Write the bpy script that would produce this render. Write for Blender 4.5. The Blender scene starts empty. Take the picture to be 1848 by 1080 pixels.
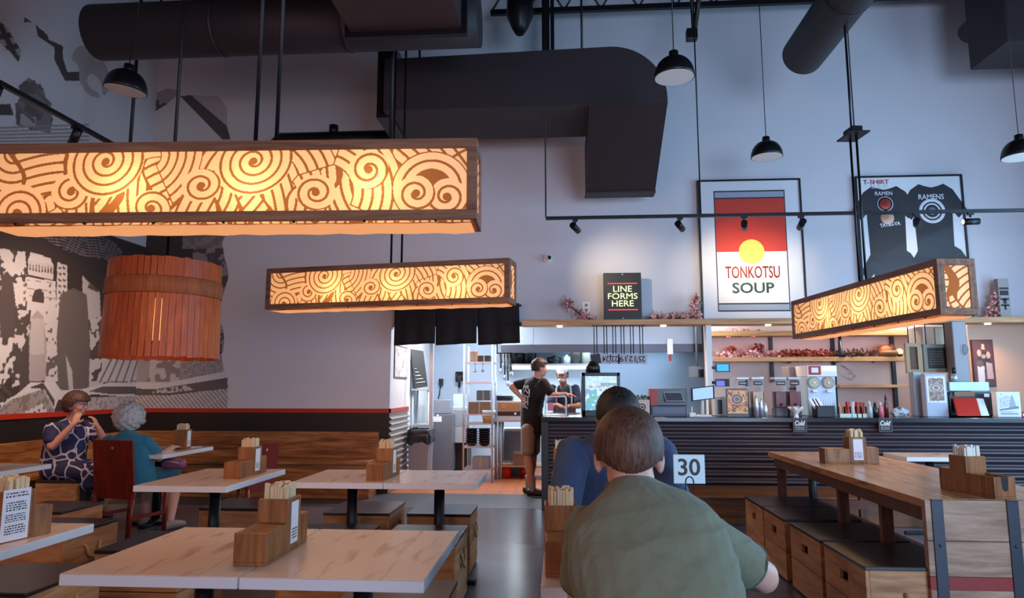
import bpy, bmesh, math, random
import numpy as np
from mathutils import Vector, Matrix, Euler
random.seed(7); np.random.seed(7)
S = bpy.context.scene
COL = S.collection
R = math.radians
PI = math.pi

# ---------------------------------------------------------------- camera
CAM_H, FPX, YAW, PIT = 1.38, 1230.0, R(4.0), R(7.41)
cd = bpy.data.cameras.new('camera'); cam = bpy.data.objects.new('camera', cd); COL.objects.link(cam)
cd.sensor_fit = 'HORIZONTAL'; cd.sensor_width = 36.0; cd.lens = FPX * 36.0 / 1848.0; cd.clip_start = 0.05
cam.location = (0, 0, CAM_H); cam.rotation_euler = Euler((PI / 2 + PIT, 0, YAW), 'XYZ')
S.camera = cam

# ---------------------------------------------------------------- colour management, world
S.view_settings.view_transform = 'Standard'; S.view_settings.look = 'None'
S.view_settings.gamma = 1.0; S.view_settings.exposure = 0.5; S.view_settings.use_curve_mapping = False
S.cycles.use_denoising = True
S.cycles.max_bounces = 8; S.cycles.diffuse_bounces = 4; S.cycles.glossy_bounces = 4
S.cycles.transmission_bounces = 6; S.cycles.transparent_max_bounces = 8
S.cycles.sample_clamp_indirect = 4.0; S.cycles.caustics_reflective = False; S.cycles.caustics_refractive = False
W = bpy.data.worlds.new('sky'); S.world = W; W.use_nodes = True
bg = W.node_tree.nodes['Background']; bg.inputs[0].default_value = (0.42, 0.55, 0.85, 1); bg.inputs[1].default_value = 0.2

def area(name, loc, target, sx, sy, power, color):
    l = bpy.data.lights.new(name, 'AREA'); l.shape = 'RECTANGLE'; l.size = sx; l.size_y = sy; l.energy = power; l.color = color
    o = bpy.data.objects.new(name, l); COL.objects.link(o); o.location = loc
    o.rotation_euler = (Vector(target) - Vector(loc)).to_track_quat('-Z', 'Y').to_euler()
    return o
DAY = (0.50, 0.69, 1.0)
# daylight through the shop windows: the big ones in the right-hand wall and the front glazing behind the camera
area('daylight_right', (6.52, 4.9, 2.4), (0, 4.9, 1.9), 4.8, 3.2, 255, (0.36, 0.67, 1.0))
area('daylight_front', (3.7, -3.0, 1.8), (4.2, 9, 2.0), 3.8, 2.6, 172, DAY).data.spread = R(115)
# added warm fill light, front left behind the camera, without any lamp there
area('rear_warm_fill', (-3.0, -2.2, 2.2), (-3.4, 9, .9), 3.6, .5, 52, (1.0, 0.52, 0.38))

def spot(name, loc, target, power, color, angle=40, blend=0.6, radius=0.03):
    l = bpy.data.lights.new(name, 'SPOT'); l.energy = power; l.color = color; l.spot_size = R(angle); l.spot_blend = blend
    l.shadow_soft_size = radius
    o = bpy.data.objects.new(name, l); COL.objects.link(o); o.location = loc
    o.rotation_euler = (Vector(target) - Vector(loc)).to_track_quat('-Z', 'Y').to_euler()
    return o
def point(name, loc, power, color, radius=0.04, parent=None):
    l = bpy.data.lights.new(name, 'POINT'); l.energy = power; l.color = color; l.shadow_soft_size = radius
    o = bpy.data.objects.new(name, l); COL.objects.link(o); o.location = loc; o.parent = parent
    return o
WARM = (1.0, 0.72, 0.42)

# ---------------------------------------------------------------- picture-to-place helpers (1848 x 1080 photograph)
_cp, _sp, _cy, _sy = math.cos(PIT), math.sin(PIT), math.cos(YAW), math.sin(YAW)
def ray(x, y):
    a = (x - 924) / FPX; b = (540 - y) / FPX
    fy = _cp - b * _sp
    return (a * _cy - fy * _sy, a * _sy + fy * _cy, _sp + b * _cp)
def atY(x, y, Y):
    r = ray(x, y); t = Y / r[1]; return Vector((r[0] * t, Y, CAM_H + r[2] * t))
def atX(x, y, X):
    r = ray(x, y); t = X / r[0]; return Vector((X, r[1] * t, CAM_H + r[2] * t))
def atZ(x, y, Z):
    r = ray(x, y); t = (Z - CAM_H) / r[2]; return Vector((r[0] * t, r[1] * t, Z))

# ---------------------------------------------------------------- materials
_mats = {}
def srgb(h):
    if isinstance(h, str):
        c = [int(h[i:i + 2], 16) / 255 for i in (0, 2, 4)]
        return tuple(v / 12.92 if v <= 0.04045 else ((v + 0.055) / 1.055) ** 2.4 for v in c) + (1,)
    return tuple(h)[:3] + (1,)
def new_mat(name):
    m = bpy.data.materials.new(name); m.use_nodes = True
    nt = m.node_tree; return m, nt, nt.nodes['Principled BSDF']
def M(name, col=None, rough=0.5, metal=0.0, emit=None, estr=1.0, noise=0.0, nscale=20.0, bump=0.0, alpha=1.0, trans=0.0, spec=None, sheen=0.0):
    if name in _mats: return _mats[name]
    m, nt, b = new_mat(name)
    c = srgb(col); b.inputs['Base Color'].default_value = c
    b.inputs['Roughness'].default_value = rough; b.inputs['Metallic'].default_value = metal
    b.inputs['Alpha'].default_value = alpha; b.inputs['Transmission Weight'].default_value = trans
    if spec is not None: b.inputs['Specular IOR Level'].default_value = spec
    if emit: b.inputs['Emission Color'].default_value = srgb(emit); b.inputs['Emission Strength'].default_value = estr
    tc = nt.nodes.new('ShaderNodeTexCoord'); n = nt.nodes.new('ShaderNodeTexNoise')
    n.inputs['Scale'].default_value = nscale; n.inputs['Detail'].default_value = 4
    nt.links.new(tc.outputs['Object'], n.inputs['Vector'])
    if noise:
        mx = nt.nodes.new('ShaderNodeMix'); mx.data_type = 'RGBA'
        mx.inputs[6].default_value = tuple(v * (1 - noise) for v in c[:3]) + (1,)
        mx.inputs[7].default_value = tuple(min(1, v * (1 + noise)) for v in c[:3]) + (1,)
        nt.links.new(n.outputs['Fac'], mx.inputs[0]); nt.links.new(mx.outputs[2], b.inputs['Base Color'])
    if bump:
        bp = nt.nodes.new('ShaderNodeBump'); bp.inputs['Strength'].default_value = bump; bp.inputs['Distance'].default_value = 0.01
        nt.links.new(n.outputs['Fac'], bp.inputs['Height']); nt.links.new(bp.outputs['Normal'], b.inputs['Normal'])
    _mats[name] = m; return m
def WOOD(name, c1, c2, scale=(1, 8, 8), rough=0.45, dist=2.0, plank=0.0, plank_axis=2, bump=0.08):
    """grain runs along the axis with the smallest scale"""
    if name in _mats: return _mats[name]
    m, nt, b = new_mat(name); N = nt.nodes.new; L = nt.links.new
    tc = N('ShaderNodeTexCoord'); mp = N('ShaderNodeMapping'); mp.inputs['Scale'].default_value = scale
    oi = N('ShaderNodeObjectInfo'); ad = N('ShaderNodeVectorMath'); ad.operation = 'ADD'
    sc = N('ShaderNodeVectorMath'); sc.operation = 'SCALE'; sc.inputs['Scale'].default_value = 7.3
    cb = N('ShaderNodeCombineXYZ')
    for k in range(3): L(oi.outputs['Random'], cb.inputs[k])
    L(cb.outputs[0], sc.inputs[0]); L(tc.outputs['Object'], ad.inputs[0]); L(sc.outputs[0], ad.inputs[1]); L(ad.outputs[0], mp.inputs['Vector'])
    n = N('ShaderNodeTexNoise'); n.inputs['Scale'].default_value = 1.6; n.inputs['Detail'].default_value = 6; n.inputs['Distortion'].default_value = dist
    L(mp.outputs[0], n.inputs['Vector'])
    n2 = N('ShaderNodeTexNoise'); n2.inputs['Scale'].default_value = 9; n2.inputs['Detail'].default_value = 3; L(mp.outputs[0], n2.inputs['Vector'])
    mm = N('ShaderNodeMath'); mm.operation = 'MULTIPLY_ADD'; L(n2.outputs['Fac'], mm.inputs[0]); mm.inputs[1].default_value = 0.45; 
    L(n.outputs['Fac'], mm.inputs[2])
    cr = N('ShaderNodeValToRGB'); cr.color_ramp.elements[0].position = 0.5; cr.color_ramp.elements[1].position = 0.95
    cr.color_ramp.elements[0].color = srgb(c1); cr.color_ramp.elements[1].color = srgb(c2)
    L(mm.outputs[0], cr.inputs['Fac'])
    out = cr.outputs['Color']
    if plank:
        sx = N('ShaderNodeSeparateXYZ'); L(tc.outputs['Object'], sx.inputs[0])
        md = N('ShaderNodeMath'); md.operation = 'PINGPONG'; md.inputs[1].default_value = plank / 2; L(sx.outputs[plank_axis], md.inputs[0])
        lt = N('ShaderNodeMath'); lt.operation = 'LESS_THAN'; lt.inputs[1].default_value = 0.004; L(md.outputs[0], lt.inputs[0])
        mx = N('ShaderNodeMix'); mx.data_type = 'RGBA'; L(lt.outputs[0], mx.inputs[0]); L(out, mx.inputs[6]); mx.inputs[7].default_value = tuple(v * 0.25 for v in srgb(c1)[:3]) + (1,)
        out = mx.outputs[2]
    L(out, b.inputs['Base Color']); b.inputs['Roughness'].default_value = rough
    bp = N('ShaderNodeBump'); bp.inputs['Strength'].default_value = bump; bp.inputs['Distance'].default_value = 0.01
    L(mm.outputs[0], bp.inputs['Height']); L(bp.outputs[0], b.inputs['Normal'])
    _mats[name] = m; return m
def EMIT(name, col, strength):
    return M(name, '000000', 0.6, emit=col, estr=strength)

# ---------------------------------------------------------------- mesh builder
class MB:
    def __init__(s): s.v = []; s.f = []; s.m = []; s.mats = []; s.cur = 0; s.smooth = set()
    def mat(s, m):
        if m not in s.mats: s.mats.append(m)
        s.cur = s.mats.index(m); return s
    def add(s, verts, faces, smooth=False):
        o = len(s.v); s.v += [tuple(v) for v in verts]
        for f in faces:
            if smooth: s.smooth.add(len(s.f))
            s.f.append(tuple(i + o for i in f)); s.m.append(s.cur)
        return s
    def box(s, x0, x1, y0, y1, z0, z1):
        if x0 > x1: x0, x1 = x1, x0
        if y0 > y1: y0, y1 = y1, y0
        if z0 > z1: z0, z1 = z1, z0
        v = [(x, y, z) for z in (z0, z1) for y in (y0, y1) for x in (x0, x1)]
        return s.add(v, [(0, 2, 3, 1), (4, 5, 7, 6), (0, 1, 5, 4), (2, 6, 7, 3), (0, 4, 6, 2), (1, 3, 7, 5)])
    def obox(s, c, half, rot):          # oriented box; rot = 3x3 matrix
        v = []
        for z in (-1, 1):
            for y in (-1, 1):
                for x in (-1, 1):
                    v.append(Vector(c) + rot @ Vector((x * half[0], y * half[1], z * half[2])))
        return s.add(v, [(0, 2, 3, 1), (4, 5, 7, 6), (0, 1, 5, 4), (2, 6, 7, 3), (0, 4, 6, 2), (1, 3, 7, 5)])
    def tube(s, pts, rad, seg=10, caps=True, flat=(1, 1), up=(0, 0, 1)):
        pts = [Vector(p) for p in pts]; n = len(pts)
        rad = [rad] * n if isinstance(rad, (int, float)) else list(rad)
        V = []; F = []
        prev = None
        for i, p in enumerate(pts):
            t = (pts[min(i + 1, n - 1)] - pts[max(i - 1, 0)])
            if t.length < 1e-9: t = Vector((0, 0, 1))
            t.normalize()
            if prev is None:
                u = Vector(up)
                if abs(t.dot(u)) > 0.95: u = Vector((0, 1, 0)) if abs(t.y) < 0.9 else Vector((1, 0, 0))
                a = t.cross(u).normalized()
            else:
                a = prev - t * prev.dot(t)
                a = a.normalized() if a.length > 1e-6 else t.orthogonal().normalized()
            prev = a; b = t.cross(a)
            for k in range(seg):
                th = 2 * PI * k / seg
                V.append(p + a * math.cos(th) * rad[i] * flat[0] + b * math.sin(th) * rad[i] * flat[1])
        for i in range(n - 1):
            for k in range(seg):
                k2 = (k + 1) % seg
                F.append((i * seg + k, i * seg + k2, (i + 1) * seg + k2, (i + 1) * seg + k))
        s.add(V, F, True)
        if caps:
            o = len(s.v) - len(V)
            s.f.append(tuple(o + k for k in range(seg))[::-1]); s.m.append(s.cur)
            s.f.append(tuple(o + (n - 1) * seg + k for k in range(seg))); s.m.append(s.cur)
        return s
    def cyl(s, p0, p1, r0, r1=None, seg=16): return s.tube([p0, p1], [r0, r0 if r1 is None else r1], seg)
    def lathe(s, prof, c=(0, 0, 0), seg=24, rot=None, closed=False):     # prof = [(r, z)], about z
        V = []; F = []; n = len(prof)
        for (r, z) in prof:
            for k in range(seg):
                th = 2 * PI * k / seg; p = Vector((r * math.cos(th), r * math.sin(th), z))
                if rot is not None: p = rot @ p
                V.append(p + Vector(c))
        for i in range(n - 1 if not closed else n):
            j = (i + 1) % n
            for k in range(seg):
                k2 = (k + 1) % seg; F.append((i * seg + k, i * seg + k2, j * seg + k2, j * seg + k))
        s.add(V, F, True)
        if not closed:
            o = len(s.v) - len(V)
            if prof[0][0] > 1e-4: s.f.append(tuple(o + k for k in range(seg))[::-1]); s.m.append(s.cur)
            if prof[-1][0] > 1e-4: s.f.append(tuple(o + (n - 1) * seg + k for k in range(seg))); s.m.append(s.cur)
        return s
    def ell(s, c, r, seg=16, rings=10, rot=None):
        V = []; F = []
        for i in range(rings + 1):
            ph = PI * i / rings
            for k in range(seg):
                th = 2 * PI * k / seg
                p = Vector((r[0] * math.sin(ph) * math.cos(th), r[1] * math.sin(ph) * math.sin(th), -r[2] * math.cos(ph)))
                if rot is not None: p = rot @ p
                V.append(p + Vector(c))
        for i in range(rings):
            for k in range(seg):
                k2 = (k + 1) % seg; F.append((i * seg + k, i * seg + k2, (i + 1) * seg + k2, (i + 1) * seg + k))
        return s.add(V, F, True)
    def prism(s, poly, d, axis=1, a0=0.0):   # extrude a 2-D polygon (ccw) along an axis from a0 to a0+d
        n = len(poly)
        def P(p, a):
            return (p[0], a, p[1]) if axis == 1 else ((a, p[0], p[1]) if axis == 0 else (p[0], p[1], a))
        V = [P(p, a0) for p in poly] + [P(p, a0 + d) for p in poly]
        F = [tuple(range(n)), tuple(range(2 * n - 1, n - 1, -1))]
        for i in range(n):
            j = (i + 1) % n; F.append((i, i + n, j + n, j))
        return s.add(V, F)
    def quad(s, a, b, c, d): return s.add([a, b, c, d], [(0, 1, 2, 3)])
    def poly(s, pts): return s.add(pts, [tuple(range(len(pts)))])
    def mesh(s, name):
        me = bpy.data.meshes.new(name); me.from_pydata(s.v, [], s.f)
        for m in s.mats: me.materials.append(m)
        me.polygons.foreach_set('material_index', s.m)
        sm = [i in s.smooth for i in range(len(s.f))]; me.polygons.foreach_set('use_smooth', sm)
        me.update(); return me
    def obj(s, name, mat=None, parent=None, bevel=0.0, fix=True):
        me = s.mesh(name)
        if mat is not None:
            me.materials.clear(); me.materials.append(mat)
            me.polygons.foreach_set('material_index', [0] * len(s.f))
        if fix:
            b = bmesh.new(); b.from_mesh(me); bmesh.ops.recalc_face_normals(b, faces=b.faces); b.to_mesh(me); b.free()
        o = bpy.data.objects.new(name, me); COL.objects.link(o)
        if parent is not None:
            o.parent = parent
            if parent.get('_w'):          # built in world coordinates
                me.transform(Matrix.Translation(-Vector(parent['_w'])))
            elif parent.parent is not None and parent.parent.get('_w'):
                me.transform(Matrix.Translation(-Vector(parent.parent['_w'])))
        if bevel:
            bm_ = o.modifiers.new('bevel', 'BEVEL'); bm_.width = bevel; bm_.segments = 2; bm_.limit_method = 'ANGLE'; bm_.angle_limit = R(40)
        return o
def tag(o, label=None, cat=None, group=None, kind=None):
    if label: o['label'] = label
    if cat: o['category'] = cat
    if group: o['group'] = group
    if kind: o['kind'] = kind
    return o
def thing(name, label, cat, loc=(0, 0, 0), rz=0.0, group=None, world=False):
    """An Empty at the thing's base. world=True: its parts are given in world coordinates (loc is subtracted)."""
    o = bpy.data.objects.new(name, None); COL.objects.link(o); o.empty_display_size = 0.1
    o.location = loc; o.rotation_euler = (0, 0, rz)
    if world: o['_w'] = tuple(float(x) for x in loc)
    return tag(o, label, cat, group)
def dup(o, loc=None, rz=None, label=None, group=None, parent=None):
    c = o.copy(); COL.objects.link(c)
    if parent is not None: c.parent = parent
    if loc is not None: c.location = loc
    if rz is not None: c.rotation_euler = (0, 0, rz)
    if label: c['label'] = label
    if group: c['group'] = group
    for ch in [x for x in S.objects if x.parent == o]:
        dup(ch, parent=c)
    return c
def single(m, name, label, cat, mat=None, group=None, bevel=0.0, loc=None):
    """a thing that is one mesh; its origin moves to loc (world) when given"""
    o = m.obj(name, mat, None, bevel)
    if loc is not None:
        o.data.transform(Matrix.Translation(-Vector(loc))); o.location = loc
    return tag(o, label, cat, group)
def struct(m, name, mat=None, parent=None, bevel=0.0):
    o = m.obj(name, mat, parent, bevel)
    o['kind'] = 'structure'
    return o
def pbox(m, x0, y0, x1, y1, Y, depth):
    """box whose front face spans that rectangle of the photograph at distance Y"""
    a = atY(x0, y0, Y); b = atY(x1, y1, Y)
    return m.box(a.x, b.x, Y, Y + depth, b.z, a.z)

def text_mesh(txt, name='lettering', width=None, height=None, shear=0.0, bold=0.0, extrude=0.002, spacing=1.0):
    """flat lettering in the local XY plane centred on the origin, scaled to width x height"""
    c = bpy.data.curves.new(name, 'FONT'); c.body = txt; c.align_x = 'CENTER'; c.align_y = 'CENTER'
    c.extrude = extrude; c.shear = shear; c.offset = bold; c.resolution_u = 3; c.space_character = spacing; c.space_line = 0.9
    o = bpy.data.objects.new(name, c); COL.objects.link(o)
    bpy.context.view_layer.update()
    me = bpy.data.meshes.new_from_object(o.evaluated_get(bpy.context.evaluated_depsgraph_get()))
    bpy.data.objects.remove(o); bpy.data.curves.remove(c)
    v = np.empty(len(me.vertices) * 3); me.vertices.foreach_get('co', v); v = v.reshape(-1, 3)
    lo, hi = v.min(0), v.max(0); ce = (lo + hi) / 2
    v[:, 0] -= ce[0]; v[:, 1] -= ce[1]
    sx = width / (hi[0] - lo[0]) if width else None; sy = height / (hi[1] - lo[1]) if height else None
    if sx is None: sx = sy
    if sy is None: sy = sx
    v[:, 0] *= sx; v[:, 1] *= sy
    v[:, 2] = np.where(v[:, 2] > 0, extrude, -extrude)
    me.vertices.foreach_set('co', v.ravel()); me.update()
    return me
def text_obj(txt, name, mat, loc, width=None, height=None, rot=(PI / 2, 0, 0), parent=None, **k):
    me = text_mesh(txt, name, width, height, **k); me.materials.clear(); me.materials.append(mat)
    T = Matrix.Translation(Vector(loc)) @ Euler(rot).to_matrix().to_4x4()
    me.transform(T)
    if parent is not None and parent.get('_w'): me.transform(Matrix.Translation(-Vector(parent['_w'])))
    o = bpy.data.objects.new(name, me); COL.objects.link(o)
    if parent is not None: o.parent = parent
    return o

# ---------------------------------------------------------------- painted surfaces: a grid mesh that carries one 'ink' value per vertex
def inked_grid(name, origin, du, dv, arr, parent=None, mat=None):
    """arr[rows, cols] in 0..1, row 0 at the origin (bottom); du, dv full edge vectors"""
    ny, nx = arr.shape[:2]
    U, V = np.meshgrid(np.linspace(0, 1, nx), np.linspace(0, 1, ny))
    o = np.array(origin); co = o + U[..., None] * np.array(du) + V[..., None] * np.array(dv)
    if parent is not None and parent.get('_w'): co = co - np.array(tuple(parent['_w']))
    idx = np.arange(nx * ny).reshape(ny, nx)
    q = np.stack([idx[:-1, :-1], idx[:-1, 1:], idx[1:, 1:], idx[1:, :-1]], -1).reshape(-1, 4)
    me = bpy.data.meshes.new(name)
    me.vertices.add(nx * ny); me.vertices.foreach_set('co', co.reshape(-1).astype(np.float32))
    me.loops.add(q.size); me.loops.foreach_set('vertex_index', q.reshape(-1).astype(np.int32))
    me.polygons.add(len(q)); me.polygons.foreach_set('loop_start', np.arange(0, q.size, 4, dtype=np.int32))
    me.update(calc_edges=True); me.validate()
    if arr.ndim == 3:
        at = me.attributes.new('ink', 'FLOAT_COLOR', 'POINT')
        rgba = np.ones((ny * nx, 4), np.float32); rgba[:, :3] = arr.reshape(-1, 3); at.data.foreach_set('color', rgba.reshape(-1))
    else:
        at = me.attributes.new('ink', 'FLOAT', 'POINT'); at.data.foreach_set('value', arr.reshape(-1).astype(np.float32))
    if mat: me.materials.append(mat)
    ob = bpy.data.objects.new(name, me); COL.objects.link(ob)
    if parent is not None: ob.parent = parent
    return ob
def INK(name, stops, rough=0.7):
    if name in _mats: return _mats[name]
    m, nt, b = new_mat(name)
    a = nt.nodes.new('ShaderNodeAttribute'); a.attribute_name = 'ink'
    if stops:
        cr = nt.nodes.new('ShaderNodeValToRGB'); e = cr.color_ramp.elements
        while len(e) < len(stops): e.new(0.5)
        for k, (p, c) in enumerate(stops): e[k].position = p; e[k].color = srgb(c)
        nt.links.new(a.outputs['Fac'], cr.inputs['Fac']); nt.links.new(cr.outputs['Color'], b.inputs['Base Color'])
    else:
        nt.links.new(a.outputs['Color'], b.inputs['Base Color'])
    b.inputs['Roughness'].default_value = rough
    _mats[name] = m; return m
class Canvas:
    """small numpy painter, x right, y up, in metres"""
    def __init__(s, w, h, step, bgv=1.0, off=(0, 0), rgb=False):
        s.nx = int(w / step) + 1; s.ny = int(h / step) + 1
        s.X, s.Y = np.meshgrid(np.linspace(off[0], off[0] + w, s.nx), np.linspace(off[1], off[1] + h, s.ny))
        s.rgb = rgb
        s.a = np.full((s.ny, s.nx, 3) if rgb else (s.ny, s.nx), 0.0) + (np.array(bgv) if rgb else bgv)
        s.rng = np.random.RandomState(3)
    def put(s, mask, val):
        if np.ndim(val) == 2: s.a[mask] = val[mask]
        else: s.a[mask] = val
        return mask
    def poly(s, pts):
        m = np.zeros(s.X.shape, bool); n = len(pts)
        for i in range(n):
            x0, y0 = pts[i]; x1, y1 = pts[(i + 1) % n]
            if y0 == y1: continue
            c = ((y0 > s.Y) != (y1 > s.Y)) & (s.X < (x1 - x0) * (s.Y - y0) / (y1 - y0) + x0)
            m ^= c
        return m
    def ell(s, cx, cy, rx, ry): return ((s.X - cx) / rx) ** 2 + ((s.Y - cy) / ry) ** 2 < 1
    def line(s, p, q, w):
        d = np.array(q, float) - np.array(p, float); L = max(1e-9, (d ** 2).sum())
        t = np.clip(((s.X - p[0]) * d[0] + (s.Y - p[1]) * d[1]) / L, 0, 1)
        return np.hypot(s.X - p[0] - t * d[0], s.Y - p[1] - t * d[1]) < w / 2
    def hatch(s, ang, period, duty=0.5):
        u = s.X * math.cos(ang) + s.Y * math.sin(ang); return ((u / period) % 1.0) < duty
    def noise(s, cell, seed=0):
        rs = np.random.RandomState(seed); x = s.X / cell; y = s.Y / cell
        x0 = np.floor(x).astype(int); y0 = np.floor(y).astype(int); x0 -= x0.min(); y0 -= y0.min()
        g = rs.rand(y0.max() + 2, x0.max() + 2); fx = x - np.floor(x); fy = y - np.floor(y)
        fx = fx * fx * (3 - 2 * fx); fy = fy * fy * (3 - 2 * fy)
        return (g[y0, x0] * (1 - fx) + g[y0, x0 + 1] * fx) * (1 - fy) + (g[y0 + 1, x0] * (1 - fx) + g[y0 + 1, x0 + 1] * fx) * fy

# shared materials
white_wall = M('painted_wall', 'c9c6cb', 0.7, noise=0.03, nscale=1.2, bump=0.02)
black_paint = M('black_paint', '1a1514', 0.5)
black_metal = M('black_metal', '17151a', 0.4, 0.3)
dark_duct = M('dark_duct', '2c2226', 0.6, 0.0, noise=0.1, nscale=3)
steel = M('stainless_steel', 'c4c9d0', 0.3, 0.55, noise=0.06, nscale=4)
steel_dull = M('stainless_dull', '9aa0a9', 0.42, 0.4, noise=0.08, nscale=3)
white_plastic = M('white_plastic', 'e6e4e0', 0.4)
black_plastic = M('black_plastic', '121214', 0.35)
red_paint = M('red_paint', 'a5281a', 0.45)
glass = M('clear_glass', 'f2f6f8', 0.03, trans=1.0)
# ================================================================ the room
LW, RW, BW, FW, CEIL = -5.84, 6.7, 9.1, -3.6, 7.3
LEDGE_Z = 2.2
concrete = M('polished_concrete', '5e5a66', 0.24, noise=0.22, nscale=2.2, spec=0.4)
tile_m, nt, b = new_mat('quarry_tile')
_t = nt.nodes.new('ShaderNodeTexBrick'); _t.inputs['Color1'].default_value = srgb('b4683f'); _t.inputs['Color2'].default_value = srgb('a65b35'); _t.inputs['Mortar'].default_value = srgb('6e4a38')
_t.offset = 0.0; _t.inputs['Scale'].default_value = 1.0; _t.inputs['Brick Width'].default_value = 0.2; _t.inputs['Row Height'].default_value = 0.2; _t.inputs['Mortar Size'].default_value = 0.005
_c = nt.nodes.new('ShaderNodeTexCoord'); nt.links.new(_c.outputs['Object'], _t.inputs['Vector']); nt.links.new(_t.outputs['Color'], b.inputs['Base Color']); b.inputs['Roughness'].default_value = 0.4
wains = M('black_wainscot', '1d1715', 0.45, noise=0.15, nscale=3)
bench_wood = WOOD('bench_wood', '64371a', 'b87a46', (0.5, 5, 7), 0.42)
bench_wood_y = WOOD('bench_wood_side', '64371a', 'b87a46', (5, 0.5, 7), 0.42)
tile_wall = M('kitchen_wall', 'd9dad8', 0.4, noise=0.03, nscale=4)
cream_wall = M('cream_panel', 'd8c6ae', 0.55, noise=0.04, nscale=2)
trim_red = M('red_trim', 'a92a12', 0.4)

m = MB().box(LW - .2, RW + .2, FW - .2, 8.05, -.1, 0); struct(m, 'floor', concrete)
m = MB().box(LW - .2, -.22, 8.05, 9.09, -.1, 0.002); m.box(-.22, RW + .2, 8.05, 9.09, -.1, 0); struct(m, 'floor_threshold', M('dark_mat_floor', '39343a', 0.55, noise=.15))
m = MB().box(LW - .2, RW + .2, 9.09, 12.4, -.1, 0.003); struct(m, 'floor_kitchen', tile_m)
m = MB().box(LW - .2, RW + .2, FW - .2, BW + .15, CEIL, CEIL + .15); struct(m, 'ceiling', M('dark_ceiling', '241d1e', 0.9))
m = MB().box(LW - .15, LW, FW - .2, BW + .15, 0, CEIL); struct(m, 'wall_left', white_wall)
m = MB().box(LW, -2.28, BW, BW + .12, 0, CEIL); struct(m, 'wall_back', white_wall)
m = MB().box(-2.28, RW, BW, BW + .12, LEDGE_Z, CEIL); struct(m, 'wall_above_counter', white_wall)
# front wall and right-hand wall with the shop windows daylight comes through
m = MB(); m.box(LW, RW, FW - .15, FW, 0, .3); m.box(LW, RW, FW - .15, FW, 4.6, CEIL)
for x0, x1 in ((LW, -5.0), (-1.5, -.4), (5.6, RW)): m.box(x0, x1, FW - .15, FW, .3, 4.6)
struct(m, 'wall_front', white_wall)
m = MB(); m.box(RW, RW + .15, FW, BW + .15, 0, .5); m.box(RW, RW + .15, FW, BW + .15, 4.6, CEIL)
m.box(RW, RW + .15, FW, 1.2, .5, 4.6); m.box(RW, RW + .15, 7.4, BW + .15, .5, 4.6)
struct(m, 'wall_right', white_wall)
k = 1
for (a, b_, fixed, ax) in ((-5.0, -1.5, FW - .08, 'y'), (-.4, 5.6, FW - .08, 'y'), (1.2, 7.4, RW + .07, 'x')):
    m = MB(); z0, z1 = (.3, 4.6) if ax == 'y' else (.5, 4.6)
    nb = 3
    for i in range(nb + 1):
        p = a + (b_ - a) * i / nb; w = .035
        pa, pb = max(a, p - w), min(b_, p + w)
        if ax == 'y': m.box(pa, pb, fixed - .03, fixed + .03, z0, z1)
        else: m.box(fixed - .03, fixed + .03, pa, pb, z0, z1)
    for z in (z0 + .03, 3.0, z1 - .03):
        if ax == 'y': m.box(a, b_, fixed - .025, fixed + .025, z - .03, z + .03)
        else: m.box(fixed - .025, fixed + .025, a, b_, z - .03, z + .03)
    struct(m, 'window_%d' % k, black_metal); k += 1
# kitchen shell
m = MB().box(-2.4, -2.28, BW + .12, 10.2, 0, 2.75); struct(m, 'wall_passage', M('pinkish_paint', 'd8c8c2', 0.6, noise=.04))
m = MB().box(-2.4, -2.3, 10.2, 12.3, 0, 2.75); struct(m, 'wall_kitchen_left', tile_wall)
m = MB().box(-2.4, RW, 12.2, 12.32, 0, 2.75); struct(m, 'wall_kitchen_back', M('kitchen_steel_wall', 'a3b0c2', 0.38, 0.15, noise=.08, nscale=2))
px = atY(1272, 600, 10.3).x
m = MB().box(px, RW, 10.3, 10.4, 0, 2.75); struct(m, 'wall_partition', M('partition_paint', 'd6c2b8', 0.6, noise=.03))
px = atY(1750, 640, 9.25).x
m = MB().box(px, RW, 9.25, 9.35, 0, LEDGE_Z + .02); struct(m, 'wall_side_panel', M('side_panel_paint', 'd8b298', .6, noise=.03))
m = MB().box(-2.4, RW, BW + .12, 12.32, 2.75, 2.85); struct(m, 'ceiling_kitchen', tile_wall)
for x, y, w in ((-1.4, 10.3, 80), (0.6, 9.9, 8), (1.9, 9.8, 16), (4.6, 9.8, 22)):
    t = thing('ceiling_light', 'flat kitchen ceiling light panel over %s' % {-1.4: 'the kitchen doorway', 0.6: 'the end of the counter', 1.9: 'the till', 4.6: 'the drinks shelves'}[x], 'light', (x, y, 2.69), group='kitchen ceiling lights')
    MB().box(-.62, .62, -.17, .17, .02, .06).obj('frame', white_plastic, t)
    MB().box(-.58, .58, -.14, .14, .008, .022).obj('diffuser', EMIT('cool_diffuser', 'dfeaff', 3.0), t)
    l = area('tube_light', (0, 0, -.01), (0, 0, -1), 1.1, .26, w, (0.78, 0.89, 1.0)); l.parent = t
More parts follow.
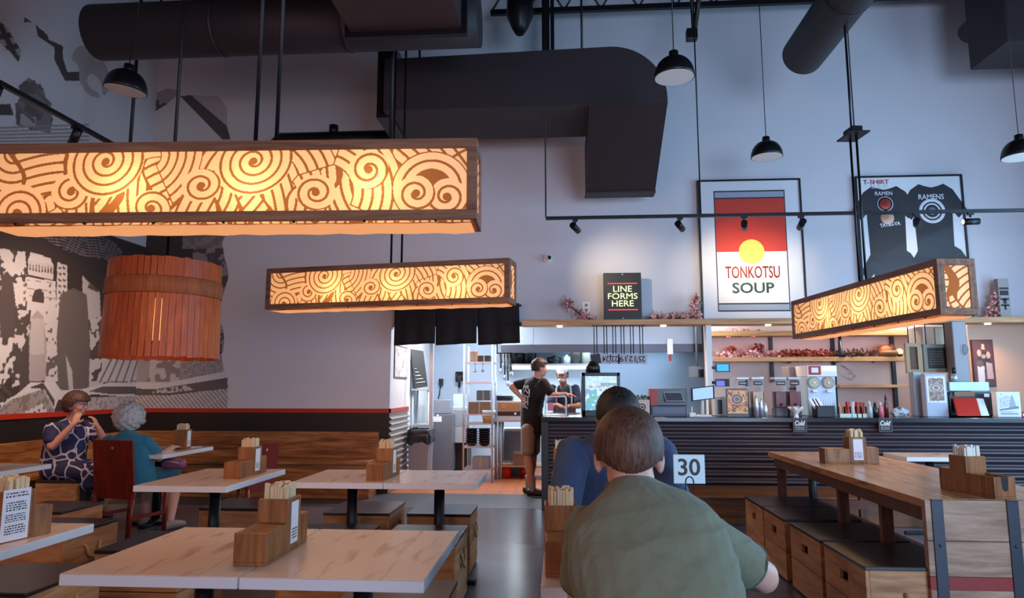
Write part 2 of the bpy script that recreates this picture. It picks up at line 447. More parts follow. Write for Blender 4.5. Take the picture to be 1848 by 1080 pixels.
# trims, wainscot
m = MB().box(LW, LW + .03, FW, BW, 1.045, 1.1); struct(m, 'trim_1', trim_red)
m = MB().box(LW + .03, -2.26, BW - .03, BW, 1.045, 1.1); struct(m, 'trim_2', trim_red)
m = MB().box(-2.28, -2.26, BW - .03, 10.2, 1.04, 1.1); struct(m, 'trim_3', trim_red)
m = MB().box(LW, LW + .015, FW, BW, 0, 1.045); struct(m, 'trim_4', wains)
m = MB().box(LW + .015, -2.28, BW - .015, BW, 0, 1.045); struct(m, 'trim_5', wains)
def corrugate(x0, x1, z0, z1, y, pitch=.076, amp=.02, axis='x'):
    """horizontal ribs; faces -y (axis x) or +x (axis y, x = y there)"""
    n = int((z1 - z0) / pitch * 8); m = MB(); V = []
    for i in range(n + 1):
        z = z0 + (z1 - z0) * i / n; d = amp * math.cos(2 * PI * (z - z0) / pitch)
        if axis == 'x': V += [(x0, y - d, z), (x1, y - d, z)]
        else: V += [(y + d, x0, z), (y + d, x1, z)]
    F = [(2 * i, 2 * i + 1, 2 * i + 3, 2 * i + 2) for i in range(n)]
    m.add(V, F, True); return m
corr_metal = M('corrugated_metal', '4c4247', 0.38, 0.55, noise=.1, nscale=6)
corr_light = M('corrugated_galvanised', 'b0a49a', 0.4, 0.5, noise=.1, nscale=6)
struct(corrugate(BW - .02, 10.2, 0.05, 1.03, -2.262, axis='y'), 'trim_6', corr_light)
# built-in benches along the two walls
t = thing('banquette', 'long wooden bench with plank backrest along the back wall under the red trim', 'bench', (-4.1, 8.9, 0), world=True)
MB().box(LW + .1, -2.4, 9.0, 9.08, .46, .8).obj('backrest', bench_wood, t, .006)
MB().box(LW + .5, -2.4, 8.55, 9.0, .42, .46).obj('seat', bench_wood, t, .006)
MB().box(LW + .5, -2.4, 8.62, 8.98, 0, .42).obj('base', bench_wood, t)
t = thing('banquette', 'long wooden bench with plank backrest along the mural wall on the left', 'bench', (LW + .3, 6.2, 0), world=True)
MB().box(LW + .02, LW + .1, 2.2, 8.99, .46, .8).obj('backrest', bench_wood_y, t, .006)
MB().box(LW + .1, LW + .38, 2.2, 8.98, .42, .46).obj('seat', bench_wood_y, t, .006)
MB().box(LW + .1, LW + .34, 2.2, 8.6, 0, .42).obj('base', bench_wood_y, t)

# ================================================================ ducts and steelwork under the ceiling
def duct_round(name, label, p0, p1, r, seam=True, hang=()):
    p0 = Vector(p0); p1 = Vector(p1)
    t = thing(name, label, 'duct', tuple((p0 + p1) / 2), world=True)
    m = MB().mat(dark_duct); m.cyl(p0, p1, r, seg=40)
    n = max(2, int((p1 - p0).length / 1.2))
    for i in range(1, n):
        q = p0.lerp(p1, i / n); d = (p1 - p0).normalized() * .02; m.cyl(q - d, q + d, r * 1.02, seg=40)
    m.obj('duct_body', dark_duct, t)
    for q in hang:
        MB().cyl((q[0], q[1], q[2]), (q[0], q[1], CEIL), .012, seg=8).obj('hanger_rod', black_metal, t)
    return t
a = atY(150, 60, 6.2)
duct_round('round_duct', 'wide dark round air duct running across above the left half of the room', (a.x + .15, 6.2, 4.95), (-.75, 6.2, 4.95), .27, hang=((-4, 6.2, 5.2), (-1.5, 6.2, 5.2)))
e = atY(1449, 100, 7.4)
duct_round('round_duct', 'dark spiral round duct hanging between two cords, ending short of the poster wall', (e.x, 7.4, e.z), (e.x, 0.2, e.z), .225, hang=((e.x, 6.6, e.z + .2), (e.x, 3, e.z + .2)))
e = atY(1748, 60, 8.6)
duct_round('round_duct', 'thin dark round duct in the upper right corner above the T-shirt poster', (e.x, 8.6, e.z), (e.x, 0.2, e.z), .135, hang=((e.x, 7.8, e.z + .1), (e.x, 3, e.z + .1)))
# square trunk coming towards the camera
t = thing('square_duct', 'dark square air trunk running overhead towards the front of the room', 'duct', (-1.2, 4, 5.6), world=True)
a = atY(632, 58, 5.6); b_ = atY(832, 54, 5.6)
m = MB().box(a.x, b_.x, 1.2, 5.6, a.z, a.z + .75)
for y in (2.2, 3.4, 4.6): m.box(a.x - .02, b_.x + .02, y, y + .04, a.z - .015, a.z + .77)
m.obj('duct_body', M('dark_duct_warm', '3a2a2a', 0.55, noise=.1, nscale=3), t)
MB().box(a.x - .05, b_.x + .05, 5.6, 5.66, a.z - .05, a.z + .8).obj('flange', black_metal, t)
for x in (a.x + .1, b_.x - .1): MB().cyl((x, 3, a.z + .75), (x, 3, CEIL), .012, seg=8).obj('hanger_rod', black_metal, t)
# big trunk with rounded elbow and slanted outlet
t = thing('elbow_duct', 'large dark duct with rounded shoulder and slanted outlet beside the hanging lamps', 'duct', (-.4, 7.9, 5.2), world=True)
xr = atY(1205, 185, 7.3).x; xl = atY(692, 185, 7.3).x; zb = atY(1205, 185, 7.3).z; zt = atY(1105, 84, 7.3).z
rr = .62
poly = [(xl, zb), (xr, zb)] + [(xr - rr + rr * math.cos(q), zt - rr + rr * math.sin(q)) for q in [PI / 2 * i / 14 for i in range(15)]] + [(xl, zt - .06)]
MB().prism(poly, .98, 1, 7.3).obj('duct_body', dark_duct, t)
zl = atY(1110, 347, 8.45).z; x0 = atY(1057, 300, 8.4).x
MB().add([(x0, 7.3, zb), (xr, 7.3, zb), (xr, 8.66, zb), (x0, 8.66, zb), (x0, 8.45, zl), (xr, 8.45, zl), (xr, 8.66, zl), (x0, 8.66, zl)],
         [(0, 1, 2, 3), (4, 7, 6, 5), (0, 4, 5, 1), (1, 5, 6, 2), (2, 6, 7, 3), (3, 7, 4, 0)]).obj('outlet', dark_duct, t)
MB().box(x0 - .008, xr + .008, 8.44, 8.67, zl - .012, zl + .012).obj('flange', dark_duct, t)
MB().box(xl - .12, xl + .06, 7.45, 8.2, zb - .02, zt + .25).obj('end_cap', black_metal, t)
for x in (xl + .3, .3): MB().cyl((x, 7.8, zt - .1), (x, 7.8, CEIL), .014, seg=8).obj('hanger_rod', black_metal, t)
t = thing('low_duct', 'dark rounded duct just above the big lantern, low on the back wall', 'duct', (-2.7, 8.6, 4.5), world=True)
q0 = atY(505, 258, 8.55); q1 = atY(705, 258, 8.55)
MB().tube([(q0.x - .12, 8.55, q0.z - .02), (q0.x, 8.55, q0.z), (q1.x + .3, 8.55, q0.z)], [.05, .13, .13], 20).obj('duct_body', black_metal, t)
MB().cyl((atY(602, 240, 8.55).x, 8.55, q0.z + .1), (atY(602, 240, 8.55).x, 8.55, q0.z + .22), .06).obj('damper_collar', black_metal, t)
MB().cyl((q1.x, 8.55, q0.z), (q1.x, 8.55, CEIL), .03, seg=8).obj('hanger_rod', black_metal, t)
for x, y, dia, lab in ((241, 7.6, .02, 'dark drop rod behind the dome lamp over the mural'), (707, 6.6, .02, 'slim dark strut running up past the end of the elbow duct')):
    p = atY(x, 180, y)
    m = MB().cyl((p.x, y, 3.4), (p.x, y, CEIL), dia, seg=12); m.cyl((p.x, y, 4.9), (p.x, y, 4.96), dia * 2.2, seg=12)
    single(m, 'drop_pipe', lab, 'pipe', black_metal, 'pipes above the lanterns')
# steel joists and conduits high on the back wall
j = thing('steel_joist', 'dark open-web steel joist high along the back wall above the elbow duct', 'joist', (1.0, 8.7, 6.6), world=True)
z = atY(1240, 10, 8.7).z
MB().box(-.9, 5.6, 8.67, 8.73, z - .035, z + .035).obj('bottom_chord', black_metal, j)
MB().box(-.9, 5.6, 8.67, 8.73, z + .4, z + .46).obj('top_chord', black_metal, j)
m = MB()
for i in range(13):
    xa = -.9 + i * .5; m.cyl((xa, 8.7, z), (xa + .25, 8.7, z + .42), .014, seg=6); m.cyl((xa + .25, 8.7, z + .42), (xa + .5, 8.7, z), .014, seg=6)
m.obj('web', black_metal, j)
for x in (-.2, 2.4, 5.0): MB().cyl((x, 8.7, z + .43), (x, 8.7, CEIL), .02, seg=6).obj('hanger_rod', black_metal, j)
for x, w in ((985, .05), (997, .025)):
    p = atY(x, 85, 8.4); single(MB().box(p.x - w, p.x + w, 8.36, 8.44, p.z - .05, CEIL), 'vertical_strut', '%s dark steel strut standing on top of the elbow duct' % ('thicker' if w > .03 else 'thinner'), 'strut', black_metal, 'struts on the elbow duct')
t = thing('stage_light', 'dark bell-shaped fitting hanging above the left part of the elbow duct', 'light fixture', (-.4, 8.0, 6.2), world=True)
p = atY(938, 35, 8.0)
MB().lathe([(.0, .3), (.16, .3), (.17, .05), (.1, -.12), (.05, -.2), (0, -.2)], (p.x, 8.0, p.z)).obj('housing', black_metal, t)
MB().cyl((p.x, 8.0, p.z + .3), (p.x, 8.0, CEIL), .02, seg=8).obj('stem', black_metal, t)
t = thing('joist_brace', 'dark slanted brace with a clamp hanging beside the large hanging lamp', 'brace', (1.9, 7.9, 6.3), world=True)
p = atY(1252, 66, 7.9); q = atY(1275, 0, 7.9)
MB().cyl((p.x, 7.9, p.z), (q.x + .1, 7.9, CEIL), .03, seg=8).obj('bar', black_metal, t)
MB().cyl((p.x, 7.9, p.z), (p.x - .03, 7.9, CEIL), .022, seg=8).obj('bar', black_metal, t)
MB().box(p.x - .09, p.x + .04, 7.85, 7.95, p.z - .05, p.z + .09).obj('clamp', black_metal, t, .01)
p = atY(1848, 50, 7.6)
t = thing('square_duct', 'dark boxy duct end at the top right edge', 'duct', (p.x, 7.6, p.z), world=True)
MB().box(atY(1818, 70, 7.6).x, p.x + .9, 7.6, 8.3, atY(1830, 74, 7.6).z, p.z + .8).obj('duct_body', dark_duct, t)
MB().cyl((p.x + .3, 7.9, p.z + .8), (p.x + .3, 7.9, CEIL), .02, seg=8).obj('hanger_rod', black_metal, t)
# ================================================================ paper lanterns with the noodle pattern
def noodle_canvas(w, h, step, seed):
    """strands of noodles: patches of parallel arcs, then sweeping bundles and spirals drawn over them"""
    c = Canvas(w, h, step, 0.0); rs = np.random.RandomState(seed); bw = .050; ln = .27
    def band(ph): return np.where(np.abs((ph % 1.0) - 0.5) < 0.5 - ln / 2, 1.0, 0.0)
    n = max(3, int(w / .16)); sx = (np.arange(n) + rs.uniform(.1, .9, n)) * w / n; sy = rs.uniform(0, h, n)
    wx = c.X + .03 * np.sin(c.Y * 21 + c.X * 4); wy = c.Y + .02 * np.sin(c.X * 15)
    D = np.stack([np.hypot(wx - a, (wy - b_) * 1.2) for a, b_ in zip(sx, sy)]); own = D.argmin(0); Ds = np.sort(D, 0)
    for k in range(n):
        R0 = rs.uniform(.22, .8); an = rs.uniform(0, 2 * PI); cx = sx[k] + R0 * math.cos(an); cy = sy[k] + R0 * math.sin(an)
        v = band(np.hypot(c.X - cx, c.Y - cy) / bw); m_ = own == k; c.a[m_] = v[m_]
    c.a[(Ds[1] - Ds[0]) < ln * bw * 1.1] = 0.0
    def ring(cx, cy, Rm, lo, a0, a1, spiral=0.0, sq=1.0, rot=0.0, dot=True):
        dx = c.X - cx; dy = c.Y - cy; u = dx * math.cos(rot) + dy * math.sin(rot); v = (-dx * math.sin(rot) + dy * math.cos(rot)) / sq
        r = np.hypot(u, v); th = np.arctan2(v, u); reg = (r < Rm) & (r > lo) & (((th - a0) % (2 * PI)) < (a1 - a0))
        val = band((Rm - r) / bw + spiral * ((th - a0) % (2 * PI)) / (2 * PI))
        if lo == 0.0 and dot: val = np.where(r < bw * .42, 0.0, val)
        e_ = reg & (np.minimum((th - a0) % (2 * PI), (a1 - a0) - (th - a0) % (2 * PI)) * r < ln * bw * .5) & (a1 - a0 < 6.2)
        c.a[reg] = val[reg]; c.a[e_] = 0.0
    for i in range(int(w / .24)):
        k = rs.randint(3, 6); Rm = bw * rs.randint(k, 9); a = rs.uniform(0, 2 * PI)
        ring(rs.uniform(0, w), rs.uniform(-.1 * h, 1.1 * h), Rm, max(0, Rm - bw * k), a, a + rs.uniform(1.2, 2.6), 0, rs.uniform(.8, 1), rs.uniform(0, PI), False)
    m_ = int(w / .27); xs = (np.arange(m_) + .5) * (w - .4 if w > 1 else w) / m_
    for i in rs.permutation(m_):
        y = ((i * .37 + rs.uniform(-.1, .1)) % 1.0 * 1.1 - .05) * h; k = rs.choice([2, 2, 3, 4])
        ring(xs[i] + rs.uniform(-.05, .05), y, bw * k, 0, rs.uniform(0, 6), 100, rs.choice([-1, 1]), rs.uniform(.85, 1), rs.uniform(-.6, .6))
    if w > 1:          # the double curl at one end
        ex = w - .175; ey = h * .36
        q_ = np.hypot(c.X - ex, (c.Y - ey) / .95); ring(ex, ey, bw * 3.9, 0, -9, 100, 0, .95, 0, False); q_ = q_ < bw * 1.9; c.a[q_] = 0.0
        ring(ex + bw * 1.55, ey - bw * .9, bw * 1.9, 0, 2.4, 100, -1, .95, .3); ring(ex - bw * 1.5, ey - bw * .55, bw * 1.9, 0, .6, 100, 1, .95, -.2)
    p = np.pad(c.a, 1, 'edge'); c.a = (p[:-2, 1:-1] + p[2:, 1:-1] + p[1:-1, :-2] + p[1:-1, 2:] + 2 * c.a) / 6
    return c.a
def paper_mat():
    m = bpy.data.materials.new('lantern_paper'); m.use_nodes = True; nt = m.node_tree; nt.nodes.clear(); N = nt.nodes.new; L = nt.links.new
    out = N('ShaderNodeOutputMaterial'); a = N('ShaderNodeAttribute'); a.attribute_name = 'ink'
    cr = N('ShaderNodeValToRGB'); e = cr.color_ramp.elements
    e[0].position = .35; e[0].color = srgb('9c7450'); e[1].position = .65; e[1].color = srgb('fff0d2')
    L(a.outputs['Fac'], cr.inputs['Fac'])
    t = N('ShaderNodeBsdfTranslucent'); d = N('ShaderNodeBsdfDiffuse'); mx = N('ShaderNodeMixShader'); mx.inputs[0].default_value = .35
    L(cr.outputs[0], t.inputs[0]); L(cr.outputs[0], d.inputs[0]); L(t.outputs[0], mx.inputs[1]); L(d.outputs[0], mx.inputs[2])
    em = N('ShaderNodeEmission'); em.inputs[1].default_value = PAPER_GLOW
    mt = N('ShaderNodeMix'); mt.data_type = 'RGBA'; mt.blend_type = 'MULTIPLY'; mt.inputs[0].default_value = 1; L(cr.outputs[0], mt.inputs[6]); mt.inputs[7].default_value = (1, .58, .30, 1)
    L(mt.outputs[2], em.inputs[0]); ad = N('ShaderNodeAddShader'); L(mx.outputs[0], ad.inputs[0]); L(em.outputs[0], ad.inputs[1]); L(ad.outputs[0], out.inputs[0])
    return m
PAPER_GLOW = 0.32
paper = paper_mat()
lining, nt, b = new_mat('lantern_lining'); b.inputs['Base Color'].default_value = srgb('f0b184'); b.inputs['Roughness'].default_value = .8
b.inputs['Emission Color'].default_value = (1, .42, .16, 1); b.inputs['Emission Strength'].default_value = .55
lan_wood = WOOD('lantern_wood', '6b4632', '9c7052', (0.6, 8, 8), 0.55)
LL, LH, LD, FR = 2.5, .41, .28, .05
PW, PH = LL - 2 * FR, LH - 2 * FR
ink_front = noodle_canvas(PW, PH, .0030, 5)
ink_end = noodle_canvas(LD - .09, PH, .0032, 9)
def lantern_proto():
    t = thing('paper_lantern', 'x', 'lantern', (0, 0, 0), group='noodle-pattern lanterns')
    m = MB(); h2 = LL / 2; d2 = LD / 2
    for y in (-d2, d2 - .022):
        m.box(-h2, h2, y, y + .022, 0, FR); m.box(-h2, h2, y, y + .022, LH - FR, LH)
        m.box(-h2, -h2 + FR, y, y + .022, FR, LH - FR); m.box(h2 - FR, h2, y, y + .022, FR, LH - FR)
    for x in (-h2, h2 - .022):
        m.box(x, x + .022, -d2 + .022, d2 - .022, 0, FR); m.box(x, x + .022, -d2 + .022, d2 - .022, LH - FR, LH)
        m.box(x, x + .022, -d2 + .022, -d2 + .05, FR, LH - FR); m.box(x, x + .022, d2 - .05, d2 - .022, FR, LH - FR)
    m.obj('frame', lan_wood, t, .003)
    inked_grid('paper_panel', (-h2 + FR, -d2 + .012, FR), (PW, 0, 0), (0, 0, PH), ink_front, t, paper)
    o = inked_grid('paper_panel', (h2 - FR, d2 - .012, FR), (-PW, 0, 0), (0, 0, PH), ink_front, t, paper)
    w = LD - .1
    inked_grid('paper_panel', (h2 - .012, -w / 2, FR), (0, w, 0), (0, 0, PH), ink_end, t, paper)
    inked_grid('paper_panel', (-h2 + .012, w / 2, FR), (0, -w, 0), (0, 0, PH), ink_end, t, paper)
    m = MB(); n = 24
    V = []
    for i in range(n + 1):
        x = -h2 + .03 + (LL - .06) * i / n; s = -.02 - .014 * math.sin(i * 1.3) ** 2
        V += [(x, -d2 + .03, -.004 + s * .3), (x, d2 - .03, s * .5)]
    m.add(V, [(2 * i, 2 * i + 1, 2 * i + 3, 2 * i + 2) for i in range(n)], True)
    m.obj('paper_lining', lining, t)
    MB().box(-h2 + .02, h2 - .02, -d2 + .02, d2 - .02, LH - .012, LH - .004).obj('top_board', lan_wood, t)
    m = MB()
    for i in range(7):
        x = -h2 + .2 + i * (LL - .4) / 6; m.ell((x, -d2 + .012, -.004), (.008, .008, .006), 8, 6)
    m.obj('fixing_screw', black_metal, t)
    for i in range(3): point('bulb', ((i - 1) * .62 + .12, 0, LH * .44), LANTERN_W, (1.0, .60, .22), .03, t)
    l = area('lantern_downlight', (0, 0, -.05), (0, 0, -1), LL - .2, LD - .08, LANTERN_DOWN, (1.0, .56, .28)); l.parent = t
    l = area('lantern_back_light', (0, d2 + .03, LH / 2), (0, 5, LH / 2 - 1.2), PW, PH, 7, (1.0, .46, .26)); l.parent = t
    return t
LANTERN_W = 1.3; LANTERN_DOWN = 8.0
lan = lantern_proto()
def hang(t, dx, zc, top, along=True, sp=.055):
    """two rods up to a small junction box at height zc, and a cord from there to the ceiling"""
    z0 = t.location.z
    for s in (-sp, sp): MB().cyl((dx + s, 0, LH - .02), (dx + s, 0, zc - z0), .011, seg=8).obj('hanging_rod', black_metal, t)
    MB().box(dx - .085, dx + .085, -.05, .05, zc - z0, zc - z0 + .07).box(dx - .14, dx + .14, -.09, .09, zc - z0 - .012, zc - z0 + .004).obj('junction_box', black_metal, t, .006)
    MB().tube([(dx - .02, 0, zc - z0 + .05), (dx - .035, .01, zc - z0 + .5), (dx - .02, 0, top - z0)], .011, 8).obj('power_cord', black_plastic, t)
    MB().cyl((dx + .03, 0, zc - z0 + .05), (dx + .03, 0, top - z0), .006, seg=6).obj('support_cable', black_metal, t)
LA = dup(lan, (-.40 - LL / 2 * math.cos(R(2)), 3.34 - LL / 2 * math.sin(R(2)), 2.19), R(2), 'largest paper lantern with glowing noodle swirls, cut off by the left edge of the picture')
hang(LA, .14, 5.2, CEIL)
LB = dup(lan, ((-.42 - 2.9) / 2, 6.46, 2.15), R(-9.5), 'smaller paper lantern with glowing noodle swirls above the black doorway curtain')
hang(LB, .08, 5.0, CEIL)
pc = atY(1690, 520, 5.05)
LC = lan; lan.location = (2.72 + .04, 5.05 + LL / 2 + .02, 1.90); lan.rotation_euler = (0, 0, R(-90 + 5))
lan['label'] = 'paper lantern hanging end-on above the long high table before the posters'
hang(LC, -.02, 3.72, CEIL)

# ================================================================ dome pendant lamps
def dome(label, p, r=.175, tilt=(0, 0)):
    t = thing('pendant_lamp', label, 'lamp', tuple(p), group='black dome pendant lamps')
    t.rotation_euler = (tilt[0], tilt[1], 0)
    prof = []
    for i in range(13):
        a = PI / 2 * i / 12; prof.append((r * math.cos(a) ** .8 if i < 12 else .0, r * 1.08 * math.sin(a)))
    outer = [(x, z) for x, z in prof if x > .045] + [(.045, r * .9)]
    MB().lathe(outer + [(.04, r * .88)] + [(x * .96, z * .95 - .001) for x, z in outer[::-1]], closed=True, seg=32).obj('lamp_shade', black_metal, t)
    inner = [(x * .95, z * .94 - .002) for x, z in outer]
    MB().lathe(inner[:-1] + [(.0, r * .84)], seg=32).obj('shade_lining', M('lamp_white_lining', 'efece6', .5), t)
    MB().cyl((0, 0, r * .86), (0, 0, r * .86 + .09), .045, .04, seg=20).obj('lamp_holder', black_metal, t)
    MB().ell((0, 0, r * .45), (.045, .045, .06)).obj('bulb', M('frosted_bulb', 'f4efe2', .3), t)
    point('bulb_light', (0, 0, r * .2), 4.5, (1, .93, .85), .04, t)
    MB().cyl((0, 0, r * .86 + .09), (0, 0, CEIL - p[2]), .005, seg=6).obj('cord', black_plastic, t)
    return t
p = atY(1217, 140, 5.75); dome('black dome pendant lamp beside the rounded shoulder of the big duct', p)
p = atY(1384, 284, 7.7); dome('black dome pendant lamp hanging straight above the red and white framed poster', p)
p = atY(1842, 284, 7.2); dome('black dome pendant lamp at the right edge above the cardboard sign', p)
p = atY(226, 164, 5.5); dome('black dome pendant lamp hanging below the wide round duct on the left', p, .175, (.05, .12))

# ================================================================ track lights
def spot_head(t, x, y, z, aim, sideways=False):
    h = MB(); d = (Vector(aim) - Vector((x, y, z - .09))).normalized()
    c = Vector((x, y, z - .10))
    h.cyl(c - d * .085, c + d * .085, .036, seg=20); h.cyl((x, y, z - .05), (x, y, z), .012, seg=8); h.box(x - .03, x + .03, y - .02, y + .02, z - .025, z)
    o = h.obj('spot_head', black_metal, t)
    MB().cyl(c + d * .0852, c + d * .0856, .028, seg=20).obj('lens', EMIT('spot_lens', 'ffe6b8', 2.0), t)
    return c + d * .09, d
TY = 7.6
z = atY(1230, 393, TY).z
t = thing('track_light', 'long black track with spotlights hanging in front of the posters', 'track light', (1.5, TY, z), world=True)
x0 = atY(985, 398, TY).x
MB().box(x0, 6.5, TY - .018, TY + .018, z, z + .036).obj('track_rail', black_metal, t)
for xx in (985, 1265): MB().cyl((atY(xx, 390, TY).x, TY, z + .03), (atY(xx, 390, TY).x, TY, CEIL), .008, seg=6).obj('support_cable', black_metal, t)
MB().cyl((5.9, TY, z + .03), (5.9, TY, CEIL), .008, seg=6).obj('support_cable', black_metal, t)
for xx, aim, wv in ((1038, (1123, 500), 55), (1227, (1300, 500), 40), (1343, (1345, 480), 50), (1446, (1395, 500), 40), (1654, (1655, 470), 34), (1752, None, 0)):
    X = atY(xx, 400, TY).x
    tg = tuple(atY(aim[0], aim[1], BW)) if aim else (X - 1, TY - .05, z - .12)
    c, d = spot_head(t, X, TY, z, tg)
    if wv:
        l = spot('spot_beam', c, tg, wv, (1.0, .80, .55), 62, 1.0, .03); l.parent = t; l.location = Vector(c) - Vector(t['_w'])
t = thing('track_light', 'black track with spotlights running along the mural wall', 'track light', (-4.3, 5.0, 3.7), world=True)
q0 = atY(-60, 122, 4.3); 
q1 = Vector((q0.x, 6.3, q0.z))
# the rail runs straight down the room, so both ends share x and z
MB().box(q0.x - .018, q0.x + .018, 3.6, 7.2, q0.z, q0.z + .036).obj('track_rail', black_metal, t)
for y in (3.8, 6.9): MB().cyl((q0.x, y, q0.z + .03), (q0.x, y, CEIL), .008, seg=6).obj('support_cable', black_metal, t)
for y, wv in ((4.55, 30), (5.4, 30), (6.5, 36)):
    tg = (LW, y + 1.1, 1.7)
    c, d = spot_head(t, q0.x, y, q0.z, tg)
    l = spot('spot_beam', c, tg, wv * 4.0, (1.0, .70, .50), 80, .9, .02); l.parent = t; l.location = Vector(c) - Vector(t['_w'])

# ================================================================ wooden bucket lamp
by = 5.3; pl = atY(190, 640, by); pr = atY(392, 640, by); br = (pr.x - pl.x) / 2 * .93
bz0 = atY(290, 643, by - br).z; bz1 = atY(290, 459, by - br).z
t = thing('bucket_lamp', 'big wooden slatted tub lamp with a rope band hanging before the mural', 'lamp', ((pl.x + pr.x) / 2, by, bz0))
H_ = bz1 - bz0
slat_m = WOOD('cedar_slats', '963f16', 'c4602a', (6, 6, .8), 0.5)
m = MB(); ns = 56
for i in range(ns):
    a = 2 * PI * i / ns; w = PI * br / ns * (.93 if not (-2.1 < a - 2 * PI < -1.1) else .85); c_, s_ = math.cos(a), math.sin(a)
    rt, rb = br * .955, br
    for_top = []
    V = []
    jit = random.uniform(-.006, .006)
    for (r, zz) in ((rb, 0 + jit), (rt, H_ + jit)):
        for (rad, tw) in ((r, -w), (r, w), (r - .022, w), (r - .022, -w)):
            V.append((c_ * rad - s_ * tw, s_ * rad + c_ * tw, zz))
    m.add(V, [(0, 1, 2, 3), (4, 7, 6, 5), (0, 4, 5, 1), (1, 5, 6, 2), (2, 6, 7, 3), (3, 7, 4, 0)])
m.obj('slat_barrel', slat_m, t)
MB().lathe([(br * .968, H_ * .63), (br * .995, H_ * .64), (br * .99, H_ * .80), (br * .962, H_ * .81)], seg=48, closed=True).obj('rope_band', WOOD('rope_band', '8a4a22', 'b0683a', (8, 8, 1), .7), t)
MB().lathe([(br * .96, H_ * .12), (br * .972, H_ * .12), (br * .97, H_ * .15), (br * .96, H_ * .15)], seg=48, closed=True).obj('inner_hoop', black_metal, t)
MB().lathe([(0, H_ * .92), (br * .93, H_ * .92), (br * .93, H_ * .94), (0, H_ * .94)], seg=40).obj('top_disc', slat_m, t)
MB().cyl((0, 0, H_ * .2), (0, 0, H_ * .62), .13, seg=20).obj('bulb', EMIT('warm_bulb', 'ffb060', 2.2), t)
point('bulb_light', (0, 0, .25), 16, (1, .6, .28), .1, t)
MB().cyl((0, 0, H_ * .9), (0, 0, CEIL - bz0), .014, seg=8).obj('hanging_rod', black_metal, t)
MB().cyl((0, 0, 4.9 - bz0), (0, 0, 4.97 - bz0), .05, seg=12).obj('ceiling_hook', black_metal, t)
# ================================================================ white pedestal tables
table_white, nt, b = new_mat('white_table_laminate')
_n = nt.nodes.new('ShaderNodeTexNoise'); _n.inputs['Scale'].default_value = 1.5; _n.inputs['Detail'].default_value = 7; _n.inputs['Distortion'].default_value = 1.2
_tc = nt.nodes.new('ShaderNodeTexCoord'); _mp = nt.nodes.new('ShaderNodeMapping'); _mp.inputs['Scale'].default_value = (6, 1.2, 1)
nt.links.new(_tc.outputs['Object'], _mp.inputs[0]); nt.links.new(_mp.outputs[0], _n.inputs['Vector'])
_cr = nt.nodes.new('ShaderNodeValToRGB'); e = _cr.color_ramp.elements; e[0].position = .28; e[0].color = srgb('b08a6c'); e[1].position = .42; e[1].color = srgb('d5c3b4'); 
nt.links.new(_n.outputs['Fac'], _cr.inputs[0]); nt.links.new(_cr.outputs[0], b.inputs['Base Color']); b.inputs['Roughness'].default_value = .26
TZ = .74
def table_proto():
    t = thing('pedestal_table', 'x', 'table', group='white pedestal tables')
    MB().box(-.318, .318, -.39, .39, TZ - .04, TZ - .003).obj('edge_band', M('white_table_edge', 'dde2e8', .35, noise=.03, nscale=8), t, .002)
    MB().box(-.3165, .3165, -.3885, .3885, TZ - .003, TZ).obj('tabletop', table_white, t, .001)
    MB().cyl((0, 0, .03), (0, 0, TZ - .05), .038, seg=20).obj('pedestal', black_metal, t)
    m = MB(); m.box(-.2, .2, -.2, .2, TZ - .052, TZ - .04); m.obj('top_plate', black_metal, t)
    m = MB(); m.box(-.27, .27, -.04, .04, 0, .03); m.box(-.04, .04, -.19, .19, 0, .03); m.cyl((0, 0, .03), (0, 0, .06), .07, .05, 20); m.obj('base', black_metal, t, .006)
    return t
tp = table_proto(); first = [True]
def table(cx, y0, y1, label, z=0):
    t = tp if first[0] else dup(tp)
    first[0] = False
    t.location = (cx, (y0 + y1) / 2, z); t['label'] = label
    s = (y1 - y0) / .78
    t.scale = (1, s, 1)
    return t
table(-1.419, 2.35, 3.15, 'white pedestal table with the big chopstick caddy, left one of the nearest pair')
table(-.777, 2.35, 3.15, 'white pedestal table beside the aisle, right one of the nearest pair')
table(-1.517, 4.65, 5.39, 'white pedestal table of the second row, left one of the middle pair')
table(-.877, 4.65, 5.39, 'white pedestal table of the second row beside the aisle, before the kitchen doorway')
table(-2.49, 4.42, 5.38, 'white pedestal table with a caddy behind the foreground pair, left of the middle pair')
table(-2.53, 2.46, 3.20, 'white pedestal table cut by the left edge of the picture, with the menu card caddy')
table(-4.62, 4.86, 5.62, 'white pedestal table at the left edge in front of the woman in the patterned dress')
table(-4.12, 6.42, 7.38, 'white pedestal table where the two women sit')
table(.25, 2.31, 3.09, 'white pedestal table the man in the green shirt leans on')
table(.25, 4.65, 5.40, 'white pedestal table in the aisle row behind the man in blue')
table(2.42, 6.70, 7.17, 'white pedestal table behind the far end of the high table, left of two')
table(3.52, 6.70, 7.17, 'white pedestal table behind the high table, right of two')

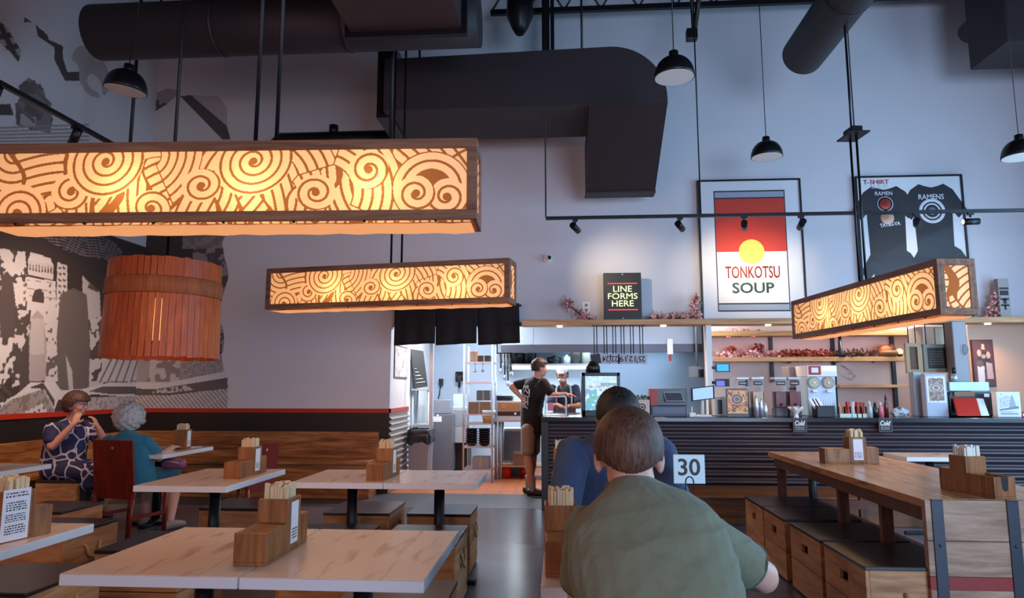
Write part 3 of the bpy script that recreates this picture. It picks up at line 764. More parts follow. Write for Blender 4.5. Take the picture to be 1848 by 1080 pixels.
# ================================================================ crate stools
stool_side = WOOD('crate_wood', '96623c', 'cc9868', (0.7, 6, 6), .5)
stool_end = WOOD('crate_wood_end', '96623c', 'cc9868', (6, .7, 6), .5)
stool_top = M('dark_stool_top', '2e2422', .3, noise=.12, nscale=4)
rope = M('rope', 'b28a5c', .8, bump=.3, nscale=90)
def crate_proto(slot):
    t = thing('crate_stool', 'x', 'stool', group='slotted crate stools at the high table' if slot else 'crate stools with rope handles')
    w, d, h = .25, .26, .44
    m = MB(); th = .02
    # hollow crate: four panels of two boards each, gaps show the dark inside
    for z0, z1 in ((.012, .205), (.211, h - .022)):
        m.box(-w + th, w - th, -d, -d + th, z0, z1)
    m.obj('end_panel', stool_side, t, .002)
    m = MB()
    for z0, z1 in ((.012, .205), (.211, h - .022)): m.box(-w + th, w - th, d - th, d, z0, z1)
    m.obj('end_panel', stool_side, t, .002)
    for s in (-1, 1):
        m = MB()
        x0, x1 = (w - th, w) if s > 0 else (-w, -w + th)
        m.box(x0, x1, -d, d, .012, .205)
        if slot:      # hand slot in the upper board
            m.box(x0, x1, -d, -.05, .211, h - .022); m.box(x0, x1, .05, d, .211, h - .022)
            m.box(x0, x1, -.05, .05, .211, .29); m.box(x0, x1, -.05, .05, .345, h - .022)
        else: m.box(x0, x1, -d, d, .211, h - .022)
        m.obj('side_panel', stool_end, t, .002)
    MB().box(-w - .004, w + .004, -d - .004, d + .004, h - .022, h).obj('seat', stool_top, t, .004)
    MB().box(-w + th, w - th, -d + th, d - th, .0, .03).obj('floor_board', stool_side, t)
    if not slot:
        for s in (1, -1):
            MB().tube([(s * (w - .004), -.075, .33), (s * (w + .012), -.07, .325), (s * (w + .02), -.05, .265), (s * (w + .022), 0, .235), (s * (w + .02), .05, .265), (s * (w + .012), .07, .325), (s * (w - .004), .075, .33)], .011, 8).obj('rope_handle', rope, t)
    else:
        MB().tube([(-.07, -d + .004, .30), (-.065, -d - .02, .29), (0, -d - .026, .24), (.065, -d - .02, .29), (.07, -d + .004, .30)], .011, 8).obj('rope_handle', rope, t)
    return t
cp = crate_proto(False); cs = crate_proto(True); used = {}
def crate(x0, x1, y0, y1, label, slot=False, rz=0):
    src = cs if slot else cp
    t = dup(src) if used.get(slot) else src
    used[slot] = True
    t.location = ((x0 + x1) / 2, (y0 + y1) / 2, 0); t['label'] = label; t.rotation_euler = (0, 0, rz)
    t.scale = (abs(x1 - x0) / .508, abs(y1 - y0) / .528, 1)
for i, (a, b_) in enumerate(((3.885, 4.47), (4.52, 5.09), (5.2, 5.72), (5.74, 6.26))):
    crate(1.60, 2.15, a, b_, ('nearest crate stool with a rope handle on its front, at the high table', 'second crate stool from the front at the high table', 'third crate stool from the front at the high table', 'farthest crate stool at the high table, next to the counter plinth')[i], True)
crate(-1.16, -.675, 5.22, 5.68, 'crate stool on the far side of the second-row table by the aisle')
crate(-1.13, -.64, 4.27, 4.82, 'crate stool on the near side of the second-row table by the aisle')
crate(-1.0, -.51, 2.98, 3.48, 'crate stool tucked under the far side of the nearest right-hand table')
crate(-1.80, -1.29, 5.22, 5.76, 'crate stool on the far side of the second-row table with a caddy')
crate(-1.76, -1.25, 4.27, 4.80, 'crate stool on the near side of the second-row table with a caddy')
crate(-2.85, -2.33, 5.35, 5.85, 'crate stool in front of the red chair by the back bench')
crate(-2.72, -2.2, 3.95, 4.5, 'crate stool right behind the nearest left-hand table')
crate(-2.98, -2.46, 3.12, 3.65, 'crate stool at the bottom left behind the cut-off table')
crate(-1.68, -1.17, 2.06, 2.52, 'crate stool pushed under the front of the nearest left-hand table')
crate(-3.72, -3.2, 4.35, 4.9, 'crate stool in the left aisle behind the cut-off table')
crate(-4.3, -3.8, 5.1, 5.6, 'crate stool beside the far left table near the red chair')
crate(0.0, .5, 1.5, 2.0, 'crate stool the man in the green shirt sits on')
crate(0.05, .55, 3.28, 3.8, 'crate stool the man in the blue shirt sits on')
crate(-3.3, -2.8, 2.05, 2.5, 'crate stool at the near side of the cut-off left table')

# ================================================================ chopstick caddies
cad_wood = WOOD('caddy_wood', '6e3f1e', 'a46e3e', (7, 7, .8), .42)
chop_mat = M('bamboo', 'dcc49a', .6, noise=.12, nscale=30)
wrap_mat = M('paper_wrapped_chopsticks', 'e4e2d4', .7)
card_mat = M('white_card', 'e9e9ee', .5)
ink_mat = M('dark_print', '2a2a34', .6)
red_ink = M('red_print', 'b22a26', .6)
def fold_text_lines(m, x, y0, y1, z0, z1, n, face, seedv=1):
    """rows of small printed dashes on a card; face = '+x' or '-y'"""
    rs = random.Random(seedv); dz = (z1 - z0) / n
    for i in range(n):
        z = z0 + (i + .5) * dz; a = y0
        while a < y1 - .004:
            w = rs.uniform(.003, .012); e_ = min(a + w, y1)
            if face == '+x': m.add([(x, a, z - dz * .25), (x, e_, z - dz * .25), (x, e_, z + dz * .25), (x, a, z + dz * .25)], [(0, 1, 2, 3)])
            else: m.add([(a, x, z - dz * .25), (e_, x, z - dz * .25), (e_, x, z + dz * .25), (a, x, z + dz * .25)], [(0, 1, 2, 3)])
            a = e_ + rs.uniform(.002, .006)
def caddy(label, x, y, z, rz=0, card='plain', tall_only=False, sticks=chop_mat, notch=False, n_st=36, seedv=1):
    """front (low box) faces -y in its own space; card on the +x side of the tall box"""
    t = thing('chopstick_caddy', label, 'chopstick caddy', (x, y, z), rz, 'wooden chopstick caddies')
    rs = random.Random(seedv); w = .062
    if not tall_only:
        m = MB(); m.box(-w, w, -.21, -.02, 0, .012); m.box(-w, w, -.21, -.198, .012, .115); m.box(-w, -w + .01, -.198, -.02, .012, .115); m.box(w - .01, w, -.198, -.02, .012, .115)
        if notch: m.box(-w + .01, w - .01, -.198, -.02, .05, .06)
        else: m.box(-w + .004, w - .004, -.204, -.02, .105, .117)
        m.obj('napkin_box', cad_wood, t, .003)
        if notch: MB().add([(-.02, -.2112, .115), (.02, -.2112, .115), (.016, -.2112, .05), (0, -.2112, .038), (-.016, -.2112, .05)], [(0, 1, 2, 3, 4)]).obj('finger_notch', black_paint, t)
    m = MB(); m.box(-w, w, -.02, .11, 0, .01)
    for (a, b_, c, d) in ((-w, w, -.02, -.01), (-w, w, .10, .11), (-w, -w + .01, -.01, .10), (w - .01, w, -.01, .10)): m.box(a, b_, c, d, .01, .205)
    m.obj('chopstick_box', cad_wood, t, .003)
    if not tall_only:
        m = MB().box(-w + .002, w - .002, .11, .20, 0, .125); m.obj('rear_block', cad_wood, t, .003)
    for i in range(n_st):
        sx = -w + .014 + (2 * w - .028) * ((i % 9) + .5) / 9 + rs.uniform(-.002, .002); sy = .0 + .09 * ((i // 9) + .5) / 4 + rs.uniform(-.006, .006)
        h = .255 + rs.uniform(-.008, .012)
        MB().box(sx - .0048, sx + .0048, sy - .009, sy + .009, .02, h).obj('chopstick_pair', sticks, t)
    if card:
        q = .070
        c = MB().box(w + .0005, w + .002, .045 - .036, .045 + .036, .030, .19)
        if card == 'menu': c = MB().box(w + .0005, w + .003, -.035, .085, .005, .215)
        co = c.obj('table_card', card_mat, t)
        m = MB(); X = w + .0026
        if card == 'menu':
            X = w + .0036
            for k, (z0, z1) in enumerate(((.125, .165), (.08, .115), (.03, .07))): fold_text_lines(m, X, -.02, .07, z0, z1, 4, '+x', seedv + k)
        else:
            fold_text_lines(m, X, .018, .072, .045, .09, 4, '+x', seedv)
        m.obj('printed_lines', ink_mat, co)
        if card == 'menu':
            m = MB(); fold_text_lines(m, w + .0036, -.025, .075, .18, .205, 2, '+x', 5); m.obj('printed_heading', M('purple_print', '6a2c50', .6), co)
    return t
caddy('large chopstick caddy on the nearest pair of white tables', -1.125, 2.70, TZ, 0, seedv=1)
caddy('chopstick caddy on the second-row tables before the kitchen doorway', -1.27, 4.95, TZ, R(-3), seedv=2)
caddy('chopstick caddy on the table in front of the back bench and red chair', -2.31, 4.99, TZ, R(-2), seedv=3)
caddy('small chopstick caddy on the table of the two women', -3.95, 6.98, TZ, R(4), tall_only=True, seedv=4)
caddy('chopstick caddy with a printed menu card at the left edge', -2.36, 2.80, TZ, R(-12), 'menu', seedv=5)
caddy('chopstick caddy left of the man in the green shirt', .0, 2.63, TZ, R(2), None, seedv=6)
caddy('chopstick caddy on the far aisle table left of the man in blue', .01, 5.02, TZ, 0, None, seedv=7)
HZ = .79
caddy('chopstick caddy with a blue lit card near the far end of the high table', 2.27, 5.66, HZ, R(-90), seedv=8)
caddy('chopstick caddy with a notched napkin box near the front of the high table', 2.33, 4.12, HZ, R(10), None, sticks=wrap_mat, notch=True, seedv=9)

# ================================================================ long high table
hw_top = WOOD('high_table_wood', '9a6a48', 'd6a678', (6, .7, 6), .25)
hw_end = WOOD('high_table_end', '86664e', 'b8967a', (.9, 6, 7), .45)
strap = M('steel_strap', '3c3f46', .4, .7)
t = thing('communal_table', 'long wooden communal table with steel straps and a red band on its end panel', 'table', (2.33, 5.2, 0), world=True)
X0, X1, Y0, Y1 = 1.92, 2.78, 3.86, 6.62
m = MB()
nb = 5
for i in range(nb):
    a = X0 + (X1 - X0) * i / nb; m.box(a + .0015, a + (X1 - X0) / nb - .0015, Y0 + .041, Y1, HZ - .045, HZ)
m.obj('tabletop', hw_top, t, .003)
m = MB()
zz = [0, .16, .335, .40, .58, HZ]
for k in range(5):
    if k != 2: m.box(X0, X1, Y0, Y0 + .04, zz[k] + (.0015 if k else 0), zz[k + 1] - .0015)
m.obj('end_panel', hw_end, t, .002)
MB().box(X0 - .001, X1 + .001, Y0 - .001, Y0 + .041, .335, .40).obj('red_band', M('red_band_paint', '8e2a22', .5, noise=.15), t)
for xx in (X0 + .03, X0 + .41): 
    m = MB(); m.box(xx, xx + .058, Y0 - .008, Y0 - .001, 0, HZ - .004); m.box(xx, xx + .058, Y0 - .008, Y0 + .01, HZ - .004, HZ + .003); m.ell((xx + .029, Y0 - .009, .56), (.009, .005, .009), 8, 6)
    m.obj('steel_strap', strap, t, .001)
for yy in (4.495, 5.145, 6.5):
    for xx in (X0 + .08, X1 - .08):
        MB().box(xx - .035, xx + .035, yy - .022, yy + .022, 0, HZ - .12).obj('leg', WOOD('dark_frame_wood', '4a2a18', '6e4428', (6, 6, .8), .5), t, .003)
m = MB(); m.box(X0 + .045, X0 + .085, Y0 + .04, Y1 - .03, HZ - .13, HZ - .045); m.box(X1 - .085, X1 - .045, Y0 + .04, Y1 - .03, HZ - .13, HZ - .045); m.box(X0 + .06, X1 - .06, Y1 - .06, Y1 - .03, HZ - .13, HZ - .045)
m.obj('apron', _mats['dark_frame_wood'], t)
m = MB(); m.box(X0 + .35, X0 + .40, Y0 + .04, Y1 - .1, .30, .38); m.box(X0 + .3, X1 - .05, 4.47, 4.53, .30, .38); m.box(X0 + .05, X1 - .05, 6.47, 6.53, .30, .38)
m.obj('stretcher', M('red_brown_rail', '6e3420', .5, noise=.15), t)

# ================================================================ red wooden chairs
chair_red = WOOD('red_stained_wood', '5a150e', '7c2116', (6, 6, .8), .35)
def red_chair(label, loc, rz, zt=.90, w=.21):
    t = thing('dining_chair', label, 'chair', loc, rz, 'red wooden chairs')      # faces +y
    MB().box(-w, w, -.2, .22, .425, .455).obj('seat', chair_red, t, .008)
    m = MB()
    m.add([(-w, -.205, .36), (w, -.205, .36), (w, -.185, .36), (-w, -.185, .36), (-w, -.265, zt), (w, -.265, zt), (w, -.245, zt), (-w, -.245, zt)], [(0, 1, 2, 3), (4, 7, 6, 5), (0, 4, 5, 1), (1, 5, 6, 2), (2, 6, 7, 3), (3, 7, 4, 0)])
    m.obj('backrest', chair_red, t, .006)
    MB().box(-.012, .012, -.258, -.252, zt - .085, zt - .035).obj('hand_slot', M('chair_slot_edge', '9a8a86', .5), t)
    for sx in (-1, 1):
        MB().tube([(sx * (w - .02), .19, 0), (sx * (w - .02), .19, .43)], .02, 8).obj('leg', chair_red, t)
        MB().tube([(sx * (w - .02), -.23, 0), (sx * (w - .02), -.19, .43)], .02, 8).obj('leg', chair_red, t)
        MB().box(sx * (w - .02) - .01, sx * (w - .02) + .01, -.2, .19, .18, .21).obj('stretcher', chair_red, t)
    return t
red_chair('red wooden chair the white-haired woman in teal sits on', (-4.07, 6.40, 0), R(-14), w=.24)
red_chair('red wooden chair half hidden behind the caddy by the back bench', (-3.15, 6.75, 0), R(78), .84)

# ================================================================ service counter
CF, CX0, CX1, CZ = 7.96, -.2, RW - .02, 1.045
t = thing('service_counter', 'long service counter faced in dark corrugated metal with a black top', 'counter', (3.0, 8.4, 0), world=True)
corrugate(CX0 + .05, CX1, .0, CZ - .05, CF, pitch=.083).obj('corrugated_front', corr_metal, t)
m = MB().box(CX0 + .03, CX1, CF + .03, 8.62, 0, CZ - .05); m.box(CX0 + .03, .75, 8.62, 9.35, 0, CZ - .05); m.obj('body', black_paint, t)
m = MB().box(CX0 - .02, CX1, CF - .05, 8.68, CZ - .05, CZ); m.box(CX0 - .02, .78, 8.68, 9.4, CZ - .05, CZ); m.obj('countertop', M('black_countertop', '1c1a20', .22, noise=.1), t, .005)
MB().box(CX0 - .02, CX0 + .06, CF - .03, CF + .06, 0, CZ - .05).obj('corner_post', black_paint, t, .004)
MB().box(.35, CX1, 7.25, CF - .03, 0, .27).obj('foot_plinth', WOOD('plinth_wood', '4a2c18', '80512e', (.5, 6, 7), .45), t, .005)
MB().box(.35, CX1, 7.21, CF - .03, .27, .29).obj('plinth_top', WOOD('plinth_top_wood', '5a351c', '94602f', (.5, 6, 7), .4), t, .003)
t = thing('poster_ledge', 'long wooden ledge under the posters above the counter', 'ledge', (3.0, 8.95, LEDGE_Z), world=True)
lx0 = atY(941, 590, 8.8).x
ledge_wood = WOOD('ledge_wood', 'b07644', 'e2b27c', (.4, 6, 7), .5)
MB().box(lx0, RW - .02, 8.8, BW - .002, LEDGE_Z - .02, LEDGE_Z + .05).obj('ledge_board', ledge_wood, t, .004)
for xx in (1010, 1198, 1388, 1787):
    p = atY(xx, 594, 8.86)
    MB().cyl((p.x, 8.9, LEDGE_Z - .035), (p.x, 8.9, LEDGE_Z - .02), .035, seg=20).obj('puck_light', EMIT('puck_glow', 'ffe0a8', 8.0), t)
    l = spot('puck_beam', (p.x, 8.9, LEDGE_Z - .04), (p.x, 8.95, 0), 30, (1, .56, .30), 140, .8, .03); l.parent = t; l.location = Vector(l.location) - Vector(t['_w'])
# ================================================================ black doorway curtain
t = thing('doorway_curtain', 'short black split curtain hanging over the kitchen doorway', 'curtain', (-1.3, 9.0, 2.0), world=True)
cloth_black = M('black_cloth', '120d10', .85, bump=.1, nscale=60)
cy_ = 8.98
xs = [atY(x, 600, cy_).x for x in (712, 786, 861, 937)]
zt_ = atY(800, 553, cy_).z; zb_ = atY(800, 622, cy_).z
MB().cyl((xs[0] - .03, cy_, zt_), (xs[-1] + .03, cy_, zt_), .016, seg=10).obj('curtain_rod', black_metal, t)
for k in range(3):
    a, b_ = xs[k] + (.005 if k else 0), xs[k + 1] - (.005 if k < 2 else 0)
    n, r = 16, 8; V = []; F = []
    for j in range(r + 1):
        for i in range(n + 1):
            f = j / r; x = a + (b_ - a) * i / n
            V.append((x + (.012 * f if k == 2 else 0), cy_ - .02 + .018 * f * math.sin(i * .9 + k), zt_ + .03 - (zt_ + .03 - zb_) * f - .012 * f * math.cos(i / n * PI)))
    for j in range(r):
        for i in range(n): F.append((j * (n + 1) + i, j * (n + 1) + i + 1, (j + 1) * (n + 1) + i + 1, (j + 1) * (n + 1) + i))
    o = MB().add(V, F, True).obj('curtain_panel', cloth_black, t); s_ = o.modifiers.new('thick', 'SOLIDIFY'); s_.thickness = .004
for x in (xs[0] + .05, xs[-1] - .05): MB().box(x - .015, x + .015, cy_, BW, zt_ - .02, zt_ + .02).obj('rod_bracket', black_metal, t)

# ================================================================ framed posters standing on the ledge
PY = 9.05
def framed(name, label, x0, y0, x1, y1, Y, backing, cat='poster'):
    a = atY(x0, y0, Y); b_ = atY(x1, y1, Y); zb = LEDGE_Z + .052; zt = a.z; xl, xr = a.x, b_.x
    t = thing(name, label, cat, ((xl + xr) / 2, Y, zb), world=True)
    f = .022
    MB().box(xl + f * .5, xr - f * .5, Y, Y + .02, zb + f * .5, zt - f * .5).obj('print', backing, t)
    m = MB(); m.box(xl, xl + f, Y - .02, Y + .03, zb, zt); m.box(xr - f, xr, Y - .02, Y + .03, zb, zt); m.box(xl + f, xr - f, Y - .02, Y + .03, zb, zb + f); m.box(xl + f, xr - f, Y - .02, Y + .03, zt - f, zt)
    m.obj('picture_frame', black_metal, t)
    MB().box(xl + f, xr - f, Y - .008, Y - .006, zb + f, zt - f).obj('acrylic_sheet', acrylic, t)
    return t, xl, xr, zb, zt
def acr():
    m = bpy.data.materials.new('acrylic'); m.use_nodes = True; nt = m.node_tree; nt.nodes.clear(); N = nt.nodes.new
    o = N('ShaderNodeOutputMaterial'); g = N('ShaderNodeBsdfGlossy'); g.inputs['Roughness'].default_value = .08; tr = N('ShaderNodeBsdfTransparent'); f = N('ShaderNodeFresnel'); f.inputs[0].default_value = 1.12
    x = N('ShaderNodeMixShader'); nt.links.new(f.outputs[0], x.inputs[0]); nt.links.new(tr.outputs[0], x.inputs[1]); nt.links.new(g.outputs[0], x.inputs[2]); nt.links.new(x.outputs[0], o.inputs[0]); return m
acrylic = acr()
paper_white = M('poster_white', 'd9d9de', .6)
t, xl, xr, zb, zt = framed('framed_poster', 'tall framed red and white poster reading TONKOTSU SOUP with a yellow disc', 1258, 326, 1458, 580, PY, paper_white)
W_, H_ = xr - xl, zt - zb
def pr(u, v): return xl + u * W_, zb + v * H_
poster_red = M('poster_red', 'c9301a', .5); poster_grey = M('poster_grey', '9aa0ae', .5); poster_gold = M('poster_gold', 'e8cf55', .5); poster_green = M('poster_green', '4e6a58', .5); poster_ink = M('poster_ink', '23262e', .5); poster_cream = M('poster_cream', 'e6e3e0', .6)
def flat(name, mat, pts, d, parent):
    m = MB(); m.prism([pr(*p) for p in pts], .001, 1, PY - d); return m.obj(name, mat, parent)
flat('printed_panel', poster_ink, [(.155, .06), (.845, .06), (.845, .92), (.155, .92)], .0015, t)
flat('printed_panel', poster_cream, [(.165, .12), (.835, .12), (.835, .86), (.165, .86)], .003, t)
flat('printed_panel', poster_red, [(.165, .48), (.835, .48), (.835, .86), (.165, .86)], .0045, t)
flat('printed_panel', poster_grey, [(.165, .87), (.835, .87), (.835, .91), (.165, .91)], .003, t)
flat('printed_panel', poster_grey, [(.165, .07), (.835, .07), (.835, .11), (.165, .11)], .003, t)
c_ = pr(.5, .48)
MB().cyl((c_[0], PY - .006, c_[1]), (c_[0], PY - .004, c_[1]), .165, seg=40).obj('printed_disc', poster_gold, t)
x, z = pr(.5, .335); text_obj('TONKOTSU', 'lettering', poster_red, (x, PY - .006, z), .52 * W_, .085 * H_, parent=t, bold=.01)
x, z = pr(.5, .225); text_obj('SOUP', 'lettering', poster_green, (x, PY - .006, z), .40 * W_, .075 * H_, parent=t, bold=.02)
t, xl, xr, zb, zt = framed('framed_poster', 'tall framed poster of four dark T-shirts under the words T-SHIRT SHOP', 1542, 319, 1758, 580, PY, paper_white)
W_, H_ = xr - xl, zt - zb
shirt_ink = M('shirt_print_dark', '1d1820', .6); shirt_light = M('shirt_print_light', 'cfd2dd', .6); shirt_red = M('shirt_print_red', 'b0473c', .6)
def tee(u, v, s, back=False):
    P = [(-.10, .16), (-.17, .12), (-.27, -.02), (-.20, -.08), (-.155, -.03), (-.145, -.33), (.145, -.33), (.155, -.03), (.20, -.08), (.27, -.02), (.17, .12), (.10, .16), (.05, .145), (0, .135), (-.05, .145)]
    flat('printed_shirt', shirt_ink, [(u + p[0] * s, v + p[1] * s * .87) for p in P], .0015 + .0005 * (u > .4) + .001 * (v < .5), t)
tee(.27, .765, 1.16); tee(.71, .775, 1.16); tee(.29, .34, 1.08); tee(.74, .35, 1.16)
x, z = pr(.12, .958); text_obj('T-', 'lettering', shirt_ink, (x - .02, PY - .004, z), .07, .06, parent=t, bold=.01)
x, z = pr(.23, .958); text_obj('SHIRT', 'lettering', red_ink, (x, PY - .004, z), .24, .06, parent=t, bold=.01)
x, z = pr(.23, .925); text_obj('SHOP', 'lettering', shirt_light, (x, PY - .004, z), .22, .05, parent=t, bold=.01)
x, z = pr(.70, .845); text_obj('RAMENS', 'lettering', shirt_light, (x, PY - .006, z), .32, .07, parent=t, bold=.008)
def ring(u, v, r0, r1, mat):
    x, z = pr(u, v); m = MB(); m.lathe([(r0, -.001), (r1, -.001), (r1, .001), (r0, .001)], (x, PY - .005, z), 40, Matrix.Rotation(PI / 2, 3, 'X'), closed=True); m.obj('printed_emblem', mat, t)
ring(.70, .745, .125, .165, shirt_light); ring(.70, .745, .085, .105, shirt_light); ring(.70, .745, .0, .05, M('shirt_print_mid', '8b8fa4', .6))
ring(.27, .80, .0, .09, shirt_red); ring(.27, .80, .075, .1, shirt_light); ring(.28, .70, .0, .085, M('shirt_print_cream', 'd8b49a', .6))
x, z = pr(.26, .875); text_obj('RAMEN', 'lettering', shirt_light, (x, PY - .008, z), .22, .05, parent=t, bold=.006)
x, z = pr(.30, .655); text_obj('TATSU-YA', 'lettering', shirt_light, (x, PY - .008, z), .26, .05, rot=(PI / 2, -.12, 0), parent=t, bold=.03)
x, z = pr(.84, .33); text_obj('RA', 'lettering', shirt_light, (x, PY - .006, z), .1, .12, parent=t, bold=.02)

# ---------------------------------------------------------------- LINE FORMS HERE sign
a = atY(1089, 493, 8.86); b_ = atY(1159, 581, 8.86); zb = LEDGE_Z + .052
t = thing('queue_sign', 'black upright sign with glowing words LINE FORMS HERE standing on the ledge', 'sign', ((a.x + b_.x) / 2, 8.9, zb), world=True)
MB().box(a.x, b_.x, 8.86, 8.93, zb, a.z).obj('sign_panel', black_paint, t, .004)
cx = (a.x + b_.x) / 2; hh = a.z - zb
glow = EMIT('sign_glow_green', 'dcf0a0', 1.5); glow_red = EMIT('sign_glow_red', 'ff4a3a', 1.1)
for k, (w_, s) in enumerate((('LINE', .24), ('FORMS', .38), ('HERE', .28))):
    text_obj(w_, 'lettering', glow, (cx, 8.857, zb + hh * (.655 - k * .155)), s, hh * .125, parent=t, bold=0.0)
for f in (.21, .77): MB().box(cx - .19, cx + .19, 8.856, 8.86, zb + hh * f - .006, zb + hh * f + .006).obj('glowing_line', glow_red, t)
for f in (.03, .965): MB().ell((cx, 8.858, zb + hh * f), (.01, .005, .01), 10, 6).obj('fixing_screw', steel, t)

# ---------------------------------------------------------------- small wall fittings
p = atY(989, 467, BW)
t = thing('security_camera', 'small white dome security camera on the bare wall under the track', 'camera', (p.x, BW, p.z), world=True)
MB().cyl((p.x, BW - .04, p.z), (p.x, BW, p.z), .06, seg=24).obj('mount', white_plastic, t)
MB().ell((p.x + .012, BW - .055, p.z), (.05, .05, .05)).obj('body', white_plastic, t)
MB().ell((p.x + .02, BW - .09, p.z - .003), (.028, .024, .028)).obj('lens', black_plastic, t)
p = atY(1058, 556, BW)
t = thing('wall_outlet', 'white electrical outlet plate on the wall left of the glowing sign', 'outlet', (p.x, BW, p.z), world=True)
MB().box(p.x - .05, p.x + .05, BW - .012, BW, p.z - .08, p.z + .08).obj('plate', white_plastic, t, .004)
for dz in (-.03, .035): MB().box(p.x - .02, p.x + .02, BW - .016, BW - .01, p.z + dz - .018, p.z + dz + .018).obj('socket', M('socket_grey', '77757a', .5), t)

# ---------------------------------------------------------------- blossom branches
twig = M('blossom_twig', '4a2c22', .7); petal = M('blossom_pink', 'e0a5a0', .6, noise=.2, nscale=40); leafm = M('autumn_leaf', 'a8462e', .6, noise=.25, nscale=30); berry = M('red_bloom', '9a2c24', .5)
def blossom(name, label, pts, spread, n, seed, mats=(petal, twig), size=.02, group=None, cat='branch'):
    """pts: centre line of the spray in world space"""
    rs = random.Random(seed); t = thing(name, label, cat, tuple(pts[0]), world=True, group=group)
    m = MB(); m.tube(pts, .007, 6)
    cl = MB()
    L = len(pts) - 1
    for i in range(n):
        f = rs.random() * L; k = min(int(f), L - 1); b0 = Vector(pts[k]).lerp(Vector(pts[k + 1]), f - k)
        d = Vector((rs.gauss(0, 1), rs.gauss(0, .6), rs.gauss(.25, .8))); d = d.normalized() * spread * rs.uniform(.2, 1)
        e_ = b0 + d
        if i % 3 == 0: m.tube([b0, e_], .0035, 4)
        rot = Euler((rs.uniform(0, 6), rs.uniform(0, 6), rs.uniform(0, 6))).to_matrix()
        for q in range(5):
            an = 2 * PI * q / 5; u = Vector((math.cos(an), math.sin(an), .25)); v = Vector((-math.sin(an), math.cos(an), 0)) * .45
            cl.add([e_, e_ + rot @ ((u * .6 + v) * size), e_ + rot @ (u * size), e_ + rot @ ((u * .6 - v) * size)], [(0, 1, 2, 3)])
    m.obj('twigs', mats[1], t); o = cl.obj('blossoms', mats[0], t, fix=False); o['kind'] = 'stuff'
    return t
Lz = LEDGE_Z + .06
def pp(x, y, Y=8.95): return tuple(atY(x, y, Y))
blossom('blossom_branch', 'pink artificial blossom spray on the ledge left of the glowing sign', [pp(1076, 579), pp(1050, 572), pp(1030, 553), pp(1024, 545)], .10, 150, 1, group='blossom sprays on the ledge')
blossom('blossom_branch', 'pink artificial blossom spray between the glowing sign and the red poster', [pp(1172, 574), pp(1205, 575), pp(1240, 574), pp(1258, 570)], .10, 260, 2, group='blossom sprays on the ledge')
blossom('blossom_branch', 'upright pink blossom spray climbing the left edge of the red poster', [pp(1258, 578), pp(1252, 555), pp(1258, 535)], .08, 120, 3, group='blossom sprays on the ledge')
blossom('blossom_branch', 'pink blossom spray between the two framed posters', [pp(1476, 578), pp(1500, 572), pp(1535, 576)], .08, 120, 4, group='blossom sprays on the ledge')
blossom('blossom_branch', 'pink blossom spray beside the cardboard sign at the right end of the ledge', [pp(1780, 578), pp(1796, 560), pp(1803, 535)], .10, 150, 5, group='blossom sprays on the ledge')
t = thing('cardboard_sign', 'upright cardboard strip with dark lettering standing at the right end of the ledge', 'sign', (atY(1813, 575, 8.92).x, 8.92, Lz - .008), world=True)
a = atY(1800, 503, 8.9); b_ = atY(1826, 576, 8.9)
MB().box(a.x, b_.x, 8.9, 8.98, Lz - .008, a.z).obj('board', M('cardboard', 'a8a09a', .8, noise=.1), t)
cxs = (a.x + b_.x) / 2; m = MB()
for f, w, h in ((.74, .055, .012), (.62, .05, .03), (.46, .05, .012), (.40, .02, .03), (.30, .05, .012), (.24, .012, .03)): zc = Lz + (a.z - Lz) * f; m.box(cxs - w, cxs + w, 8.897, 8.901, zc - h, zc + h)
m.obj('printed_marks', ink_mat, t)

# ================================================================ upside-down table number stands hanging under the ledge
for i, (xx, num) in enumerate(((1075, '21'), (1093, '24'), (1109, '22'), (1124, '19'), (1141, '12'), (1158, '25'))):
    p = atY(xx, 640, 8.86)
    t = thing('table_number', 'white table number card %s on a black wire stand hanging upside down under the ledge' % num if i else 'dark-faced table number card hanging first in the row under the ledge', 'table number', (p.x, 8.86, LEDGE_Z - .02), world=True, group='table numbers hanging under the ledge')
    zc = p.z; zz = LEDGE_Z - .02
    m = MB(); m.box(p.x - .05, p.x + .05, 8.81, 8.91, zz - .008, zz); m.obj('base', black_metal, t)
    m = MB(); m.cyl((p.x - .018, 8.86, zz - .005), (p.x - .018, 8.86, zc - .01), .006, seg=6); m.cyl((p.x + .018, 8.86, zz - .005), (p.x + .018, 8.86, zc - .01), .006, seg=6); m.obj('wire_stand', black_metal, t)
    sl = R((-8, 6, 0, 2, -3, 5)[i])
    m = MB().box(-.062, .062, -.003, .003, -.062, .062); o = m.obj('number_card', M('number_card_grey', 'b7b9c4', .5) if i else black_paint, t)
    o.location = Vector((p.x, 8.853, zc - .06)) - Vector(t['_w']); o.rotation_euler = (0, sl, 0); o.data.transform(Matrix.Translation(Vector(t['_w'])))
    if i: text_obj(num, 'number', ink_mat, (p.x, 8.848, zc - .06), .085, .075, (PI / 2, PI, 0), t, bold=.01)

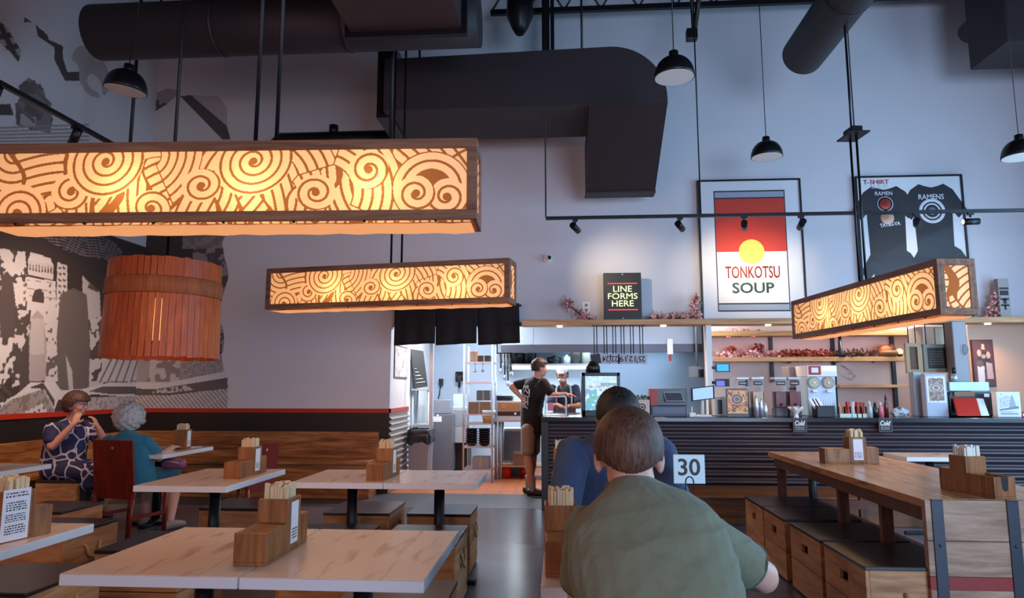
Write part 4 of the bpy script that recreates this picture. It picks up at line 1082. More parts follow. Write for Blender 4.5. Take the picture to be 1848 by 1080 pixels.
# ================================================================ number 30 on the men's table
p = atY(1245, 848, 2.86)
t = thing('table_number', 'pale blue card with a black number 30 on a wire stand beside the men', 'table number', (.50, 2.88, TZ), world=True)
MB().box(.44, .56, 2.83, 2.93, TZ, TZ + .006).obj('base', black_metal, t, .002)
m = MB()
lp = []
for i in range(13):
    a = PI * i / 12; lp.append((p.x + .016 * math.cos(a), 2.872, p.z - .052 + .022 * math.sin(a)))
m.tube([(.50 + .016, 2.88, TZ + .005), (p.x + .016, 2.872, p.z - .055)] + lp + [(p.x - .016, 2.872, p.z - .055), (.50 - .016, 2.88, TZ + .005)], .0022, 6); m.obj('wire_stand', black_metal, t)
MB().box(p.x - .063, p.x + .063, 2.874, 2.879, p.z - .058, p.z + .058).obj('number_card', M('number_card_blue', 'cfe6ea', .35), t, .004)
text_obj('30', 'number', black_paint, (p.x, 2.873, p.z + .008), .088, .068, parent=t, bold=.015, extrude=.0006)
# ================================================================ things on the counter
def T(name, label, cat, px, py, Y, z=None, group=None):
    p = atY(px, py, Y); return thing(name, label, cat, (p.x, Y, CZ if z is None else z), world=True, group=group)
def PB(x0, y0, x1, y1, Y, d, name, mat, t, bevel=.004, zb=None):
    a = atY(x0, y0, Y); b_ = atY(x1, y1, Y)
    return MB().box(a.x, b_.x, Y, Y + d, b_.z if zb is None else zb, a.z).obj(name, mat, t, bevel)
# acrylic display box beside the standing man
t = T('sneeze_guard', 'clear acrylic display box with a pink label at the left end of the counter', 'display box', 1003, 740, 8.3)
a = atY(984, 716, 8.3); b_ = atY(1022, 750, 8.3)
m = MB()
for (x0, x1, y0, y1) in ((a.x, b_.x, 8.3, 8.304), (a.x, b_.x, 8.65, 8.654), (a.x, a.x + .004, 8.3, 8.65), (b_.x - .004, b_.x, 8.3, 8.65)): m.box(x0, x1, y0, y1, CZ, a.z)
m.box(a.x, b_.x, 8.3, 8.654, a.z - .004, a.z); m.obj('acrylic_walls', acrylic, t)
m = MB(); 
for x in (a.x, b_.x): m.box(x - .006, x + .006, 8.294, 8.306, CZ, a.z)
m.box(a.x, b_.x, 8.294, 8.306, a.z - .008, a.z + .004); m.box(a.x, b_.x, 8.29, 8.66, CZ, CZ + .012); m.obj('metal_edges', steel, t)
PB(988, 727, 999, 742, 8.305, .002, 'pink_label', M('pink_label', 'd88aa4', .5), t, 0)
t = T('faucet', 'curved chrome tap rising beside the clear display box', 'tap', 1021, 748, 8.45)
p = atY(1019, 748, 8.45)
MB().tube([(p.x + .02, 8.45, CZ), (p.x + .02, 8.45, CZ + .17), (p.x + .01, 8.45, CZ + .22), (p.x - .03, 8.45, CZ + .25), (p.x - .07, 8.45, CZ + .24)], .016, 10).obj('spout', steel, t)
MB().cyl((p.x + .02, 8.45, CZ), (p.x + .02, 8.45, CZ + .02), .03).obj('base', steel, t)
# lit drinks cooler with green writing
t = T('drinks_cooler', 'small black counter cooler with a lit teal glass door behind the seated men', 'cooler', 1085, 750, 8.2)
x0 = atY(1050, 700, 8.2).x; x1 = atY(1119, 700, 8.2).x; zt = atY(1085, 673, 8.2).z
m = MB(); m.box(x0, x1, 8.22, 8.6, CZ, zt); m.obj('body', black_metal, t, .006)
m = MB(); m.box(x0, x0 + .04, 8.19, 8.22, CZ, zt); m.box(x1 - .035, x1, 8.19, 8.22, CZ, zt); m.box(x0, x1, 8.19, 8.22, CZ, CZ + .07); m.box(x0, x1, 8.19, 8.22, zt - .04, zt); m.obj('door_frame', black_plastic, t, .004)
c = Canvas(x1 - x0 - .08, zt - CZ - .11, .006, (.16, .42, .50), rgb=True); c.a[c.Y > c.Y.max() * .62] = (.42, .62, .72); c.a[c.noise(.03, 4) > .72] = (.55, .75, .78); c.a[(c.noise(.025, 8) > .7) & (c.Y > c.Y.max() * .55) & (c.Y < c.Y.max() * .72)] = (.6, .2, .2)
sc, nt, b = new_mat('cooler_glow'); at_ = nt.nodes.new('ShaderNodeAttribute'); at_.attribute_name = 'ink'; nt.links.new(at_.outputs['Color'], b.inputs['Base Color']); nt.links.new(at_.outputs['Color'], b.inputs['Emission Color']); b.inputs['Emission Strength'].default_value = .55; b.inputs['Roughness'].default_value = .2
inked_grid('glass_door', (x0 + .04, 8.212, CZ + .07), (x1 - x0 - .075, 0, 0), (0, 0, zt - CZ - .11), c.a, t, sc)
m = MB(); rs = random.Random(3)
for k in range(9): xx = x1 - .22 + k * .021; h = rs.uniform(.03, .06); m.box(xx, xx + .008, 8.205, 8.208, zt - .12 - h, zt - .12)
m.obj('printed_strokes', M('cooler_dark_print', '1e5a60', .5), t)
m = MB()
for k in range(5): xx = x0 + .1 + k * .05; m.obox((xx, 8.206, CZ + .19 + .02 * (k % 2)), (.03, .002, .006), Matrix.Rotation(.9 if k % 2 else -.9, 3, 'Y'))
m.obj('printed_squiggle', EMIT('cooler_green', 'a8d860', .6), t)
t = T('black_bowl', 'upturned black bowl on top of the lit cooler', 'bowl', 1070, 670, 8.4, zt)
p = atY(1070, 668, 8.35); MB().lathe([(.0, .13), (.06, .13), (.085, .08), (.09, 0), (.08, 0), (.05, .11), (0, .12)], (p.x, 8.38, zt), 24).obj('bowl', black_plastic, t); MB().cyl((p.x, 8.38, zt + .13), (p.x, 8.38, zt + .145), .04).obj('foot_ring', black_plastic, t)
# round-logo card
t = T('counter_card', 'cream card with a round dark logo leaning behind the man in blue', 'card', 1160, 748, 8.12)
PB(1150, 722, 1173, 749, 8.12, .012, 'card', M('cream_card', 'cdbfb0', .6), t, .002)
p = atY(1159, 735, 8.118); m = MB(); m.lathe([(.028, -.001), (.04, -.001), (.04, .001), (.028, .001)], (p.x, 8.118, p.z), 24, Matrix.Rotation(PI / 2, 3, 'X'), closed=True); m.cyl((p.x, 8.117, p.z), (p.x, 8.119, p.z), .014); m.obj('round_logo', ink_mat, t)
t = T('herb_pot', 'small green herb box behind the cream logo card', 'plant', 1160, 718, 8.3)
PB(1149, 722, 1172, 749, 8.28, .12, 'planter', cad_wood, t)
m = MB(); rs = random.Random(2); p = atY(1160, 722, 8.34)
for i in range(60):
    q = Vector((p.x + rs.uniform(-.07, .07), 8.34 + rs.uniform(-.05, .05), p.z + rs.uniform(-.01, .05))); u = Vector((rs.gauss(0, 1), rs.gauss(0, 1), rs.gauss(0, 1))).normalized() * .02; v = u.orthogonal().normalized() * .01
    m.add([q - u, q + v, q + u, q - v], [(0, 1, 2, 3)])
o = m.obj('leaves', M('herb_leaf', '6a7a58', .6), t, fix=False); o['kind'] = 'stuff'
# cash drawer, printer, reader
t = T('cash_drawer', 'dark grey cash drawer under the red-sided till', 'cash drawer', 1207, 750, 8.15)
PB(1175, 733, 1240, 751, 8.15, .38, 'drawer_body', M('drawer_grey', '3d4658', .45), t, .004, CZ); PB(1178, 735, 1237, 748, 8.145, .006, 'drawer_front', M('drawer_grey_front', '465064', .4), t, .002)
zd = atY(1207, 733, 8.15).z
t = T('card_till', 'black till with a red left side and tilted touch screen on the cash drawer', 'till', 1207, 733, 8.2, zd)
PB(1182, 702, 1240, 733, 8.2, .28, 'till_body', black_plastic, t, .006, zd)
PB(1173, 702, 1187, 731, 8.17, .2, 'side_cover', red_paint, t, .004, zd)
a = atY(1197, 707, 8.18); b_ = atY(1234, 725, 8.18)
MB().add([(a.x, 8.19, a.z), (b_.x - .02, 8.19, a.z), (b_.x, 8.13, b_.z), (a.x + .02, 8.13, b_.z), (a.x, 8.2, a.z - .01), (b_.x - .02, 8.2, a.z - .01), (b_.x, 8.2, b_.z - .01), (a.x + .02, 8.2, b_.z - .01)], [(0, 3, 2, 1), (4, 5, 6, 7), (0, 1, 5, 4), (1, 2, 6, 5), (2, 3, 7, 6), (3, 0, 4, 7)]).obj('screen_bezel', M('bezel_grey', '9a9ca4', .35), t)
MB().add([(a.x + .012, 8.184, a.z - .012), (b_.x - .03, 8.184, a.z - .012), (b_.x - .014, 8.132, b_.z + .012), (a.x + .03, 8.132, b_.z + .012)], [(0, 3, 2, 1)]).obj('screen', EMIT('dim_screen', '3a4458', .5), t)
# order monitor
t = T('order_monitor', 'tilted touch monitor with a bright blue-white screen beside the till', 'monitor', 1268, 748, 8.15)
a, b_, c_, d_ = atY(1247, 701, 8.15), atY(1289, 696, 8.15), atY(1290, 720, 8.12), atY(1248, 725, 8.12)
m = MB(); V = [a, b_, c_, d_]; V2 = [v + Vector((0, .03, 0)) for v in V]
m.add(V + V2, [(0, 3, 2, 1), (4, 5, 6, 7), (0, 1, 5, 4), (1, 2, 6, 5), (2, 3, 7, 6), (3, 0, 4, 7)]); m.obj('housing', black_plastic, t, .003)
ce = (a + b_ + c_ + d_) / 4
MB().add([ce + (v - ce) * .86 + Vector((0, -.004, 0)) for v in V], [(0, 3, 2, 1)]).obj('screen', EMIT('monitor_screen', '8fb2ff', 1.1), t)
MB().cyl((ce.x, 8.2, CZ + .02), (ce.x, 8.18, ce.z), .02).obj('stand', white_plastic, t); MB().box(ce.x - .09, ce.x + .09, 8.12, 8.3, CZ, CZ + .02).obj('base', white_plastic, t, .004)
t = T('card_reader', 'small white card reader on a stalk in front of the order monitor', 'card reader', 1249, 745, 8.08)
p = atY(1249, 740, 8.08); MB().box(p.x - .035, p.x + .035, 8.06, 8.12, CZ, CZ + .05).obj('reader', white_plastic, t, .006); MB().cyl((p.x, 8.1, CZ + .04), (p.x, 8.1, CZ + .12), .008).obj('stalk', white_plastic, t)
# food picture panel
c = Canvas(.27, .31, .0045, (.28, .06, .02), rgb=True); n1 = c.noise(.04, 1); n2 = c.noise(.018, 2)
c.a[n1 > .45] = (.62, .20, .05); c.a[n2 > .6] = (.78, .42, .16); c.a[c.Y < .045] = (.75, .55, .22)
for r_, v in ((.085, (.75, .55, .4)), (.075, (.12, .07, .05)), (.05, (.4, .3, .2)), (.03, (.15, .1, .06))): c.put(c.ell(.13, .20, r_, r_ * .8), v)
c.a[(c.Y < .03)] = (.1, .05, .04)
INKC = INK('printed_picture', None, .4)
t = T('picture_board', 'square orange and dark food picture panel standing on the counter left of the shakers', 'menu board', 1331, 748, 8.06)
a = atY(1310, 702, 8.06); b_ = atY(1352, 750, 8.06)
MB().box(a.x, b_.x, 8.06, 8.09, CZ, a.z).obj('frame', black_plastic, t, .003)
inked_grid('picture', (a.x + .012, 8.058, CZ + .015), (b_.x - a.x - .024, 0, 0), (0, 0, a.z - CZ - .03), c.a, t, INKC)
# white partition post with two small screens
t = T('white_post', 'slim white post at the left end of the drinks shelves', 'post', 1279, 650, 8.8, 0)
MB().box(atY(1274, 600, 8.9).x, atY(1284, 600, 8.9).x, 8.9, 9.0, 0, LEDGE_Z - .02).obj('post', white_plastic, t)
t = T('wall_tablet', 'bright cyan tablet screen fixed high beside the white post', 'tablet', 1304, 664, 8.9, atY(1304, 671, 8.9).z)
PB(1291, 656, 1318, 672, 8.88, .02, 'housing', black_plastic, t); PB(1294, 658, 1315, 670, 8.876, .003, 'screen', EMIT('cyan_screen', '39a8e8', 1.0), t, 0); PB(1284, 661, 1296, 667, 8.9, .015, 'bracket', black_metal, t)
t = T('wall_tablet', 'dark tablet with a violet screen under the cyan one', 'tablet', 1304, 691, 8.9, atY(1304, 698, 8.9).z)
PB(1291, 684, 1317, 698, 8.88, .02, 'housing', black_plastic, t); PB(1293, 688, 1308, 697, 8.876, .003, 'screen', EMIT('violet_screen', '6a78e0', .9), t, 0); PB(1284, 688, 1296, 694, 8.9, .015, 'bracket', black_metal, t)
t = T('receipt_printer', 'white receipt printer behind the food picture panel', 'printer', 1300, 748, 8.3)
PB(1290, 716, 1312, 750, 8.3, .2, 'printer_body', M('beige_plastic', 'cfc4b4', .5), t, .01, CZ); PB(1295, 722, 1304, 748, 8.295, .01, 'paper_slot', black_plastic, t)
# clear drink dispensers with black labels
for i, (xx, lab, fill) in enumerate(((1340, 'clear drink dispenser with a black label behind the food picture panel', 'b88a60'), (1367, 'clear drink dispenser with amber tea above the chrome shakers', 'b8884e'), (1408, 'clear drink dispenser with a red drink behind the wavy bowl, left of two', '6e3438'), (1433, 'clear drink dispenser next to the slush machine, right of two', '7a4448'))):
    t = T('drink_dispenser', lab, 'drink dispenser', xx, 748, 8.32, group='clear drink dispensers'); p = atY(xx, 700, 8.32)
    zt_ = atY(xx, 681, 8.32).z
    MB().box(p.x - .07, p.x + .07, 8.30, 8.46, CZ, CZ + .10).obj('stand', M('dispenser_stand', '4c4448', .4), t, .006)
    MB().box(p.x - .06, p.x + .06, 8.31, 8.45, CZ + .10, zt_ - .17).obj('drink', M('drink_%d' % i, fill, .2), t, .006)
    MB().box(p.x - .068, p.x + .068, 8.302, 8.458, CZ + .1, zt_ - .03).obj('tank', acrylic, t, .006)
    MB().box(p.x - .072, p.x + .072, 8.298, 8.462, zt_ - .03, zt_).obj('lid', M('clear_lid', 'c4c6ca', .2), t, .006)
    o = MB().box(p.x - .052, p.x + .052, 8.292, 8.30, zt_ - .095, zt_ - .05).obj('name_label', black_paint, t)
    m = MB(); fold_text_lines(m, 8.2915, p.x - .04, p.x + .04, zt_ - .082, zt_ - .062, 1, '-y', i); m.obj('label_text', card_mat, o)
    MB().cyl((p.x, 8.30, CZ + .14), (p.x, 8.25, CZ + .14), .012).obj('tap', black_plastic, t)
# chrome shakers
for xx, r, h, lab in ((1366, .030, .23, 'tall chrome cocktail shaker with three facets beside the food picture'), (1375, .022, .20, 'narrow tall chrome canister between shaker and conical bottle'), (1382, .032, .145, 'small conical steel bottle right of the chrome shaker')):
    t = T('shaker', lab, 'shaker', xx, 748, 8.1, group='chrome shakers'); p = atY(xx, 740, 8.1)
    MB().lathe([(0, 0), (r, 0), (r * .95, h * .6), (r * .6, h * .9), (r * .55, h), (0, h)], (p.x, 8.12, CZ), 20).obj('cup', steel, t); MB().cyl((p.x, 8.12, CZ + h), (p.x, 8.12, CZ + h + .015), r * .4).obj('cap', steel, t)
t = T('wavy_bowl', 'white bowl with a wavy flower rim on a foot', 'bowl', 1436, 748, 8.06); p = atY(1436, 740, 8.06)
V = []; F = []; n = 40
for j, (r, z) in enumerate(((.03, 0), (.022, .03), (.03, .05), (.07, .085), (.085, .115), (.075, .105), (.03, .065), (0.002, .06))):
    for k in range(n):
        a = 2 * PI * k / n; rr_ = r * (1 + (.16 * math.cos(a * 6) if 3 <= j <= 5 else 0)); V.append((p.x + rr_ * math.cos(a), 8.06 + rr_ * math.sin(a), CZ + z + (.012 * math.cos(a * 6) if 3 <= j <= 5 else 0)))
for j in range(7):
    for k in range(n): F.append((j * n + k, j * n + (k + 1) % n, (j + 1) * n + (k + 1) % n, (j + 1) * n + k))
MB().add(V, F, True).obj('bowl', M('white_ceramic', 'e4dedb', .3), t)
# slush machine
t = T('slush_machine', 'white twin-window slush machine with a red logo panel on top', 'drinks machine', 1484, 748, 8.34)
blue_white = M('machine_pale_blue', 'bcd3e4', .35)
PB(1456, 680, 1511, 748, 8.36, .4, 'body', blue_white, t, .008, CZ)
PB(1456, 660, 1511, 680, 8.34, .42, 'top_panel', M('machine_white', 'e3e6ec', .35), t, .006)
PB(1459, 661, 1482, 677, 8.334, .006, 'logo_panel', red_paint, t, .002); PB(1464, 664, 1477, 673, 8.328, .006, 'logo_tag', card_mat, t, .001); PB(1483, 662, 1509, 670, 8.334, .006, 'lit_strip', EMIT('machine_strip', 'dfe8ff', .9), t, 0)
for xx in (1469, 1495):
    p = atY(xx, 691, 8.34); MB().cyl((p.x, 8.34, p.z), (p.x, 8.37, p.z), .072, seg=28).obj('window_rim', M('window_rim_grey', '7c8790', .3), t); MB().cyl((p.x, 8.333, p.z), (p.x, 8.342, p.z), .058, seg=28).obj('window_glass', M('slush_%d' % xx, 'b9b89a' if xx < 1480 else 'b8a58c', .2), t); MB().cyl((p.x, 8.325, p.z), (p.x, 8.334, p.z), .012).obj('hub', card_mat, t)
    MB().box(p.x - .03, p.x + .03, 8.31, 8.36, p.z - .115, p.z - .085).obj('tap', white_plastic, t, .006)
t = T('cutlery_basket', 'black basket of cutlery and menus leaning in front of the slush machine', 'basket', 1488, 748, 8.1); p = atY(1487, 748, 8.1)
m = MB(); m.box(p.x - .09, p.x + .11, 8.06, 8.22, CZ, CZ + .01)
for x0, x1, y0, y1 in ((p.x - .09, p.x - .08, 8.06, 8.22), (p.x + .10, p.x + .11, 8.06, 8.22), (p.x - .09, p.x + .11, 8.06, 8.07), (p.x - .09, p.x + .11, 8.21, 8.22)): m.box(x0, x1, y0, y1, CZ, CZ + .13)
m.obj('basket', black_plastic, t, .004)
for i in range(3): MB().obox((p.x - .10 + i * .035, 8.12, CZ + .15), (.022, .003, .075), Matrix.Rotation(-.5, 3, 'Y')).obj('menu_sheet', card_mat, t)
for i in range(6): MB().obox((p.x - .02 + i * .022, 8.14, CZ + .12), (.005, .004, .075), Matrix.Rotation(.1 * i - .2, 3, 'Y')).obj('cutlery', steel, t)
# straws and sauces
for i, (xx, col, h, lab) in enumerate(((1519, 'c99a70', .16, 'kraft-wrapped straws'), (1530, 'bf2f2c', .17, 'red-wrapped straws, first red one'), (1540, 'e6e0dd', .17, 'white-wrapped straws'), (1549, 'c2382c', .165, 'red-wrapped straws, second red one'), (1558, 'a9482e', .16, 'rust-coloured packets'))):
    t = T('packet_jar', 'clear jar of %s in the row right of the slush machine' % lab, 'jar', xx, 748, 8.12, group='jars of wrapped straws'); p = atY(xx, 748, 8.14)
    MB().lathe([(0, 0), (.034, 0), (.036, .12), (.033, .12), (.031, .004), (0, .004)], (p.x, 8.14, CZ), 18).obj('jar', acrylic, t)
    m = MB(); rs = random.Random(i)
    for k in range(7): m.obox((p.x + rs.uniform(-.018, .018), 8.14 + rs.uniform(-.018, .018), CZ + h * .5 + .006), (.007, .002, h * .5), Euler((rs.uniform(-.08, .08), rs.uniform(-.12, .12), rs.uniform(0, 3))).to_matrix())
    m.obj('packets', M('packet_%s' % col, col, .5), t)
    MB().box(p.x - .034, p.x + .034, 8.10, 8.103, CZ, CZ + .04).obj('jar_label', M('mint_label', 'b9d6c2' if i < 2 else 'd58a90', .5), t)
for i, (xx, h, r, col, cap, lab) in enumerate(((1570, .17, .03, 'aebcc4', 'd8dde0', 'clear plastic bottle with a pointed white cap beside the straw jars'), (1580, .155, .036, '1c1512', '111111', 'dark soy sauce bottle with a black cap'), (1590, .16, .026, 'c8707a', 'e4d8d8', 'pink sauce bottle with a white tip'), (1600, .235, .024, '5a1c1a', '2a0e0c', 'tall dark red chilli bottle at the end of the sauce row'))):
    t = T('sauce_bottle', lab, 'bottle', xx, 748, 8.1, group='sauce bottles'); p = atY(xx, 748, 8.1)
    MB().lathe([(0, 0), (r, 0), (r, h * .6), (r * .45, h * .8), (r * .4, h * .88), (0, h * .88)], (p.x, 8.1, CZ), 18).obj('bottle', M('sauce_%d' % i, col, .2), t)
    MB().lathe([(r * .5, h * .86), (r * .45, h * .93), (r * .12, h * 1.1), (0, h * 1.1)], (p.x, 8.1, CZ), 12).obj('cap', M('cap_%d' % i, cap, .4), t)
t = T('plastic_wrap', 'crumpled clear plastic bag of lids behind the sauce bottles', 'bag', 1622, 748, 8.3); p = atY(1624, 748, 8.3)
m = MB(); m.ell((p.x, 8.3, CZ + .05), (.10, .05, .045), 24, 14); o = m.obj('bag', M('crumpled_plastic', 'b8c2c8', .25), t); o.data.vertices.foreach_get
for v in o.data.vertices: v.co += Vector((random.gauss(0, .011), random.gauss(0, .009), random.gauss(0, .011)))
# drinks shelves behind
SY = 10.0
t = thing('display_shelves', 'light wood shelves on black brackets behind the drinks counter', 'shelves', (2.9, SY, 1.2), world=True)
sh_wood = WOOD('shelf_wood', 'b0783f', 'd9a468', (.5, 6, 7), .5)
for (x0, y0, x1, y1) in ((1283, 598, 1660, 605), (1283, 645, 1634, 652), (1515, 695, 1640, 700)):
    a = atY(x0, y0, SY); b_ = atY(x1, y1, SY); MB().box(a.x, b_.x, SY, 10.3, b_.z, a.z).obj('shelf_board', sh_wood, t, .003)
ztop = atY(1400, 600, SY).z
for xx in (1288, 1403, 1518, 1629):
    p = atY(xx, 650, SY); zl = atY(xx, 750 if xx > 1500 else 690, SY).z; MB().box(p.x - .025, p.x + .025, 10.26, 10.298, zl, ztop).obj('bracket', black_metal, t)
zm = atY(1400, 645, SY).z
for z_, w_, d_ in ((ztop - .05, 3.5, 10.16), (zm - .055, .6, 10.16)):
    MB().box(2.3, 5.0, d_ - .012, d_ + .012, z_ + .003, z_ + .016).obj('led_strip', EMIT('led_warm', 'ffb890', 3.0) if w_ > 2 else EMIT('led_cool', 'cfe4ff', 2.0), t)
    l = area('led_light', (3.65, d_ - .05, z_), (3.65, d_ + .08, 0), 2.7, .04, 4.5 if w_ > 2 else 4, (1, .32, .20) if w_ > 2 else (.8, .9, 1)); l.parent = t; l.location = Vector(l.location) - Vector(t['_w'])
for i, (x0, x1, n, lab) in enumerate(((1300, 1400, 330, 'autumn blossom garland with pink petals on the middle shelf, left length'), (1405, 1500, 330, 'rust-coloured leaf garland on the middle shelf, centre length'), (1500, 1590, 220, 'sparse dark leaf garland on the middle shelf, right length'))):
    a = atY(x0, 640, SY + .08); b_ = atY(x1, 640, SY + .08)
    blossom('leaf_garland', lab, [(a.x, SY + .1, zm + .012), ((a.x + b_.x) / 2, SY + .08, zm + .03), (b_.x, SY + .1, zm + .012)], .10, n, 20 + i, ((petal, leafm, M('dark_leaf', '6a4a3c', .6))[i], twig), .026, 'garland lengths on the shelf', 'garland')
blossom('leaf_garland', 'pinkish garland lying on the top shelf under the ledge', [(atY(1305, 600, SY).x, SY + .1, ztop + .012), (atY(1380, 600, SY).x, SY + .1, ztop + .012)], .06, 160, 33, (petal, twig), .02, 'garland lengths on the shelf', 'garland')
for i, (xx, yy, rr_, mt, lab) in enumerate(((1322, 632, .06, 'b0452c', 'orange-red artificial flower bunch at the left of the middle shelf'), (1369, 628, .085, '8a3038', 'dark red artificial flower bunch rising above the garland'))):
    p = atY(xx, yy, SY + .1); rs = random.Random(40 + i)
    t = thing('flower_bunch', lab, 'flowers', (p.x, SY + .1, zm), world=True); m = MB()
    for k in range(26):
        d = Vector((rs.gauss(0, 1), rs.gauss(0, .7), rs.gauss(0, 1))).normalized() * rr_ * rs.uniform(.4, 1); m.ell(Vector((p.x, SY + .12, p.z)) + d, (.024, .024, .018), 8, 6)
    o = m.obj('flower_heads', M('flower_%d' % i, mt, .6, noise=.2, nscale=50), t); o['kind'] = 'stuff'
    MB().cyl((p.x, SY + .12, zm), (p.x, SY + .12, p.z), .012).obj('stem', twig, t)
t = thing('black_bottle', 'black bottle-shaped grinder standing on the middle shelf beside the bracket', 'bottle', (atY(1517, 640, SY).x, SY + .05, zm), world=True); p = atY(1517, 640, SY + .05)
MB().lathe([(0, 0), (.07, 0), (.07, .05), (.03, .1), (.022, .3), (0, .3)], (p.x, SY + .05, zm), 20).obj('body', black_plastic, t); MB().cyl((p.x, SY + .05, zm + .3), (p.x, SY + .05, zm + .325), .026).obj('cap', black_metal, t)
t = thing('bread_basket', 'round woven basket of orange gourds at the right end of the middle shelf', 'basket', (atY(1604, 640, SY).x, SY + .1, zm), world=True); p = atY(1602, 640, SY + .1)
MB().lathe([(0, 0), (.11, 0), (.15, .05), (.14, .09), (.12, .085), (.10, .01), (0, .01)], (p.x, SY + .12, zm), 24).obj('basket', M('wicker', '8a5a34', .7, bump=.3, nscale=80), t)
MB().ell((p.x - .03, SY + .12, zm + .1), (.10, .09, .08)).obj('gourd', M('gourd_orange', 'b86a34', .5), t); MB().ell((p.x + .06, SY + .12, zm + .12), (.06, .06, .07)).obj('gourd', M('gourd_brown', '7a4426', .5), t)
t = thing('table_lamp', 'tiny glowing lamp on the shelf beside the gourd basket', 'lamp', (atY(1627, 640, SY).x, SY + .02, zm), world=True); p = atY(1627, 640, SY)
MB().cyl((p.x, SY + .05, zm), (p.x, SY + .05, zm + .04), .03).obj('base', black_metal, t); MB().ell((p.x, SY + .05, zm + .075), (.045, .045, .045)).obj('lamp_shade', EMIT('tiny_lamp', 'ffc9a0', 1.3), t)
t = thing('folded_stand', 'folded wire stand hanging against the wall under the middle shelf', 'wire stand', (atY(1535, 680, 10.25).x, 10.27, atY(1535, 685, 10.25).z), world=True)
q = [atY(x, y, 10.27) for x, y in ((1520, 660), (1540, 672), (1546, 678), (1538, 686), (1522, 678), (1536, 674))]; MB().tube(q, .008, 6).obj('wire', steel, t); MB().cyl((q[0].x, 10.27, q[0].z), (q[0].x, 10.3, q[0].z), .01).obj('hook', steel, t)
t = thing('grey_canister', 'tall grey paper towel canister left of the slush machine', 'dispenser', (atY(1440, 748, 8.75).x, 8.75, 0), world=True)
PB(1424, 662, 1456, 750, 8.75, .3, 'body', M('warm_grey_plastic', '8a8080', .5), t, .01, 0); PB(1424, 700, 1456, 704, 8.745, .01, 'seam', black_plastic, t)
# right end of the counter: column, signs, hood and machines
t = T('support_post', 'grey steel column with an oval badge rising to the ledge', 'column', 1733, 690, 8.6, CZ)
a = atY(1718, 590, 8.6); b_ = atY(1752, 690, 8.6)
MB().box(a.x, b_.x, 8.6, 8.78, CZ, LEDGE_Z - .02).obj('column', M('column_grey', '8d8688', .45, .2, noise=.05), t, .01)
p = atY(1741, 631, 8.597); m = MB(); m.ell((p.x, 8.598, p.z), (.05, .008, .085), 24, 12); m.obj('badge', M('badge_grey', 'b5b0b2', .4), t); m = MB(); m.ell((p.x, 8.593, p.z), (.038, .008, .07), 24, 12); m.obj('badge_face', M('badge_dark', '6f6a70', .4), t)
t = T('steel_post', 'narrow grey steel pillar standing on the counter left of the white stand', 'post', 1658, 748, 8.5)
PB(1648, 672, 1669, 750, 8.5, .12, 'pillar', steel_dull, t, .004, CZ)
for (x0, y0, x1, y1, fm, bm_, lab) in ((1632, 620, 1664, 674, 'a98a60', '5a3a22', 'light wood framed brown board hanging left of the grey-framed one'), (1664, 622, 1717, 672, '7d7a66', '2c2c2a', 'grey-green framed dark chalkboard hanging beside the grey column')):
    p = atY((x0 + x1) / 2, y1, 8.85); t = thing('framed_board', lab, 'framed board', (p.x, 8.85, p.z), world=True)
    a = atY(x0, y0, 8.85); b_ = atY(x1, y1, 8.85); f = .045; m = MB()
    m.box(a.x, a.x + f, 8.83, 8.87, b_.z, a.z); m.box(b_.x - f, b_.x, 8.83, 8.87, b_.z, a.z); m.box(a.x + f, b_.x - f, 8.83, 8.87, b_.z, b_.z + f); m.box(a.x + f, b_.x - f, 8.83, 8.87, a.z - f, a.z); m.obj('frame', M('board_frame_' + fm, fm, .5), t)
    MB().box(a.x + f, b_.x - f, 8.85, 8.86, b_.z + f, a.z - f).obj('board', M('board_' + bm_, bm_, .6, noise=.15), t)
    m = MB(); fold_text_lines(m, 8.849, a.x + f + .03, b_.x - f - .03, b_.z + f + .04, a.z - f - .03, 6, '-y', 7); m.obj('chalk_lines', M('chalk_' + fm, '6a6658' if x0 > 1650 else '7a5638', .7), t)
    for xx in (a.x + .05, b_.x - .05): MB().cyl((xx, 8.85, a.z), (xx, 8.85, LEDGE_Z - .02), .006, seg=6).obj('hanging_wire', black_metal, t)
t = thing('cupboard', 'pair of cream cupboard doors above the dark chalkboard', 'cupboard', (atY(1690, 622, 8.98).x, 8.99, atY(1690, 624, 8.98).z), world=True)
for (x0, x1) in ((1664, 1686), (1687, 1717)): PB(x0, 592, x1, 622, 8.98, .03, 'door', cream_wall, t)
PB(1660, 590, 1719, 624, 9.01, .3, 'body', cream_wall, t)
t = T('white_stand', 'pale blue sign stand with a brown framed noodle-bowl print', 'sign stand', 1690, 748, 8.3)
PB(1668, 675, 1713, 750, 8.3, .1, 'stand_body', M('stand_pale', 'a9b3c4', .4), t, .008, CZ)
c = Canvas(.22, .28, .004, (.72, .70, .70), rgb=True); c.put(c.poly([(.01, .01), (.21, .01), (.21, .27), (.01, .27)]), (.22, .12, .09)); nz = c.noise(.02, 5); c.a[(nz > .6) & (c.X > .015) & (c.X < .205)] = (.4, .27, .2)
for rx, v in ((.092, (.7, .62, .58)), (.082, (.2, .11, .08)), (.06, (.55, .42, .36)), (.03, (.2, .12, .1))): c.put(c.ell(.11, .16, rx, rx * .55), v)
a = atY(1673, 682, 8.3); b_ = atY(1706, 725, 8.3); inked_grid('print', (a.x, 8.297, b_.z), (b_.x - a.x, 0, 0), (0, 0, a.z - b_.z), c.a, t, INKC)
PB(1671, 680, 1708, 727, 8.298, .004, 'print_mount', card_mat, t, 0)
t = T('steel_cup', 'small steel measuring cup with a black handle on the right-hand shelf tray', 'cup', 1723, 690, 8.5, atY(1723, 690, 8.5).z)
